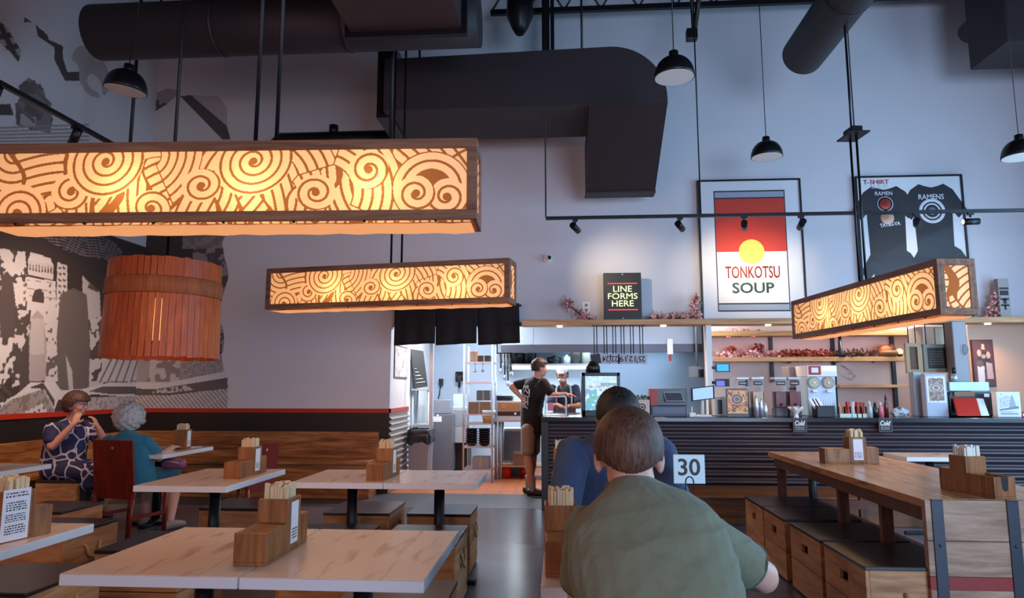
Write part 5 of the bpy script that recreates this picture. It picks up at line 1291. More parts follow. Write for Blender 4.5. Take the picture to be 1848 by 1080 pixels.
p = atY(1723, 690, 8.5); MB().lathe([(0, 0), (.04, 0), (.036, .1), (.03, .1), (.03, .01), (0, .01)], (p.x, 8.5, p.z), 18).obj('cup', steel, t); MB().cyl((p.x, 8.5, p.z + .1), (p.x, 8.5, p.z + .17), .02).obj('handle', black_plastic, t)
t = thing('steel_hood', 'pale steel tray shelf fixed beside the dark red poster', 'shelf', (atY(1750, 705, 8.4).x, 8.5, atY(1750, 706, 8.4).z), world=True)
PB(1713, 690, 1786, 706, 8.4, .4, 'tray', M('pale_steel', 'a9c3da', .3, .3), t, .004)
for xx in (1716, 1780):
    a = atY(xx, 706, 8.72); MB().cyl((a.x, 8.67, CZ - .01), (a.x, 8.67, a.z + .02), .012, seg=8).obj('support', steel_dull, t)
c = Canvas(.33, .65, .006, (.10, .025, .02), rgb=True)
c.put(c.ell(.17, .33, .11, .16), (.03, .015, .012)); c.put(c.ell(.10, .47, .035, .05), (.5, .36, .3)); c.put(c.ell(.25, .44, .035, .05), (.5, .36, .3)); c.put(c.poly([(.14, .52), (.2, .52), (.19, .6), (.15, .6)]), (.55, .45, .3)); c.put(c.poly([(.05, .05), (.16, .05), (.17, .28), (.05, .3)]), (.62, .6, .62)); c.put(c.poly([(.2, .1), (.31, .1), (.3, .32), (.2, .34)]), (.5, .36, .34)); c.put(c.ell(.1, .32, .06, .05), (.12, .07, .05)); c.put(c.ell(.17, .42, .04, .03), (.4, .26, .2))
p0 = atY(1754, 615, 9.22); p1 = atY(1797, 697, 9.22)
t = thing('wall_poster', 'tilted dark red poster of a dish on the cream wall right of the column', 'poster', ((p0.x + p1.x) / 2, 9.23, p1.z), world=True)
MB().box(p0.x - .01, p1.x + .01, 9.22, 9.248, p1.z - .01, p0.z + .01).obj('backing', M('poster_dark_red', '4a1614', .6), t)
inked_grid('print', (p0.x, 9.217, p1.z), (p1.x - p0.x, 0, 0), (0, 0, p0.z - p1.z), c.a, t, INKC)
t = T('black_machine', 'black counter machine with a small white label behind the red and white packet', 'machine', 1770, 752, 8.35)
PB(1712, 708, 1794, 752, 8.36, .3, 'body', black_plastic, t, .02, CZ); PB(1776, 711, 1786, 717, 8.355, .004, 'label', card_mat, t, 0); PB(1722, 707, 1760, 716, 8.34, .1, 'box_on_top', M('kraft', '8a6a50', .7), t, .004)
t = T('paper_packet', 'red and white paper packet leaning on the black counter machine', 'packet', 1745, 752, 8.2)
V = [atY(x, y, Y) for x, y, Y in ((1721, 719, 8.3), (1762, 719, 8.3), (1771, 751, 8.12), (1729, 751, 8.12))]; Vb = [v + Vector((0, .03, 0)) for v in V]
MB().add(V + Vb, [(0, 3, 2, 1), (4, 5, 6, 7), (0, 1, 5, 4), (1, 2, 6, 5), (2, 3, 7, 6), (3, 0, 4, 7)]).obj('packet', M('packet_red', 'c02c1c', .4, bump=.2, nscale=30), t, .006)
V = [atY(x, y, Y) for x, y, Y in ((1762, 719, 8.3), (1775, 720, 8.3), (1786, 751, 8.12), (1771, 751, 8.12))]; Vb = [v + Vector((0, .03, 0)) for v in V]
MB().add(V + Vb, [(0, 3, 2, 1), (4, 5, 6, 7), (0, 1, 5, 4), (1, 2, 6, 5), (2, 3, 7, 6), (3, 0, 4, 7)]).obj('white_side', card_mat, t, .004)
c = Canvas(.3, .32, .003, (.70, .69, .70), rgb=True); gk = (.16, .17, .22); nz = c.noise(.03, 12)
c.put(c.poly([(.15, .12), (.25, .12), (.21, .29), (.19, .29)]), (.36, .37, .42)); c.put(c.poly([(.02, .10), (.28, .14), (.28, .11), (.02, .08)]), gk)
for k in range(9): c.put(c.line((.03, .12 + k * .017), (.13 + .02 * (k % 3), .15 + k * .014), .004), gk)
for k in range(7): c.put(c.line((.14, .13 + k * .02), (.27 - k * .008, .14 + k * .02), .003), gk)
c.a[(nz > .62) & (c.Y > .13) & (c.X < .14) & (c.X > .03)] = (.42, .42, .48); c.put(c.poly([(.03, .03), (.27, .03), (.27, .05), (.03, .05)]), (.3, .3, .34)); c.put(c.poly([(.03, .06), (.2, .06), (.2, .07), (.03, .07)]), (.4, .4, .44))
t = T('flyer', 'white flyer with a black and white drawing at the right end of the counter', 'flyer', 1820, 752, 8.15); a = atY(1797, 708, 8.15); b_ = atY(1844, 754, 8.15)
MB().box(a.x, b_.x, 8.15, 8.16, CZ, a.z).obj('holder', card_mat, t); inked_grid('print', (a.x + .008, 8.148, CZ + .01), (b_.x - a.x - .016, 0, 0), (0, 0, a.z - CZ - .02), c.a, t, INKC)
MB().box(a.x, b_.x, 8.15, 8.26, CZ, CZ + .006).obj('foot', card_mat, t)
t = T('red_box', 'small red box cut by the right edge of the picture', 'box', 1850, 752, 8.2); PB(1844, 744, 1868, 754, 8.2, .15, 'box', red_paint, t, .004, CZ); PB(1846, 747, 1866, 751, 8.198, .003, 'label', card_mat, t, 0)
# little black signs on the counter front
for xx, lab in ((1443, 'small black notice on the counter front below the slush machine, left of two'), (1597, 'small black notice on the counter front below the sauce bottles, right of two')):
    a = atY(xx - 13, 755, CF - .05); b_ = atY(xx + 13, 780, CF - .05); t = thing('counter_notice', lab, 'sign', ((a.x + b_.x) / 2, CF - .05, b_.z), world=True, group='black notices on the counter front')
    MB().box(a.x, b_.x, CF - .062, CF - .05, b_.z, a.z).obj('panel', black_paint, t); 
    m = MB(); f = .004
    m.box(a.x, a.x + f, CF - .064, CF - .06, b_.z, a.z); m.box(b_.x - f, b_.x, CF - .064, CF - .06, b_.z, a.z); m.box(a.x, b_.x, CF - .064, CF - .06, b_.z, b_.z + f); m.box(a.x, b_.x, CF - .064, CF - .06, a.z - f, a.z); m.obj('border', M('notice_border', '6a6468', .5), t)
    cx = (a.x + b_.x) / 2; text_obj('Cold', 'lettering', card_mat, (cx, CF - .064, a.z - .055), .11, .055, parent=t, shear=.3, bold=.02)
    m = MB(); fold_text_lines(m, CF - .0635, cx - .05, cx + .05, b_.z + .02, b_.z + .06, 2, '-y', xx); m.obj('small_print', M('notice_grey', '9a969c', .5), t)

# ================================================================ kitchen
KY = 12.18
# exhaust hood and pass shelf
t = thing('exhaust_hood', 'long stainless exhaust hood behind the ledge over the cook line', 'hood', (1.0, 11.2, 1.9), world=True)
a = atY(905, 600, 10.9); b_ = atY(1268, 636, 10.9)
MB().box(a.x, b_.x, 10.9, 12.18, b_.z + .12, 2.74).obj('canopy', steel_dull, t, .006); MB().box(a.x - .01, b_.x + .01, 10.88, 10.93, b_.z, b_.z + .13).obj('lip', M('hood_lip', '4d4a52', .35, .5), t, .004)
for x in np.linspace(a.x + .5, b_.x - .5, 4): MB().box(x - .01, x + .01, 10.895, 10.9, b_.z + .14, 2.72).obj('seam', steel_dull, t)
l = area('hood_light', (1.05, 11.5, b_.z + .08), (1.05, 11.9, 0), 2.2, .3, 13, (.50, .80, 1)); l.parent = t; l.location = Vector(l.location) - Vector(t['_w'])
t = thing('hood_box', 'white control box with a red tag on the hood near the white post', 'control box', (atY(1209, 630, 10.85).x, 10.86, atY(1209, 640, 10.85).z), world=True)
PB(1204, 612, 1215, 640, 10.84, .06, 'box', white_plastic, t); PB(1207, 640, 1212, 652, 10.85, .02, 'tag', red_paint, t)
t = thing('steel_shelf', 'stainless shelf with pots and a bright light strip above the cooks', 'shelf', (.3, 11.6, 1.5), world=True)
a = atY(903, 657, 11.5); b_ = atY(1075, 661, 11.5); SZ = a.z
MB().box(a.x, b_.x, 11.5, 12.18, SZ - .035, SZ).obj('board', steel, t, .003)
MB().box(a.x + .2, b_.x - .1, 11.52, 11.6, SZ - .09, SZ - .04).obj('light_strip', EMIT('strip_glow', 'e2fbff', 6.0), t)
l = area('strip_light', ((a.x + b_.x) / 2, 11.56, SZ - .11), ((a.x + b_.x) / 2, 11.3, 0), 1.3, .08, 28, (.8, .95, 1)); l.parent = t; l.location = Vector(l.location) - Vector(t['_w'])
MB().box(a.x, b_.x, 11.5, 11.53, SZ + .2, SZ + .23).obj('rail', steel, t)
for x in (a.x + .02, b_.x - .02): MB().cyl((x, 11.52, SZ), (x, 11.52, 2.75), .014, seg=8).obj('hanger', steel_dull, t)
for i, (xx, r, h, mt, lab) in enumerate(((913, .10, .19, white_plastic, 'white plastic tub at the left end of the steel shelf'), (935, .13, .20, black_plastic, 'black stock pot next to the white tub'), (955, .13, .23, black_plastic, 'taller black stock pot on the steel shelf'), (1000, .12, .10, black_plastic, 'low black tray in the middle of the steel shelf'), (1023, .065, .11, white_plastic, 'small white tub on the steel shelf above the masked cook'), (1040, .09, .2, M('olive_jar', '4a4038', .3), 'dark jar right of the small white tub'), (1058, .075, .21, M('cream_tub', 'cbbcae', .4), 'cream container at the right end of the steel shelf'))):
    p = atY(xx, 655, 11.75); t = thing('kitchen_pot', lab, 'pot', (p.x, 11.75, SZ), world=True, group='pots on the steel shelf')
    MB().lathe([(0, 0), (r * .94, 0), (r, h * .9), (r * .96, h), (0, h)], (p.x, 11.75, SZ), 24).obj('pot_body', mt, t)
    MB().lathe([(r * 1.03, h), (r * 1.03, h + .012), (r * .3, h + .03), (.02, h + .05), (0, h + .05)], (p.x, 11.75, SZ), 24).obj('lid', mt, t)
# utensils hanging from a rail at the left
p0 = atY(896, 640, 11.45); p1 = atY(925, 640, 11.45)
t = thing('utensil_rail', 'black rail where ladles and a cord hang beside the steel rack', 'rail', (p0.x, 11.45, p0.z), world=True); MB().cyl((p0.x, 11.45, p0.z + .02), (p1.x, 11.45, p0.z + .02), .012, seg=8).obj('bar', black_metal, t)
for x in (p0.x + .01, p1.x - .01): MB().cyl((x, 11.45, p0.z + .02), (x, 11.45, 2.75), .01, seg=8).obj('drop', black_metal, t)
for i, (xx, yb) in enumerate(((903, 672), (910, 684), (916, 695), (921, 678))):
    a = atY(xx, yb, 11.45); t = thing('ladle', 'black-handled ladle hanging from the rail, %s from the left' % ('first', 'second', 'third', 'fourth')[i], 'ladle', (a.x, 11.45, p0.z), world=True, group='hanging ladles')
    MB().tube([(a.x, 11.45, p0.z + .03), (a.x + .01, 11.44, a.z + .06)], .012, 8).obj('handle', black_plastic, t); MB().ell((a.x + .01, 11.42, a.z + .02), (.035, .03, .045)).obj('scoop', steel_dull, t)
# work table with a countertop oven
t = thing('work_table', 'stainless work table with an undershelf carrying the countertop oven', 'table', (atY(935, 760, 10.6).x, 10.8, 0), world=True)
a = atY(890, 756, 10.5); b_ = atY(985, 763, 10.5); WZ = a.z
MB().box(a.x, b_.x, 10.5, 11.1, WZ - .05, WZ).obj('tabletop', steel, t, .004); us = atY(930, 842, 10.5).z
MB().box(a.x + .03, b_.x, 10.52, 11.1, us - .02, us).obj('undershelf', M('shelf_brownish', '9a7a64', .5), t, .003)
for x in (a.x + .04, a.x + .10, b_.x - .05):
    for y in (10.54, 11.06): MB().cyl((x, y, 0), (x, y, WZ - .05), .02, seg=10).obj('leg', steel_dull, t)
t = thing('countertop_oven', 'copper and black countertop oven on the work table behind the standing man', 'oven', (atY(918, 755, 10.6).x, 10.75, WZ), world=True)
copper = M('copper_panel', 'a8825e', .35, .5, noise=.1)
PB(896, 724, 941, 756, 10.6, .4, 'body', steel, t, .006, WZ); PB(898, 727, 939, 742, 10.59, .012, 'door', copper, t, .003); PB(898, 743, 939, 751, 10.59, .012, 'control_panel', M('oven_black', '2a1c1c', .3), t, .002); PB(905, 729, 911, 737, 10.585, .006, 'sticker', M('sticker_orange', 'd8835a', .5), t, 0)
p = atY(930, 747, 10.58); MB().cyl((p.x, 10.57, p.z), (p.x, 10.6, p.z), .018).obj('knob', white_plastic, t)
t = thing('stock_pan', 'shallow black pan on top of the countertop oven', 'pan', (atY(910, 724, 10.75).x, 10.75, atY(910, 724, 10.6).z), world=True); p = atY(911, 722, 10.75); zo = atY(910, 724, 10.6).z
MB().lathe([(0, 0), (.13, 0), (.14, .07), (.13, .07), (.12, .01), (0, .01)], (p.x, 10.78, zo), 28).obj('pan', black_metal, t); MB().lathe([(.145, .07), (.14, .085), (0, .09)], (p.x, 10.78, zo), 28).obj('lid', steel_dull, t)
t = thing('grey_crate', 'blue-grey plastic crate behind the standing man\'s legs', 'crate', (atY(930, 820, 10.9).x, 11.15, 0), world=True)
PB(905, 778, 962, 838, 11.15, .4, 'crate_body', M('blue_grey_plastic', '6e7a94', .5, noise=.08), t, .01, 0); PB(903, 774, 964, 779, 11.14, .42, 'rim', M('rim_white', 'c8d0dc', .4), t, .004)
t = thing('cardboard_box', 'brown cardboard box on the undershelf behind the standing man', 'box', (atY(944, 835, 10.7).x, 10.7, us), world=True); PB(926, 819, 962, 842, 10.56, .3, 'carton', M('brown_carton', '7a6252', .7), t, .003, us); PB(926, 819, 962, 821, 10.555, .31, 'flap', M('carton_flap', '8c7260', .7), t, 0)
for i, (x0, x1, y0, lab) in enumerate(((903, 922, 843, 'bright red bucket under the work table, left of two'), (936, 953, 846, 'dark red bucket under the work table, right of two'))):
    p = atY((x0 + x1) / 2, 866, 10.45); r = (atY(x1, 866, 10.45).x - atY(x0, 866, 10.45).x) / 2; t = thing('bucket', lab, 'bucket', (p.x, 10.7, 0), world=True, group='red buckets')
    MB().lathe([(0, 0), (r * .85, 0), (r, .21), (r * .95, .21), (r * .8, .01), (0, .01)], (p.x, 10.7, 0), 24).obj('pail', M('bucket_red_%d' % i, 'd0301e' if i == 0 else '9a1c1c', .4), t)
    MB().tube([(p.x + r * math.cos(q), 10.7, .2 + .06 * math.sin(q)) for q in [PI * k / 10 for k in range(11)]], .005, 6).obj('bail_handle', steel, t)
# wire rack
t = thing('wire_rack', 'tall chrome wire rack loaded with cartons and black bowls inside the kitchen doorway', 'rack', (atY(863, 850, 10.2).x, 10.4, 0), world=True)
a = atY(838, 622, 10.2); b_ = atY(888, 860, 10.2); RX0, RX1 = a.x, b_.x
for x in (RX0, RX1):
    for y in (10.2, 10.7): MB().cyl((x, y, 0), (x, y, 2.02), .014, seg=8).obj('upright', steel, t)
RZ = [atY(860, y, 10.2).z for y in (653, 690, 748, 765, 807, 848)]
for z in RZ:
    m = MB(); m.box(RX0, RX1, 10.195, 10.21, z - .02, z); m.box(RX0, RX1, 10.69, 10.705, z - .02, z); m.box(RX0 - .007, RX0 + .007, 10.2, 10.7, z - .02, z); m.box(RX1 - .007, RX1 + .007, 10.2, 10.7, z - .02, z)
    for k in range(12): y = 10.22 + k * .042; m.box(RX0, RX1, y - .003, y + .003, z - .008, z)
    m.obj('wire_shelf', steel, t)
def carton(x0, y0, x1, zb, Y, d, col, lab):
    a = atY(x0, y0, Y); b_ = atY(x1, y0, Y); t = thing('carton', lab, 'box', ((a.x + b_.x) / 2, Y, zb), world=True, group='cartons on the wire rack')
    MB().box(a.x, b_.x, Y, Y + d, zb, a.z).obj('carton', M('carton_' + col, col, .7, noise=.05), t, .003); MB().box((a.x + b_.x) / 2 - .012, (a.x + b_.x) / 2 + .012, Y - .001, Y + .001, zb, a.z).obj('tape', M('tape_' + col, 'a89a86', .5), t)
carton(848, 634, 862, RZ[0], 10.25, .3, 'c99a80', 'pinkish carton at the left of the rack\'s top shelf')
carton(863, 642, 884, RZ[0], 10.25, .3, '3c342c', 'low dark carton at the right of the rack\'s top shelf')
carton(846, 726, 884, RZ[2], 10.25, .3, '8a6a52', 'wide brown carton on the rack\'s third shelf')
carton(860, 705, 884, RZ[2] + .2, 10.3, .3, '6a6e74', 'grey bin stacked on the wide brown carton')
carton(852, 826, 882, RZ[5], 10.25, .3, '8f8a8e', 'pale grey bin on the rack\'s bottom shelf')
p = atY(880, 750, 10.24); t = thing('colander', 'white-rimmed yellow basket tub on the rack', 'tub', (p.x, 10.32, RZ[3]), world=True); zt_ = atY(880, 741, 10.24).z
MB().lathe([(0, 0), (.075, 0), (.10, zt_ - RZ[3] - .04), (.09, zt_ - RZ[3] - .04), (.065, .01), (0, .01)], (p.x, 10.32, RZ[3]), 24).obj('tub', M('tub_yellow', 'd0a066', .5), t); MB().lathe([(.09, 0), (.11, 0), (.11, .05), (.09, .05)], (p.x, 10.32, zt_ - .05), 24, closed=True).obj('rim', white_plastic, t)
bowl_prof = [(0, 0), (.05, 0), (.09, .045), (.10, .055), (.094, .055), (.045, .008), (0, .008)]
for s_, xx in enumerate((851, 874)):
    for k in range(7):
        p = atY(xx, 790, 10.35); z = RZ[4] + k * .034
        o = single(MB().lathe(bowl_prof, (0, 0, 0), 24), 'ramen_bowl', 'black ramen bowl in the %s stack on the wire rack' % ('left' if s_ == 0 else 'right'), 'bowl', M('bowl_black', '1e1a1e', .3), 'black ramen bowls, %s stack' % ('left' if s_ == 0 else 'right')); o.location = (p.x, 10.36, z)
for i, xx in enumerate((858, 872)):
    p = atY(xx, 670, 10.5); t = thing('ladle', 'steel ladle hanging under the rack\'s second shelf, %s one' % ('left', 'right')[i], 'ladle', (p.x, 10.5, RZ[0]), world=True, group='steel ladles on the rack')
    MB().cyl((p.x, 10.45, RZ[0] - .015), (p.x, 10.45, p.z), .006, seg=6).obj('handle', steel, t); MB().ell((p.x, 10.45, p.z), (.03, .03, .022)).obj('scoop', steel, t)
# tall steel door post, grey undercounter unit
t = thing('door_post', 'slim steel corner post at the end of the kitchen passage', 'post', (atY(778, 850, 10.1).x, 10.2, 0), world=True); p = atY(778, 700, 10.1); MB().box(p.x - .025, p.x + .025, 10.1, 10.15, 0, 2.75).obj('post', steel, t)
t = thing('grey_appliance', 'grey undercounter ice machine inside the kitchen doorway', 'appliance', (atY(797, 840, 10.9).x, 11.1, 0), world=True)
PB(780, 748, 815, 838, 10.9, .5, 'cabinet', M('appliance_grey', '74757e', .4, .3, noise=.05), t, .008, .06); PB(780, 722, 812, 747, 10.95, .4, 'upper_hopper', M('hopper_grey', '8d929c', .35, .3), t, .006); PB(782, 752, 797, 762, 10.895, .008, 'label', card_mat, t, 0); p = atY(790, 750, 10.89)
MB().cyl((p.x, 10.89, p.z), (p.x, 10.9, p.z), .012).obj('indicator', EMIT('indicator', 'ffffff', 2), t)
m = MB()
for x in (780, 813):
    for y in (10.95, 11.35): q = atY(x, 800, 10.9); m.cyl((q.x + (.03 if x < 800 else -.03), y, 0), (q.x + (.03 if x < 800 else -.03), y, .06), .02, seg=8)
m.obj('feet', black_plastic, t)
t = thing('steel_cabinet', 'pale steel cabinet between the grey ice machine and the wire rack', 'cabinet', (atY(825, 840, 11.2).x, 11.5, 0), world=True)
PB(815, 735, 845, 800, 11.2, .5, 'cabinet', steel, t, .006); PB(815, 800, 845, 842, 11.3, .4, 'base', black_metal, t, .004, 0); PB(818, 740, 842, 770, 11.195, .008, 'door', steel_dull, t, .003); PB(818, 712, 838, 735, 11.3, .3, 'tray', M('pale_bin', 'b6c0cc', .4), t, .004); p = atY(820, 770, 11.19); MB().cyl((p.x, 11.17, p.z), (p.x, 11.17, p.z + .1), .008).obj('handle', steel, t)
t = thing('wall_phone', 'dark wall phone with a hanging cord on the bright kitchen wall', 'phone', (atY(795, 685, 12.1).x, 12.15, atY(795, 695, 12.1).z), world=True); PB(792, 684, 799, 696, 12.13, .06, 'phone', black_plastic, t); q = [atY(x, y, 12.15) for x, y in ((795, 696), (793, 712), (790, 724), (789, 722))]; MB().tube(q, .01, 6).obj('cord', black_plastic, t)
t = thing('kitchen_utensils', 'cluster of dark utensils hanging on the kitchen wall left of the rack', 'utensils', (atY(828, 690, 12.1).x, 12.12, atY(828, 675, 12.1).z), world=True); m = MB()
for k, (x, y0, y1) in enumerate(((824, 672, 690), (829, 672, 700), (834, 674, 688))): a = atY(x, y0, 12.1); b_ = atY(x, y1, 12.1); m.tube([a, b_], .022, 8)
m.obj('utensils', black_plastic, t); PB(822, 671, 837, 674, 12.1, .09, 'hook_rail', black_metal, t)
# side passage: posted drawing, board, prep shelf, bin
xj = -2.28
def jx(x, y): return atX(x, y, xj + .004)
a = jx(712, 622); b_ = jx(734, 684)
c = Canvas(.9, .55, .01, .86); nz = c.noise(.05, 21) * .6 + c.noise(.02, 22) * .4; c.a = .86 - .3 * (nz > .62); c.a[c.noise(.1, 5) > .8] = .45
pas = INK('pinkish_drawing', [(0, '6a4a48'), (1, 'e2c9c0')], .7)
t = thing('posted_drawing', 'pinkish drawing posted on the passage wall above the ribbed metal', 'poster', (xj, (a.y + b_.y) / 2, b_.z), world=True)
MB().box(xj + .001, xj + .012, a.y, b_.y, b_.z, a.z).obj('frame', M('thin_frame', '5a4a48', .5), t)
inked_grid('print', (xj + .0135, a.y + .02, b_.z + .02), (0, b_.y - a.y - .04, 0), (0, 0, a.z - b_.z - .04), c.a, t, pas)
t = thing('menu_board', 'black chalk menu board leaning on the prep shelf in the passage', 'board', (-2.1, 10.5, 1.4), world=True)
q = [atY(x, y, Y) for x, y, Y in ((741, 630, 10.4), (764, 634, 10.6), (772, 698, 10.6), (749, 702, 10.4))]
qb = [v + Vector((-.03, .02, 0)) for v in q]
MB().add(q + qb, [(0, 1, 2, 3), (4, 7, 6, 5), (0, 4, 5, 1), (1, 5, 6, 2), (2, 6, 7, 3), (3, 7, 4, 0)]).obj('board', M('chalk_black', '26221f', .6), t)
m = MB()
for k in range(5):
    f = .5 + .09 * k; l0 = q[0].lerp(q[3], f); l1 = q[1].lerp(q[2], f); s0 = l0.lerp(l1, .12) + Vector((.004, -.004, 0)); s1 = l0.lerp(l1, .12 + .14 * (k + 1)) + Vector((.004, -.004, 0)); m.tube([s0, s1], .006, 5)
m.obj('chalk_lines', M('chalk', 'b8b4ae', .8), t)
t = thing('prep_shelf', 'stainless two-tier prep shelf along the passage wall', 'shelf', (-2.05, 10.9, 0), world=True)
z1_ = atY(757, 702, 10.5).z; z2_ = atY(757, 766, 10.5).z; xa = atY(741, 760, 10.45).x; xb = atY(774, 760, 10.45).x
MB().box(xa, xb, 10.45, 10.86, z1_ - .03, z1_).obj('upper_shelf', steel, t, .003); MB().box(xa, xb, 10.45, 10.86, z2_ - .04, z2_).obj('lower_shelf', steel, t, .003)
for x in (xa + .02, xb - .02):
    for y in (10.48, 10.83): MB().cyl((x, y, 0), (x, y, z1_ - .02), .016, seg=8).obj('leg', steel, t)
t = thing('trash_bin', 'black bin with a crumpled liner at the kitchen doorway beside the ribbed metal', 'bin', (atY(757, 850, 10.0).x, 10.05, 0), world=True); p = atY(756, 800, 9.95); zt_ = atY(756, 778, 9.95).z
wx = .16
m = MB(); m.add([(p.x - wx * .8, 9.92, 0), (p.x + wx * .8, 9.92, 0), (p.x + wx * .8, 10.28, 0), (p.x - wx * .8, 10.28, 0), (p.x - wx, 9.9, zt_), (p.x + wx, 9.9, zt_), (p.x + wx, 10.3, zt_), (p.x - wx, 10.3, zt_)], [(0, 3, 2, 1), (0, 1, 5, 4), (1, 2, 6, 5), (2, 3, 7, 6), (3, 0, 4, 7), (4, 5, 6, 7)]); m.obj('bin_body', M('bin_grey', '8a8690', .45, noise=.1), t, .008)
m = MB(); n = 28; V = []; F = []
for j, (dz, s) in enumerate(((.02, .9), (.015, 1.04), (-.08, 1.07), (-.17, 1.05))):
    for k in range(n):
        an = 2 * PI * k / n; cx_ = max(-1, min(1, 1.35 * math.cos(an))); sy_ = max(-1, min(1, 1.35 * math.sin(an))); V.append((p.x + wx * s * cx_ + random.gauss(0, .004), 10.1 + .2 * s * sy_ + random.gauss(0, .004), zt_ + dz + (random.gauss(0, .02) if j == 3 else 0)))
for j in range(3):
    for k in range(n): F.append((j * n + k, j * n + (k + 1) % n, (j + 1) * n + (k + 1) % n, (j + 1) * n + k))
m.add(V, F, True); m.obj('bin_liner', M('liner_black', '1c1a1e', .25), t)
t = thing('steel_sink', 'stainless counter run with backsplash under the bright steel wall', 'kitchen counter', (1.2, 11.9, 0), world=True)
a = atY(985, 748, 11.5); b_ = atY(1270, 748, 11.5); MB().box(a.x, b_.x, 11.5, 12.18, .86, .9).obj('worktop', steel, t, .003); MB().box(a.x, b_.x, 11.55, 12.15, .1, .86).obj('cabinet', steel_dull, t); m = MB()
for x in (a.x + .1, b_.x - .1): m.box(x - .04, x + .04, 11.6, 12.1, 0, .1)
m.obj('feet', black_metal, t)
t = thing('grey_speaker', 'grey box speaker with a dark front on the partition beside the white post', 'speaker', (atY(1258, 680, 10.64).x, 10.74, atY(1258, 682, 10.64).z), world=True); PB(1247, 662, 1271, 682, 10.64, .2, 'housing', M('speaker_grey', '7d7c80', .5), t, .006); PB(1260, 667, 1270, 681, 10.634, .008, 'front', black_plastic, t, 0); MB().cyl((atY(1258, 660, 10.74).x, 10.74, atY(1258, 664, 10.74).z), (atY(1258, 660, 10.74).x, 10.74, 2.75), .015).obj('mount_pole', steel_dull, t)
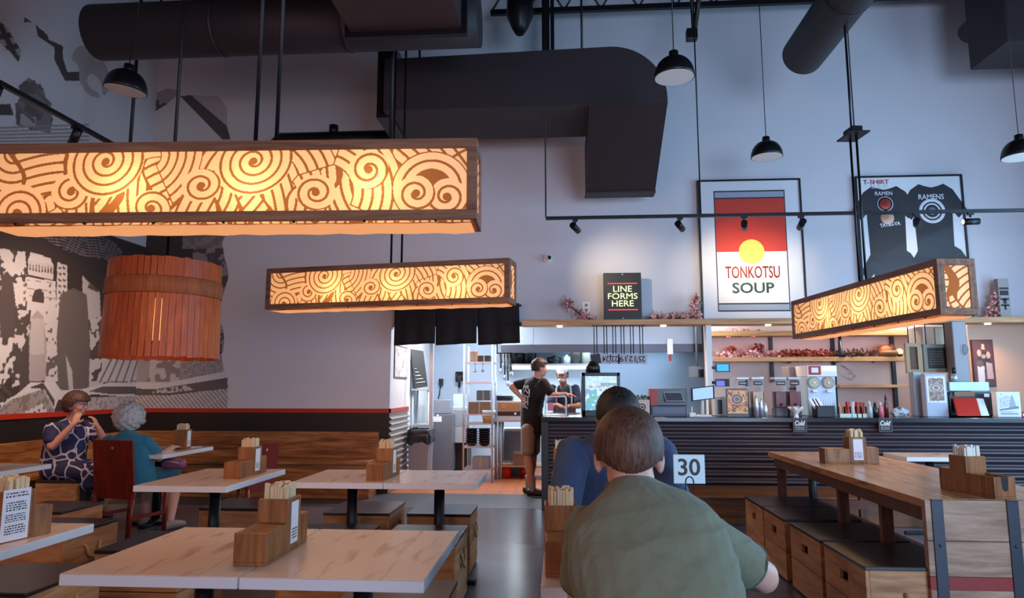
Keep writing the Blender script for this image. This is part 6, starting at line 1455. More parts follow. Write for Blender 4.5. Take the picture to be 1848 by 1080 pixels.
# ================================================================ black and white mural on the left wall, running round the corner
mural_ink = INK('mural_ink', [(0, '241511'), (.5, '8b7f7c'), (1, 'cdc6c6')], .65)
MZ0, MZ1 = 1.102, 6.0
def lw(x, y): p = atX(x, y, LW); return (p.y, p.z)
def bw(x, y): p = atY(x, y, BW); return (p.x, p.z)
def paint(c, P, side):
    """P maps picture positions onto this wall"""
    def poly(pts, v): return c.put(c.poly([P(*q) for q in pts]), v)
    def speck(mask, seed, lo, hi, cell=.07, thr=.5):
        n = c.noise(cell, seed) * .65 + c.noise(cell * .35, seed + 1) * .35; m = mask & (n > thr); c.a[mask] = lo; c.a[m] = hi
    mid = c.poly([P(*q) for q in ((-200, 395), (640, 395), (640, 900), (-200, 900))]) 
    if side == 'l':
        lowz = c.Y < P(120, 560)[1]
        # dark sky and the busy street below it
        skyline = c.Y < 3.35
        c.a[skyline] = .05
        speck(c.poly([P(-60, 440), P(45, 455), P(60, 640), P(-60, 760)]) | (skyline & (c.X < 6.6) & (c.Y < 2.9)), 3, .1, .92, .11, .5)
        # soft hatched cloud
        e = c.ell(*lw(150, 437), .75, .17); c.a[e & (((c.Y + .02 * np.sin(c.X * 9)) / .035 % 1) < .5)] = .38
        # domed hall
        poly([(48, 500), (100, 508), (102, 640), (48, 640)], .9)
        poly([(50, 470), (97, 478), (95, 505), (50, 496)], .86); poly([(55, 455), (90, 466), (96, 478), (50, 470)], .95)
        for k in range(8):
            x = 53 + k * 5.4; poly([(x, 477 + k * .8), (x + 2, 477 + k * .8), (x + 2, 488 + k * .9), (x, 488 + k * .9)], .12)
        for y in (505, 520, 533): poly([(48, y), (100, y + 6), (100, y + 7), (48, y + 1)], .45)
        poly([(57, 540), (62, 524), (72, 521), (79, 530), (79, 548), (57, 545)], .08)
        for k in range(3):
            for j in range(2): poly([(42 + j * 46, 513 + k * 12), (46 + j * 46, 513 + k * 12), (46 + j * 46, 519 + k * 12), (42 + j * 46, 519 + k * 12)], .35)
        # tower block with windows
        poly([(103, 473), (121, 480), (121, 560), (101, 560)], .9)
        for k in range(7):
            for j in range(2): poly([(105 + j * 8, 481 + k * 11), (110 + j * 8, 483 + k * 11), (110 + j * 8, 487 + k * 11), (105 + j * 8, 485 + k * 11)], .2)
        poly([(148, 497), (160, 510), (180, 528), (186, 700), (150, 700)], .8); poly([(160, 512), (178, 524), (176, 528), (158, 520)], .15)
        # street crowd texture between the buildings
        speck(c.poly([P(24, 560), P(55, 560), P(52, 690), P(20, 700)]), 8, .1, .85, .10, .52)
        speck(c.poly([P(82, 560), P(108, 560), P(110, 690), P(80, 690)]), 12, .2, .88, .12, .45)
        speck(c.poly([P(150, 580), P(186, 570), P(186, 690), P(150, 690)]), 15, .12, .85, .12, .5)
        # plain dark and pale columns standing on the street
        for (x0, x1, y0, y1, v) in ((0, 26, 490, 610, .12), (52, 82, 560, 688, .62), (104, 160, 520, 705, .22)):
            poly([(x0, y1), (x0 - 2, (y0 + y1) / 2), (x0 + 4, y0 + 12), ((x0 + x1) / 2, y0), (x1 - 4, y0 + 12), (x1 + 2, (y0 + y1) / 2), (x1, y1)], v)
        poly([(56, 575), (78, 575), (80, 640), (54, 640)], .75); poly([(118, 640), (124, 705), (132, 705), (130, 670)], .75); poly([(36, 640), (52, 600), (52, 700), (34, 706)], .1)
        # pale road and patterned strips at the foot
        poly([(-80, 770), (30, 712), (55, 690), (100, 690), (110, 705), (150, 702), (200, 690), (260, 690), (260, 720), (170, 712), (105, 722), (96, 745), (-80, 800)], .93)
        m_ = c.poly([P(*q) for q in ((-60, 720), (10, 690), (28, 705), (-20, 760), (-60, 780))]); c.a[m_ & c.hatch(.9, .09, .5)] = .1
        m_ = c.poly([P(*q) for q in ((-40, 765), (20, 722), (78, 702), (98, 742), (40, 775))]); c.a[m_] = .55; c.a[m_ & (c.noise(.03, 9) > .55)] = .35
        poly([(52, 700), (78, 691), (98, 722), (97, 735), (80, 703)], .1)
        m_ = c.poly([P(*q) for q in ((30, 750), (75, 728), (84, 742), (60, 760))]); c.a[m_] = .9; c.a[m_ & c.hatch(.3, .07, .4) & c.hatch(1.9, .07, .5)] = .2
        poly([(160, 707), (185, 698), (260, 698), (260, 712), (200, 712)], .18)
        m_ = c.poly([P(*q) for q in ((155, 717), (260, 716), (260, 742), (155, 742))]); c.a[m_] = .72; c.a[m_ & (c.noise(.025, 19) > .6)] = .5
        poly([(185, 645), (260, 640), (260, 688), (180, 690)], .85)
        for k in range(5): c.put(c.line(P(180 + k * 14, 690), P(200 + k * 12, 650), .03), .3)
        # upper wall: ribbons and small drawings on the bare paint
        up = c.Y > 3.35
        c.a[up] = 1.0
        for pts in ([(0, 40), (12, 50), (38, 92), (33, 112), (20, 96), (-20, 60), (-20, 20)],): m_ = c.poly([P(*q) for q in pts]); c.a[m_] = .12; c.a[m_ & c.hatch(.8, .16, .5) & c.hatch(2.2, .12, .55)] = .7
        poly([(64, 45), (84, 62), (88, 72), (113, 83), (113, 105), (121, 130), (148, 130), (155, 146), (117, 146), (98, 108), (98, 86), (68, 66)], .12)
        poly([(43, 31), (57, 40), (43, 40)], .15); poly([(0, 188), (18, 188), (24, 208), (-10, 208)], .1)
        m_ = c.poly([P(*q) for q in ((33, 155), (52, 140), (78, 160), (82, 175), (95, 215), (90, 240), (60, 235), (28, 225), (28, 190), (36, 175))]); c.a[m_] = .42; c.a[m_ & (c.noise(.12, 31) > .55)] = .22; poly([(36, 205), (66, 212), (64, 230), (36, 226)], .7)
        for k in range(5): c.put(c.line(P(-20, 232 + k * 6), P(160, 225 + k * 7), .02), .55)
        for q in ((30, 190), (46, 178), (60, 160)): c.put(c.line(P(*q), P(q[0] + 30, q[1] + 28), .05), .3)
        poly([(52, 140), (58, 150), (62, 144), (66, 156), (72, 150), (78, 164), (60, 162)], .25)
        m_ = c.ell(*P(165, 130), .35, .3); c.a[m_ & (c.noise(.2, 33) > .5)] = .68
    else:
        low = (c.Y < 3.55) & (c.X < bw(400, 600)[0] + .05 * np.sin(c.Y * 7) + .04 * (c.noise(.1, 4) - .5))
        c.a[low] = .06
        speck(low & (c.X > bw(345, 500)[0]), 41, .12, .5, .1, .5)
        m_ = low & (c.Y > bw(300, 450)[1]) & (c.X > bw(330, 430)[0]); c.a[m_] = np.where(c.noise(.05, 44) > .5, .5, .35)[m_]
        for q in ((228, 440), (245, 436)): c.put(c.ell(*bw(*q), .1, .08), .4)
        # hills, waves, patterned strips
        poly([(200, 640), (400, 640), (405, 690), (200, 700)], .86); poly([(225, 640), (270, 640), (270, 690), (225, 690)], .62)
        m_ = c.poly([bw(*q) for q in ((262, 690), (285, 655), (330, 640), (400, 640), (405, 675), (340, 690))])
        c.a[m_] = .8
        px_ = .16; row = np.floor(c.Y / .07); u = ((c.X + (row % 2) * px_ / 2) / px_) % 1 - .5; w = (c.Y / .07) % 1
        rr_ = np.hypot(u * px_, w * .07); c.a[m_ & ((rr_ / .018 % 1) < .45) & (c.X > bw(325, 660)[0])] = .2
        c.a[m_ & (c.X <= bw(325, 660)[0]) & (c.noise(.07, 50) > .55)] = .45
        poly([(200, 690), (300, 692), (408, 670), (412, 682), (300, 704), (200, 700)], .95)
        poly([(200, 702), (275, 704), (411, 682), (411, 702), (300, 712), (200, 712)], .2)
        m_ = c.poly([bw(*q) for q in ((275, 706), (335, 695), (350, 704), (278, 714))]); c.a[m_ & (c.noise(.03, 52) > .5)] = .8
        m_ = c.poly([bw(*q) for q in ((200, 714), (300, 714), (411, 702), (411, 740), (200, 742))]); c.a[m_] = .82; c.a[m_ & c.hatch(.75, .045, .4)] = .45
        poly([(218, 700), (230, 700), (240, 714), (226, 714)], .85)
        up = c.Y > 3.55; c.a[up] = 1.0
        # folded ribbon above
        m_ = c.poly([bw(*q) for q in ((228, 180), (245, 196), (270, 204), (300, 190), (328, 164), (300, 160), (275, 172), (255, 182))]); c.a[m_] = .62
        m_ = c.poly([bw(*q) for q in ((236, 188), (256, 196), (282, 180), (302, 188), (272, 206), (250, 208))]); c.a[m_] = .15; c.a[m_ & c.hatch(.6, .12, .5) & c.hatch(2.3, .09, .5)] = .7
        poly([(325, 174), (345, 172), (410, 228), (416, 252), (402, 252)], .16)
        m_ = c.poly([bw(*q) for q in ((345, 172), (395, 174), (410, 195), (410, 228))]); c.a[m_] = .74
    c.a = np.clip(c.a, 0, 1)
c = Canvas(BW - 4.2, MZ1 - MZ0, .011, 1.0, off=(4.2, MZ0)); paint(c, lw, 'l')
tag(inked_grid('mural', (LW + .003, 4.2, MZ0), (0, BW - 4.2, 0), (0, 0, MZ1 - MZ0), c.a, None, mural_ink), 'black and white city mural with a domed hall covering the left wall', 'mural')
c = Canvas(1.55, MZ1 - MZ0, .009, 1.0, off=(LW, MZ0)); paint(c, bw, 'b')
tag(inked_grid('mural', (LW, BW - .003, MZ0), (1.55, 0, 0), (0, 0, MZ1 - MZ0), c.a, None, mural_ink), 'narrow mural piece with waves and ribbons on the back wall behind the tub lamp', 'mural')
# ================================================================ people
def SKIN(name, c):
    if name in _mats: return _mats[name]
    m = M(name, c, .5, noise=.06, nscale=30); b = m.node_tree.nodes['Principled BSDF']; b.inputs['Subsurface Weight'].default_value = .08; b.inputs['Subsurface Radius'].default_value = (.012, .005, .003); return m
def CLOTH(name, c, bump=.25, scale=9):
    if name in _mats: return _mats[name]
    m, nt, b = new_mat(name); N = nt.nodes.new; L = nt.links.new
    b.inputs['Base Color'].default_value = srgb(c); b.inputs['Roughness'].default_value = .85; b.inputs['Sheen Weight'].default_value = .15
    tc = N('ShaderNodeTexCoord'); n = N('ShaderNodeTexNoise'); n.inputs['Scale'].default_value = scale; n.inputs['Detail'].default_value = 2; n.inputs['Distortion'].default_value = 1.5
    n2 = N('ShaderNodeTexNoise'); n2.inputs['Scale'].default_value = 260
    L(tc.outputs['Object'], n.inputs[0]); L(tc.outputs['Object'], n2.inputs[0])
    b1 = N('ShaderNodeBump'); b1.inputs['Strength'].default_value = bump; b1.inputs['Distance'].default_value = .03; L(n.outputs[0], b1.inputs['Height'])
    b2 = N('ShaderNodeBump'); b2.inputs['Strength'].default_value = .25; b2.inputs['Distance'].default_value = .002; L(n2.outputs[0], b2.inputs['Height']); L(b1.outputs[0], b2.inputs['Normal']); L(b2.outputs[0], b.inputs['Normal'])
    mx = N('ShaderNodeMix'); mx.data_type = 'RGBA'; cc = srgb(c); mx.inputs[6].default_value = tuple(v * .82 for v in cc[:3]) + (1,); mx.inputs[7].default_value = tuple(min(1, v * 1.15) for v in cc[:3]) + (1,)
    L(n2.outputs[0], mx.inputs[0]); L(mx.outputs[2], b.inputs['Base Color'])
    _mats[name] = m; return m
def HAIR(name, c1, c2):
    if name in _mats: return _mats[name]
    m, nt, b = new_mat(name); N = nt.nodes.new; L = nt.links.new
    tc = N('ShaderNodeTexCoord'); mp = N('ShaderNodeMapping'); mp.inputs['Scale'].default_value = (70, 70, 9); n = N('ShaderNodeTexNoise'); n.inputs['Scale'].default_value = 2; n.inputs['Detail'].default_value = 4; n.inputs['Distortion'].default_value = .6
    L(tc.outputs['Object'], mp.inputs[0]); L(mp.outputs[0], n.inputs[0]); cr = N('ShaderNodeValToRGB'); cr.color_ramp.elements[0].position = .3; cr.color_ramp.elements[1].position = .7; cr.color_ramp.elements[0].color = srgb(c1); cr.color_ramp.elements[1].color = srgb(c2)
    L(n.outputs[0], cr.inputs[0]); L(cr.outputs[0], b.inputs['Base Color']); b.inputs['Roughness'].default_value = .55
    bp = N('ShaderNodeBump'); bp.inputs['Strength'].default_value = .6; bp.inputs['Distance'].default_value = .004; L(n.outputs[0], bp.inputs['Height']); L(bp.outputs[0], b.inputs['Normal'])
    _mats[name] = m; return m
def V3(*a): return Vector(a)
from mathutils import noise as mnoise
def wrinkle(o, amp, sc=(5, 5, 16), off=(0, 0, 0), tilt=.6):
    me = o.data; me.update(); co = []
    for v in me.vertices:
        p = v.co; q = Vector((p.x * sc[0] + off[0], p.y * sc[1] + off[1], p.z * sc[2] + p.x * sc[2] * tilt * math.sin(p.z * 6 + off[2])))
        n = mnoise.noise(q) + .5 * mnoise.noise(q * 2.1)
        co.append(p + v.normal * (amp * (1 - 2.2 * abs(n))))
    for v, c_ in zip(me.vertices, co): v.co = c_
    me.update()

class Body:
    def __init__(s): s.m = MB()
    def loft(s, pts, rx, ry, right=(1, 0, 0), seg=24):
        """closed elliptical loft with rounded ends"""
        right = Vector(right).normalized(); pts = [Vector(p) for p in pts]; n = len(pts); V = []; F = []
        # rounded ends
        d0 = (pts[0] - pts[1]).normalized(); d1 = (pts[-1] - pts[-2]).normalized()
        P = []; 
        for f, k in ((.95, .3), (.7, .72)): P.append((pts[0] + d0 * min(rx[0], ry[0]) * f * .6, rx[0] * k, ry[0] * k))
        for p, a, b_ in zip(pts, rx, ry): P.append((p, a, b_))
        for f, k in ((.7, .72), (.95, .3)): P.append((pts[-1] + d1 * min(rx[-1], ry[-1]) * f * .6, rx[-1] * k, ry[-1] * k))
        N_ = len(P)
        for i, (p, a, b_) in enumerate(P):
            t = (P[min(i + 1, N_ - 1)][0] - P[max(i - 1, 0)][0]).normalized()
            u = (right - t * right.dot(t)).normalized(); w = t.cross(u)
            for k in range(seg):
                th = 2 * PI * k / seg; V.append(p + u * math.cos(th) * a + w * math.sin(th) * b_)
        for i in range(N_ - 1):
            for k in range(seg):
                k2 = (k + 1) % seg; F.append((i * seg + k, i * seg + k2, (i + 1) * seg + k2, (i + 1) * seg + k))
        F.append(tuple(range(seg))[::-1]); F.append(tuple((N_ - 1) * seg + k for k in range(seg)))
        s.m.add(V, F, True); return s
    def limb(s, pts, r, seg=14):
        return s.loft(pts, r, r, (0.37, .21, .9), seg)
    def ell(s, c, r, rot=None): s.m.ell(c, r, 20, 14, rot); return s
    def obj(s, name, mat, parent, voxel=.008, smooth=6):
        me = s.m.mesh(name); b = bmesh.new(); b.from_mesh(me); bmesh.ops.recalc_face_normals(b, faces=b.faces); b.to_mesh(me); b.free()
        o = bpy.data.objects.new(name, me); COL.objects.link(o)
        r = o.modifiers.new('remesh', 'REMESH'); r.mode = 'VOXEL'; r.voxel_size = voxel
        sm = o.modifiers.new('smooth', 'SMOOTH'); sm.factor = .5; sm.iterations = smooth
        bpy.context.view_layer.update()
        me2 = bpy.data.meshes.new_from_object(o.evaluated_get(bpy.context.evaluated_depsgraph_get()))
        bpy.data.objects.remove(o); me2.name = name
        me2.materials.clear(); me2.materials.append(mat)
        me2.polygons.foreach_set('use_smooth', [True] * len(me2.polygons))
        me2.transform(Matrix.Translation(-Vector(parent['_w'])))
        ob = bpy.data.objects.new(name, me2); COL.objects.link(ob); ob.parent = parent
        return ob
def headR(face, up=(0, 0, 1)):
    """rotation whose +y is the face direction"""
    y = Vector(face).normalized(); x = y.cross(Vector(up)).normalized(); z = x.cross(y)
    return Matrix((x, y, z)).transposed()
def add_head(B, c, Rm, s=1.0, ears=True):
    c = Vector(c); W_ = lambda x, y, z: c + Rm @ (Vector((x, y, z)) * s)
    E_ = lambda p, r: B.ell(W_(*p), tuple(q * s for q in r), Rm)
    E_((0, -.008, .022), (.076, .094, .088)); E_((0, .022, -.045), (.060, .066, .066)); E_((0, .05, -.078), (.034, .032, .026))
    E_((0, .066, .018), (.055, .022, .02)); E_((0, .092, -.016), (.013, .018, .013)); E_((0, .084, .004), (.009, .014, .022)); E_((0, .078, -.050), (.024, .014, .012))
    for sx in (-1, 1):
        E_((sx * .04, .055, -.02), (.024, .028, .022))
        if ears: E_((sx * .083, -.012, -.010), (.013, .022, .036))
    return W_
def face_features(W_, Rm, t, s=1.0, mouth=True):
    wm = M('eye_white', 'e4dfd8', .3); im = M('iris_brown', '2c1c14', .2); br = M('brow_brown', '3a261c', .8); lp = M('lip', '9c5a50', .5)
    for sx in (-1, 1):
        MB().ell(W_(sx * .031, .079, .004), (.0125 * s, .007 * s, .0075 * s), 12, 8, Rm).obj('eye', wm, t); MB().ell(W_(sx * .031, .0855, .004), (.005 * s, .003 * s, .005 * s), 10, 6, Rm).obj('iris', im, t)
        MB().ell(W_(sx * .031, .085, .022), (.017 * s, .005 * s, .004 * s), 10, 6, Rm).obj('eyebrow', br, t)
    if mouth: MB().ell(W_(0, .090, -.050), (.021 * s, .006 * s, .006 * s), 12, 8, Rm).obj('mouth', lp, t)
def hair_shell(c, Rm, s, mat, t, mask, thick, rough=.004, seed=1, name='hair', seg=64, rings=44):
    c = Vector(c); rs = random.Random(seed); V = []; keep = []
    for i in range(rings + 1):
        ph = PI * i / rings
        for k in range(seg):
            th = 2 * PI * k / seg; d = Vector((math.sin(ph) * math.cos(th), math.sin(ph) * math.sin(th), math.cos(ph)))
            r = Vector((.076 * d.x, .094 * d.y, .088 * d.z)); L_ = r.length
            q = r + d * (thick(d) + rs.gauss(0, rough)) + Vector((0, -.008, .022)); V.append(c + Rm @ (q * s))
    F = []
    for i in range(rings):
        for k in range(seg):
            k2 = (k + 1) % seg; ph = PI * (i + .5) / rings; th = 2 * PI * (k + .5) / seg
            d = Vector((math.sin(ph) * math.cos(th), math.sin(ph) * math.sin(th), math.cos(ph)))
            if mask(d): F.append((i * seg + k, i * seg + k2, (i + 1) * seg + k2, (i + 1) * seg + k))
    used_ = sorted({i for f in F for i in f}); mp = {o: n for n, o in enumerate(used_)}
    m = MB(); m.add([V[i] for i in used_], [tuple(mp[i] for i in f) for f in F], True)
    o = m.obj(name, mat, t); b = bmesh.new(); b.from_mesh(o.data); bmesh.ops.remove_doubles(b, verts=b.verts, dist=1e-5); bmesh.ops.recalc_face_normals(b, faces=b.faces); b.to_mesh(o.data); b.free()
    sd = o.modifiers.new('depth', 'SOLIDIFY'); sd.thickness = .022 * s; sd.offset = 0
    return o
def add_hand(B, wrist, fdir, up, side, curl=.5, s=1.0):
    """palm and five fingers; fdir along the hand, up = back of the hand, side=+1 thumb towards fdir x up"""
    f = Vector(fdir).normalized(); u = Vector(up); u = (u - f * u.dot(f)).normalized(); r = f.cross(u) * side; w = Vector(wrist)
    B.loft([w, w + f * .045 * s, w + f * .085 * s], [.026 * s, .036 * s, .038 * s], [.019 * s, .016 * s, .013 * s], r, 14)
    for k, (off, L_, rad) in enumerate(((.028, .068, .0088), (.0095, .078, .0092), (-.0095, .072, .0088), (-.027, .056, .0078))):
        p = w + f * (.086 - abs(off) * .15) * s + r * off * s; a = curl * (.25 + .08 * k); P = [p - f * .02 * s, p]
        for seg_ in (.45, .32, .23):
            d = f * math.cos(a) - u * math.sin(a); p = p + d * L_ * seg_ * s; P.append(p); a += curl * .75
        B.limb(P, [rad * s] * 3 + [rad * .92 * s, rad * .78 * s], 10)
    p = w + f * .022 * s + r * .024 * s; q = p + (f * .55 + r * .75 - u * .25).normalized() * .034 * s; e = q + (f * .85 + r * .3 - u * .35 * (1 + curl)).normalized() * .03 * s; e2 = e + (f * .9 - u * .4 * (1 + curl)).normalized() * .022 * s
    B.limb([p - r * .01 * s, p, q, e, e2], [.014 * s, .013 * s, .0108 * s, .0098 * s, .008 * s], 10)
def person(label, loc): return thing('person', label, 'person', loc, world=True)
def leg_pair(B, hip, knees, ankles, r=(.085, .06, .05, .036)):
    for sx, kn, an in zip((-1, 1), knees, ankles):
        h = Vector(hip[0 if sx < 0 else 1]); kn = Vector(kn); an = Vector(an)
        B.limb([h, h.lerp(kn, .5), kn], [r[0], (r[0] + r[1]) / 2, r[1]]); B.limb([kn, kn.lerp(an, .35), an], [r[1] * .95, r[2] * 1.1, r[3]])
def shoes(t, ankles, fdir, mat, s=1.0):
    f = Vector(fdir).normalized()
    for a in ankles:
        a = Vector(a); B = Body(); z0 = .035
        B.loft([Vector((a.x, a.y, .05)) - f * .06 * s, Vector((a.x, a.y, .055)), Vector((a.x, a.y, .045)) + f * .1 * s, Vector((a.x, a.y, .036)) + f * .17 * s], [.038 * s, .042 * s, .046 * s, .034 * s], [.046, .05, .04, .03], f.cross(Vector((0, 0, 1))), 14)
        B.obj('shoe', mat, t, .008, 3)

# ---------------------------------------------------------------- man in the green shirt, seen from behind
t = person('man in an olive green T-shirt with short brown hair, seen from behind at the table', (.24, 1.74, 0))
sk = SKIN('skin_fair', 'd9a893'); B = Body(); Rm = headR((.03, 1, -.16))
hc = (.186, 1.93, 1.192); W_ = add_head(B, hc, Rm, 1.0)
B.loft([(.20, 1.84, 1.06), (.193, 1.885, 1.11), (.188, 1.915, 1.18)], [.075, .06, .058], [.06, .056, .06])
B.loft([(.24, 1.73, .55), (.24, 1.71, .75), (.235, 1.76, .92), (.215, 1.82, 1.02)], [.13, .13, .14, .11], [.09, .09, .09, .07])
shR, elR, wrR = V3(.368, 1.86, .995), V3(.548, 1.965, .872), V3(.42, 2.40, .785); shL, elL, wrL = V3(.070, 1.855, 1.0), V3(.055, 1.985, .80), V3(.15, 2.40, .785)
for a, e, w in ((shR, elR, wrR), (shL, elL, wrL)):
    B.limb([a, a.lerp(e, .5), e], [.05, .046, .042]); B.limb([e, e.lerp(w, .3), w], [.042, .042, .027])
add_hand(B, wrR, (-.5, .8, -.1), (0, .1, 1), -1, .6); add_hand(B, wrL, (.5, .8, -.1), (0, .1, 1), 1, .6)
legs_h = ((.15, 1.72, .50), (.33, 1.72, .50)); kn = ((.13, 2.17, .47), (.36, 2.17, .47)); an = ((.12, 2.12, .09), (.37, 2.12, .09))
B.obj('body', sk, t, .0055, 5)
B = Body(); gr = CLOTH('olive_cloth', '767860', .35, 7)
B.loft([(.24, 1.71, .485), (.24, 1.68, .62), (.238, 1.675, .74), (.235, 1.71, .86), (.222, 1.76, .95), (.212, 1.81, 1.02), (.202, 1.85, 1.067), (.195, 1.88, 1.10), (.191, 1.893, 1.118)], [.168, .176, .184, .198, .206, .196, .152, .088, .066], [.13, .135, .13, .128, .122, .112, .095, .075, .062])
for a, e in ((shR, elR), (shL, elL)): B.limb([a + (e - a) * -.12, a.lerp(e, .3), a.lerp(e, .58), a.lerp(e, .68)], [.062, .063, .062, .063], 18)
wrinkle(B.obj('shirt', gr, t, .0055, 4), .0045, (4, 4, 9), (3, 0, 0), .9)
cb = MB(); ring_ = [V3(.191, 1.889, 1.112) + V3(.068 * math.cos(q), .062 * math.sin(q) * .9, .012 * math.sin(q)) for q in [2 * PI * k / 28 for k in range(29)]]
cb.tube(ring_, .008, 8, caps=False); cb.obj('collar', CLOTH('olive_rib', '5c5d4a', .2), t)
for a, e in ((shR, elR), (shL, elL)):
    d_ = (e - a).normalized(); c0 = a + (e - a) * .70; u_ = d_.orthogonal().normalized(); w_ = d_.cross(u_)
    MB().tube([c0 + (u_ * math.cos(q) + w_ * math.sin(q)) * .0625 for q in [2 * PI * k / 24 for k in range(25)]], .004, 6, caps=False).obj('sleeve_hem', _mats['olive_rib'], t)
B = Body(); leg_pair(B, legs_h, kn, an, (.095, .072, .062, .05)); B.loft([(.24, 1.72, .46), (.24, 1.71, .56)], [.17, .165], [.125, .125]); B.obj('trousers', CLOTH('dark_denim', '2b2e3a', .2), t, .009, 4)
shoes(t, an, (0, 1, 0), black_plastic)
nape = lambda d: d.z > (-.66 + .5 * d.x * d.x if d.y < -.35 else (-.34 if d.y < .25 else .42)) and not (abs(d.x) > .62 and -.25 < d.y < .3 and d.z < -.16)
hair_shell(hc, Rm, 1.0, HAIR('hair_brown', '34211a', '6b4836'), t, nape, lambda d: .009 + .008 * max(0, d.z), .00015, 4, 'hair', 150, 110)

# ---------------------------------------------------------------- man in the blue shirt across the table, head bent down
t = person('person in a navy blue shirt, dark head bowed, seated beyond the man in green', (.27, 3.54, 0))
sk = SKIN('skin_tan', 'a8765c'); B = Body(); Rm = headR((.0, -1, -.75)); hc = (.252, 3.05, 1.245); W_ = add_head(B, hc, Rm, 1.02)
B.loft([(.255, 3.22, 1.12), (.254, 3.17, 1.18), (.252, 3.11, 1.22)], [.075, .064, .062], [.06, .06, .06])
B.loft([(.27, 3.54, .55), (.27, 3.50, .75), (.262, 3.38, .95), (.257, 3.27, 1.07)], [.14, .14, .15, .12], [.09, .09, .09, .07])
sh = (V3(.055, 3.25, 1.06), V3(.46, 3.25, 1.06)); el = (V3(.00, 3.03, .795), V3(.51, 3.03, .795)); wr = (V3(.17, 2.83, .80), V3(.36, 2.83, .80))
for a, e, w in zip(sh, el, wr): B.limb([a, a.lerp(e, .5), e], [.055, .05, .044]); B.limb([e, e.lerp(w, .3), w], [.044, .042, .027])
add_hand(B, wr[0], (.75, -.5, 0), (0, 0, 1), 1, .9); add_hand(B, wr[1], (-.75, -.5, 0), (0, 0, 1), -1, .9)
B.obj('body', sk, t, .007, 5); face_features(W_, Rm, t, 1.02)
B = Body(); bl = CLOTH('navy_cloth', '304060', .3, 7)
B.loft([(.27, 3.56, .47), (.27, 3.55, .62), (.268, 3.50, .78), (.264, 3.40, .94), (.259, 3.30, 1.05), (.257, 3.24, 1.115), (.255, 3.20, 1.16), (.254, 3.185, 1.175)], [.18, .19, .20, .215, .21, .165, .09, .072], [.14, .14, .14, .13, .12, .1, .078, .066])
for a, e in zip(sh, el): B.limb([a + (e - a) * -.12, a.lerp(e, .3), a.lerp(e, .7), a.lerp(e, .85)], [.078, .076, .07, .066], 18)
wrinkle(B.obj('shirt', bl, t, .007, 4), .005, (4, 4, 9), (1, 2, 1), .9)
kn = ((.17, 3.10, .48), (.37, 3.10, .48)); an = ((.16, 3.16, .09), (.38, 3.16, .09))
B = Body(); leg_pair(B, ((.18, 3.54, .50), (.36, 3.54, .50)), kn, an, (.09, .07, .06, .05)); B.loft([(.27, 3.54, .47), (.27, 3.54, .56)], [.17, .165], [.125, .125]); B.obj('trousers', CLOTH('dark_denim', '2b2e3a', .2), t, .009, 4); shoes(t, an, (0, -1, 0), black_plastic)
hair_shell(hc, Rm, 1.02, HAIR('hair_black', '120d0c', '2c211d'), t, lambda d: d.z > (-.5 if d.y < -.2 else (-.2 if d.y < .3 else .05)) and not (abs(d.x) > .66 and -.3 < d.y < .35 and d.z < -.05), lambda d: .008 + .008 * max(0, d.z), .0012, 5)

# ---------------------------------------------------------------- man standing at the end of the counter
t = person('man standing at the counter end in a long black T-shirt and beige shorts', (-.36, 9.0, 0))
sk = SKIN('skin_fair_b', 'd29a82'); B = Body(); Rm = headR((.9, .35, -.12)); hc = (-.262, 8.98, 1.625); W_ = add_head(B, hc, Rm, 1.0)
rt = V3(.76, -.65, 0)     # his right-hand side
B.loft([(-.315, 9.0, 1.44), (-.295, 8.99, 1.50), (-.275, 8.98, 1.57)], [.07, .055, .054], [.06, .054, .056], rt)
B.loft([(-.37, 9.02, .85), (-.37, 9.02, 1.05), (-.345, 9.01, 1.28), (-.32, 9.0, 1.42)], [.14, .13, .15, .12], [.10, .09, .1, .07], rt)
aL, eL, wL = V3(-.455, 9.10, 1.435), V3(-.64, 9.02, 1.395), V3(-.505, 8.93, 1.255); aR, eR, wR = V3(-.205, 8.90, 1.425), V3(-.09, 8.86, 1.275), V3(.07, 8.74, 1.30)
for a, e, w in ((aL, eL, wL), (aR, eR, wR)): B.limb([a, a.lerp(e, .5), e], [.048, .045, .038]); B.limb([e, e.lerp(w, .35), w], [.038, .038, .025])
add_hand(B, wL, (.75, .1, -.45), (-.3, -.8, .2), 1, .5); add_hand(B, wR, (.9, -.3, -.15), (0, 0, 1), 1, .4)
kn = ((-.42, 8.93, .50), (-.36, 9.08, .50)); an = ((-.365, 8.95, .09), (-.42, 9.14, .09))
leg_pair(B, ((-.40, 8.95, .88), (-.36, 9.10, .88)), kn, an, (.08, .056, .054, .036))
B.obj('body', sk, t, .008, 4); face_features(W_, Rm, t)
B = Body(); bk = CLOTH('black_tee', '17141a', .25, 7)
B.loft([(-.37, 9.02, .80), (-.375, 9.02, .95), (-.37, 9.02, 1.12), (-.35, 9.01, 1.28), (-.335, 9.0, 1.39), (-.32, 9.0, 1.455), (-.305, 8.995, 1.49)], [.165, .16, .165, .18, .185, .14, .072], [.125, .115, .115, .125, .115, .09, .062], rt)
for a, e in ((aL, eL), (aR, eR)): B.limb([a + (e - a) * -.2, a.lerp(e, .3), a.lerp(e, .7)], [.066, .064, .062], 16)
wrinkle(B.obj('shirt', bk, t, .008, 4), .004, (5, 5, 10), (5, 2, 1), .9)
B = Body(); sc_ = CLOTH('beige_shorts', '9c857a', .25)
for h, k in zip(((-.41, 8.95, .86), (-.36, 9.10, .86)), kn): h = V3(*h); k = V3(*k); B.limb([h, h.lerp(k, .5), h.lerp(k, .86)], [.1, .098, .092])
B.obj('shorts', sc_, t, .009, 3); shoes(t, an, (.9, -.25, 0), M('dark_shoe', '2c2420', .5)); 
B = Body()
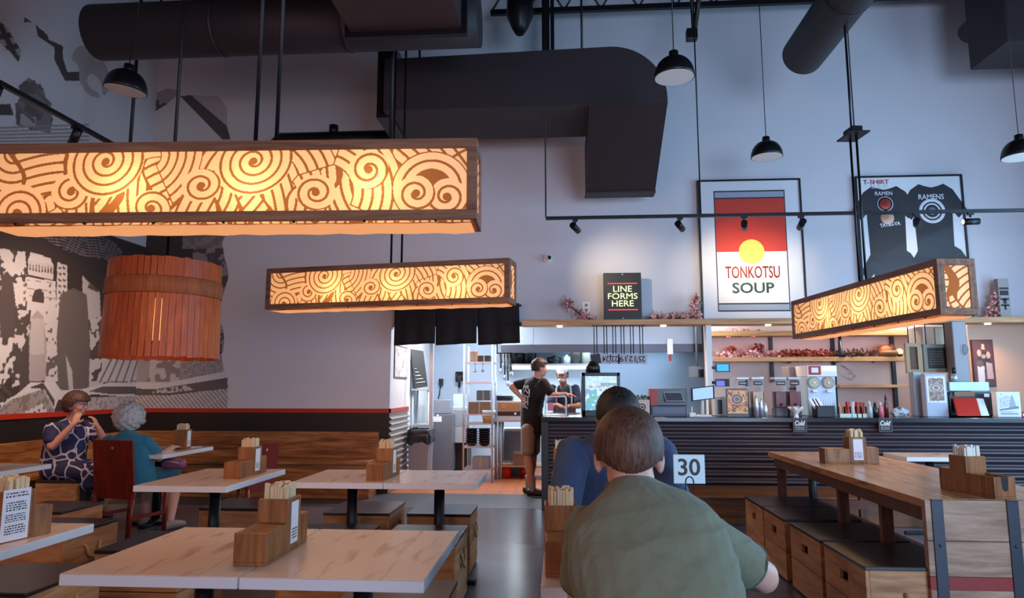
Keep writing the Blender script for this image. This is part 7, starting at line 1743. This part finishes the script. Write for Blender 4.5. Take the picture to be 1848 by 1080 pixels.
for a in an: B.limb([V3(*a) + V3(0, 0, -.02), V3(*a) + V3(-.004, 0, .14)], [.045, .047])
B.obj('socks', M('sock_grey', 'a09a94', .8), t, .008, 3)
pm = M('print_white', 'd8d0ce', .7); bn = V3(-.65, -.76, 0).normalized()
pmb = MB()
def on_back(x, y):
    u = (x - 340) / 1080 * .46; w = .11 - (y - 240) / 1080 * .46
    return V3(-.36, 9.01, 1.30 + w) + rt.normalized() * u + bn * (.128 * math.sqrt(max(.05, 1 - (u / .19) ** 2)) + .014)
for p_, q_ in (((250, 380), (320, 240)), ((320, 240), (370, 350)), ((400, 250), (440, 350)), ((455, 250), (440, 350)), ((240, 480), (360, 380)), ((360, 380), (450, 490)), ((215, 500), (215, 640)), ((490, 350), (490, 600)), ((215, 690), (330, 730)), ((340, 610), (340, 850)), ((440, 610), (440, 850)), ((220, 760), (230, 860)), ((290, 760), (290, 850)), ((220, 890), (330, 900)), ((340, 860), (430, 940)), ((250, 520), (460, 600)), ((240, 640), (330, 640)), ((350, 750), (440, 750))):
    pmb.tube([on_back(*p_), on_back((p_[0] + q_[0]) / 2, (p_[1] + q_[1]) / 2), on_back(*q_)], .0085, 6)
txt = pmb.mesh('back_print')
txt.materials.clear(); txt.materials.append(pm); txt.transform(Matrix.Translation(-Vector(t['_w']))); o = bpy.data.objects.new('back_print', txt); COL.objects.link(o); o.parent = t
hair_shell(hc, Rm, 1.0, HAIR('hair_dark', '21140e', '43291d'), t, lambda d: d.z > (-.55 if d.y < -.3 else (-.1 if d.y < .3 else .45)) and not (abs(d.x) > .65 and -.2 < d.y < .35 and d.z < 0), lambda d: .012 + .012 * max(0, d.z), .002, 6)

# ---------------------------------------------------------------- cook with cap and mask
t = person('cook in a navy shirt, white cap and face mask working behind the counter', (.05, 10.35, 0))
sk = SKIN('skin_tan', 'a8765c'); B = Body(); Rm = headR((-.25, -1, -.25)); hc = (.035, 10.25, 1.555); W_ = add_head(B, hc, Rm, 1.0)
B.loft([(.06, 10.34, 1.36), (.05, 10.31, 1.43), (.04, 10.27, 1.5)], [.07, .056, .054], [.06, .054, .056]); B.loft([(.06, 10.38, .85), (.06, 10.38, 1.05), (.06, 10.36, 1.25), (.06, 10.35, 1.36)], [.14, .13, .15, .12], [.1, .09, .1, .07])
sh = (V3(-.12, 10.33, 1.335), V3(.235, 10.33, 1.335)); el = (V3(-.15, 10.15, 1.10), V3(.28, 10.17, 1.11)); wr = (V3(-.03, 9.92, 1.14), V3(.12, 9.95, 1.12))
for a, e, w in zip(sh, el, wr): B.limb([a, a.lerp(e, .5), e], [.048, .045, .038]); B.limb([e, e.lerp(w, .35), w], [.038, .038, .025])
add_hand(B, wr[0], (.3, -.9, -.1), (0, 0, 1), -1, .7); add_hand(B, wr[1], (-.3, -.9, -.1), (0, 0, 1), 1, .7)
B.obj('body', sk, t, .009, 4); face_features(W_, Rm, t, mouth=False)
B = Body(); B.loft([(.06, 10.38, .80), (.06, 10.38, 1.0), (.06, 10.37, 1.2), (.06, 10.35, 1.32), (.055, 10.34, 1.385), (.052, 10.33, 1.41)], [.17, .17, .185, .18, .13, .07], [.13, .125, .13, .115, .09, .062])
for a, e in zip(sh, el): B.limb([a + (e - a) * -.2, a.lerp(e, .3), a.lerp(e, .75)], [.066, .064, .062], 16)
B.obj('shirt', CLOTH('cook_navy', '242a40', .25), t, .009, 4)
m = MB()
for sx in (-.06, .17): m.tube([(sx, 10.205, 1.05), (sx, 10.215, 1.25), (sx * .9, 10.25, 1.37), (sx * .7 + .02, 10.33, 1.41)], .014, 8)
m.obj('apron_strap', M('strap_grey', 'a4a6b0', .7), t); MB().box(-.10, .22, 10.22, 10.24, .6, 1.12).obj('apron', M('apron_grey', '5a5f70', .8), t, .01)
B = Body(); leg_pair(B, ((-.03, 10.38, .85), (.15, 10.38, .85)), ((-.04, 10.36, .48), (.16, 10.36, .48)), ((-.04, 10.4, .09), (.16, 10.4, .09)), (.095, .075, .065, .055)); B.obj('trousers', black_paint, t, .01, 3); shoes(t, ((-.04, 10.4, .09), (.16, 10.4, .09)), (0, -1, 0), black_plastic)
B = Body(); B.ell(W_(0, .052, -.048), (.056, .048, .042), Rm); B.obj('face_mask', M('mask_white', 'd8dbe2', .8), t, .006, 3)
B = Body(); B.ell(W_(0, -.012, .075), (.086, .100, .062), Rm); B.ell(W_(0, .09, .062), (.06, .05, .01), Rm); B.obj('cap', M('cap_white', 'cfd3da', .7), t, .006, 3)
hair_shell(hc, Rm, 1.0, HAIR('hair_black', '120d0c', '2c211d'), t, lambda d: d.y < .1 and -.5 < d.z < .35, lambda d: .006, .001, 8)

def shift(t, dx): t.location.x += dx
# ---------------------------------------------------------------- woman in the patterned dress
pat, nt, b = new_mat('navy_white_pattern'); v = nt.nodes.new('ShaderNodeTexVoronoi'); v.feature = 'DISTANCE_TO_EDGE'; v.inputs['Scale'].default_value = 7.5; v.inputs['Randomness'].default_value = .9
tc = nt.nodes.new('ShaderNodeTexCoord'); nz = nt.nodes.new('ShaderNodeTexNoise'); nz.inputs['Scale'].default_value = 3.5; mxv = nt.nodes.new('ShaderNodeMix'); mxv.data_type = 'VECTOR'; mxv.inputs[0].default_value = .12
nt.links.new(tc.outputs['Object'], nz.inputs[0]); nt.links.new(tc.outputs['Object'], mxv.inputs[4]); nt.links.new(nz.outputs['Color'], mxv.inputs[5]); nt.links.new(mxv.outputs[1], v.inputs['Vector'])
cr = nt.nodes.new('ShaderNodeValToRGB'); cr.color_ramp.interpolation = 'CONSTANT'; cr.color_ramp.elements[0].color = srgb('b8acb2'); cr.color_ramp.elements[1].position = .05; cr.color_ramp.elements[1].color = srgb('26224a')
nt.links.new(v.outputs['Distance'], cr.inputs[0]); nt.links.new(cr.outputs[0], b.inputs['Base Color']); b.inputs['Roughness'].default_value = .8
crate(-5.33, -4.88, 6.75, 7.26, 'crate stool the woman in the patterned dress sits on')
t = person('woman in a navy and white patterned dress with short brown hair, hand at her mouth', (-5.1, 7.0, 0))
sk = SKIN('skin_warm', 'bd8470'); B = Body(); Rm = headR((1, .06, -.1)); hc = (-4.985, 6.98, 1.19); W_ = add_head(B, hc, Rm, 1.04)
rt = V3(-.3, -.95, 0)
B.loft([(-5.05, 7.0, 1.0), (-5.03, 6.99, 1.06), (-5.0, 6.98, 1.14)], [.07, .055, .055], [.06, .055, .058], rt); B.loft([(-5.1, 7.0, .53), (-5.09, 7.0, .7), (-5.07, 7.0, .88), (-5.06, 7.0, .98)], [.16, .15, .15, .11], [.13, .12, .1, .07], rt)
aR, eR, wR = V3(-5.10, 6.80, .935), V3(-5.05, 6.74, .775), V3(-4.885, 6.82, 1.01); aL, eL, wL = V3(-4.99, 7.18, .935), V3(-4.76, 7.14, .80), V3(-4.78, 7.04, .965)
for a, e, w in ((aR, eR, wR), (aL, eL, wL)): B.limb([a, a.lerp(e, .5), e], [.055, .05, .043]); B.limb([e, e.lerp(w, .35), w], [.043, .041, .027])
add_hand(B, wR, (.0, .45, .9), (.5, -.8, .2), 1, .8); add_hand(B, wL, (-.35, -.2, .9), (.9, .2, .2), -1, .8)
kn = ((-4.72, 6.87, .50), (-4.72, 7.1, .50)); an = ((-4.76, 6.86, .09), (-4.76, 7.1, .09)); leg_pair(B, ((-5.08, 6.9, .53), (-5.08, 7.1, .53)), kn, an, (.085, .062, .056, .038))
B.obj('body', sk, t, .008, 4); face_features(W_, Rm, t, 1.04)
B = Body(); B.loft([(-5.1, 7.0, .49), (-5.1, 7.0, .62), (-5.09, 7.0, .76), (-5.075, 7.0, .88), (-5.065, 7.0, .955), (-5.06, 7.0, 1.0), (-5.05, 7.0, 1.02)], [.215, .22, .215, .21, .19, .13, .08], [.175, .18, .175, .165, .13, .095, .07], rt)
for a, e in ((aR, eR), (aL, eL)): B.limb([a + (e - a) * -.2, a.lerp(e, .3), a.lerp(e, .62)], [.078, .074, .07], 16)
for h, k in zip(((-5.08, 6.9, .53), (-5.08, 7.1, .53)), kn): h = V3(*h); k = V3(*k); B.limb([h, h.lerp(k, .5), k, k + V3(.01, 0, -.13)], [.11, .105, .095, .09])
B.limb([(-4.95, 7.0, .53), (-4.75, 7.0, .51)], [.1, .09])
wrinkle(B.obj('dress', pat, t, .008, 4), .004, (5, 5, 8), (2, 7, 1), .9)
B = Body()
for k, a in zip(kn, an): k = V3(*k); a = V3(*a); B.limb([k.lerp(a, .2), k.lerp(a, .55), a], [.068, .06, .046])
B.obj('leggings', M('black_leggings', '151216', .8), t, .009, 3); shoes(t, an, (1, -.1, 0), black_plastic)
hair_shell(hc, Rm, 1.04, HAIR('hair_auburn', '2e1712', '5a3022'), t, lambda d: d.z > (-.75 if d.y < -.1 else (-.25 if d.y < .35 else .30)) and not (d.y > .15 and d.z < .05), lambda d: .022 + .014 * max(0, -d.y) + .01 * max(0, d.z), .003, 9)

shift(t, -.13)
# ---------------------------------------------------------------- white-haired woman in teal
t = person('white-haired woman in a teal T-shirt seen from behind on a red chair', (-4.02, 6.45, 0))
sk = SKIN('skin_pale', 'd2a595'); B = Body(); Rm = headR((-.15, 1, -.1)); hc = (-4.10, 6.53, 1.07); W_ = add_head(B, hc, Rm, .98)
B.loft([(-4.08, 6.47, .90), (-4.09, 6.49, .96), (-4.1, 6.51, 1.02)], [.07, .056, .055], [.06, .055, .058]); B.loft([(-4.02, 6.45, .55), (-4.03, 6.44, .68), (-4.05, 6.45, .80), (-4.07, 6.46, .88)], [.17, .16, .16, .12], [.13, .12, .11, .07])
aR, eR, wR = V3(-3.885, 6.47, .835), V3(-3.80, 6.56, .70), V3(-3.82, 6.84, .775); aL, eL, wL = V3(-4.27, 6.5, .835), V3(-4.36, 6.68, .80), V3(-4.245, 6.72, .965)
for a, e, w in ((aR, eR, wR), (aL, eL, wL)): B.limb([a, a.lerp(e, .5), e], [.055, .052, .045]); B.limb([e, e.lerp(w, .35), w], [.045, .043, .028])
add_hand(B, wR, (-.1, .95, 0), (0, 0, 1), -1, .5); add_hand(B, wL, (.3, -.1, .9), (-.4, .7, .2), 1, .9)
kn = ((-4.07, 6.88, .49), (-3.75, 6.80, .49)); an = ((-4.07, 6.85, .09), (-3.68, 6.62, .09)); leg_pair(B, ((-4.11, 6.48, .53), (-3.93, 6.48, .53)), kn, an, (.095, .07, .06, .04))
B.obj('body', sk, t, .008, 4); face_features(W_, Rm, t, .98)
B = Body(); B.loft([(-4.0, 6.46, .47), (-4.01, 6.45, .56), (-4.03, 6.44, .68), (-4.05, 6.44, .79), (-4.065, 6.45, .865), (-4.075, 6.46, .91), (-4.08, 6.47, .935)], [.235, .235, .225, .215, .195, .135, .08], [.18, .18, .165, .155, .13, .1, .07])
for a, e in ((aR, eR), (aL, eL)): B.limb([a + (e - a) * -.2, a.lerp(e, .3), a.lerp(e, .7)], [.08, .077, .074], 16)
wrinkle(B.obj('shirt', CLOTH('teal_cloth', '1f6c84', .3, 7), t, .008, 4), .004, (5, 5, 10), (2, 7, 1), .9)
B = Body()
for h, k, a in zip(((-4.11, 6.48, .53), (-3.93, 6.48, .53)), kn, an): h = V3(*h); k = V3(*k); B.limb([h, h.lerp(k, .5), k, k.lerp(V3(*a), .25)], [.105, .095, .08, .07])
B.obj('capri_trousers', CLOTH('teal_dark', '24586c', .2), t, .009, 3); shoes(t, an, (.3, .9, 0), M('shoe_cream', '8a7c74', .6))
hair_shell(hc, Rm, .98, HAIR('hair_white', '8c8682', 'd6d0cb'), t, lambda d: d.z > (-.88 if d.y < .1 else (-.5 if d.y < .4 else .3)), lambda d: .052 + .02 * max(0, -d.y) + .008 * math.sin(d.x * 13) * math.cos(d.z * 11), .004, 10)
shift(t, -.13)
# purse on her lap and papers on their table
t = thing('purse', 'small mauve purse resting on the lap of the woman in teal', 'purse', (-3.77, 6.66, .585), world=True)
B = Body(); B.loft([(-3.87, 6.68, .628), (-3.77, 6.66, .632), (-3.66, 6.64, .63)], [.05, .055, .05], [.045, .05, .045], (0, 0, 1)); B.obj('pouch', M('mauve_leather', '8a5a78', .35), t, .008, 3)
MB().tube([(-3.86, 6.62, .645), (-3.77, 6.60, .66), (-3.67, 6.58, .645)], .006, 6).obj('zipper', M('zip_light', 'c0aab8', .4), t); shift(t, -.06)
for i, (x, y, r_, lab) in enumerate(((-3.95, 6.62, 12, 'printed paper place menu at the near corner of the women\'s table'), (-4.02, 7.22, -6, 'printed paper menu at the far end of the women\'s table'))):
    t = thing('paper_menu', lab, 'menu', (x, y, TZ), R(r_), group='paper menus on the women\'s table'); MB().box(-.1, .1, -.14, .14, 0, .003).obj('sheet', card_mat, t)
    m = MB(); rs = random.Random(i)
    for k in range(9): m.box(-.08, -.08 + rs.uniform(.06, .16), -.12 + k * .027, -.108 + k * .027, .0032, .0036)
    m.obj('printed_lines', M('menu_print', '6a5a60', .7), t)
t = thing('plate', 'small plate of food in front of the woman in the patterned dress', 'plate', (-4.32, 6.92, TZ)); MB().lathe([(0, 0), (.06, 0), (.11, .018), (.108, .022), (.055, .006), (0, .006)], seg=28).obj('dish', M('white_ceramic', 'e4dedb', .3), t)
B = MB(); B.ell((0, 0, .02), (.06, .05, .022), 16, 10); B.obj('food', M('food_brown', '9a6238', .7, noise=.3, nscale=60), t)
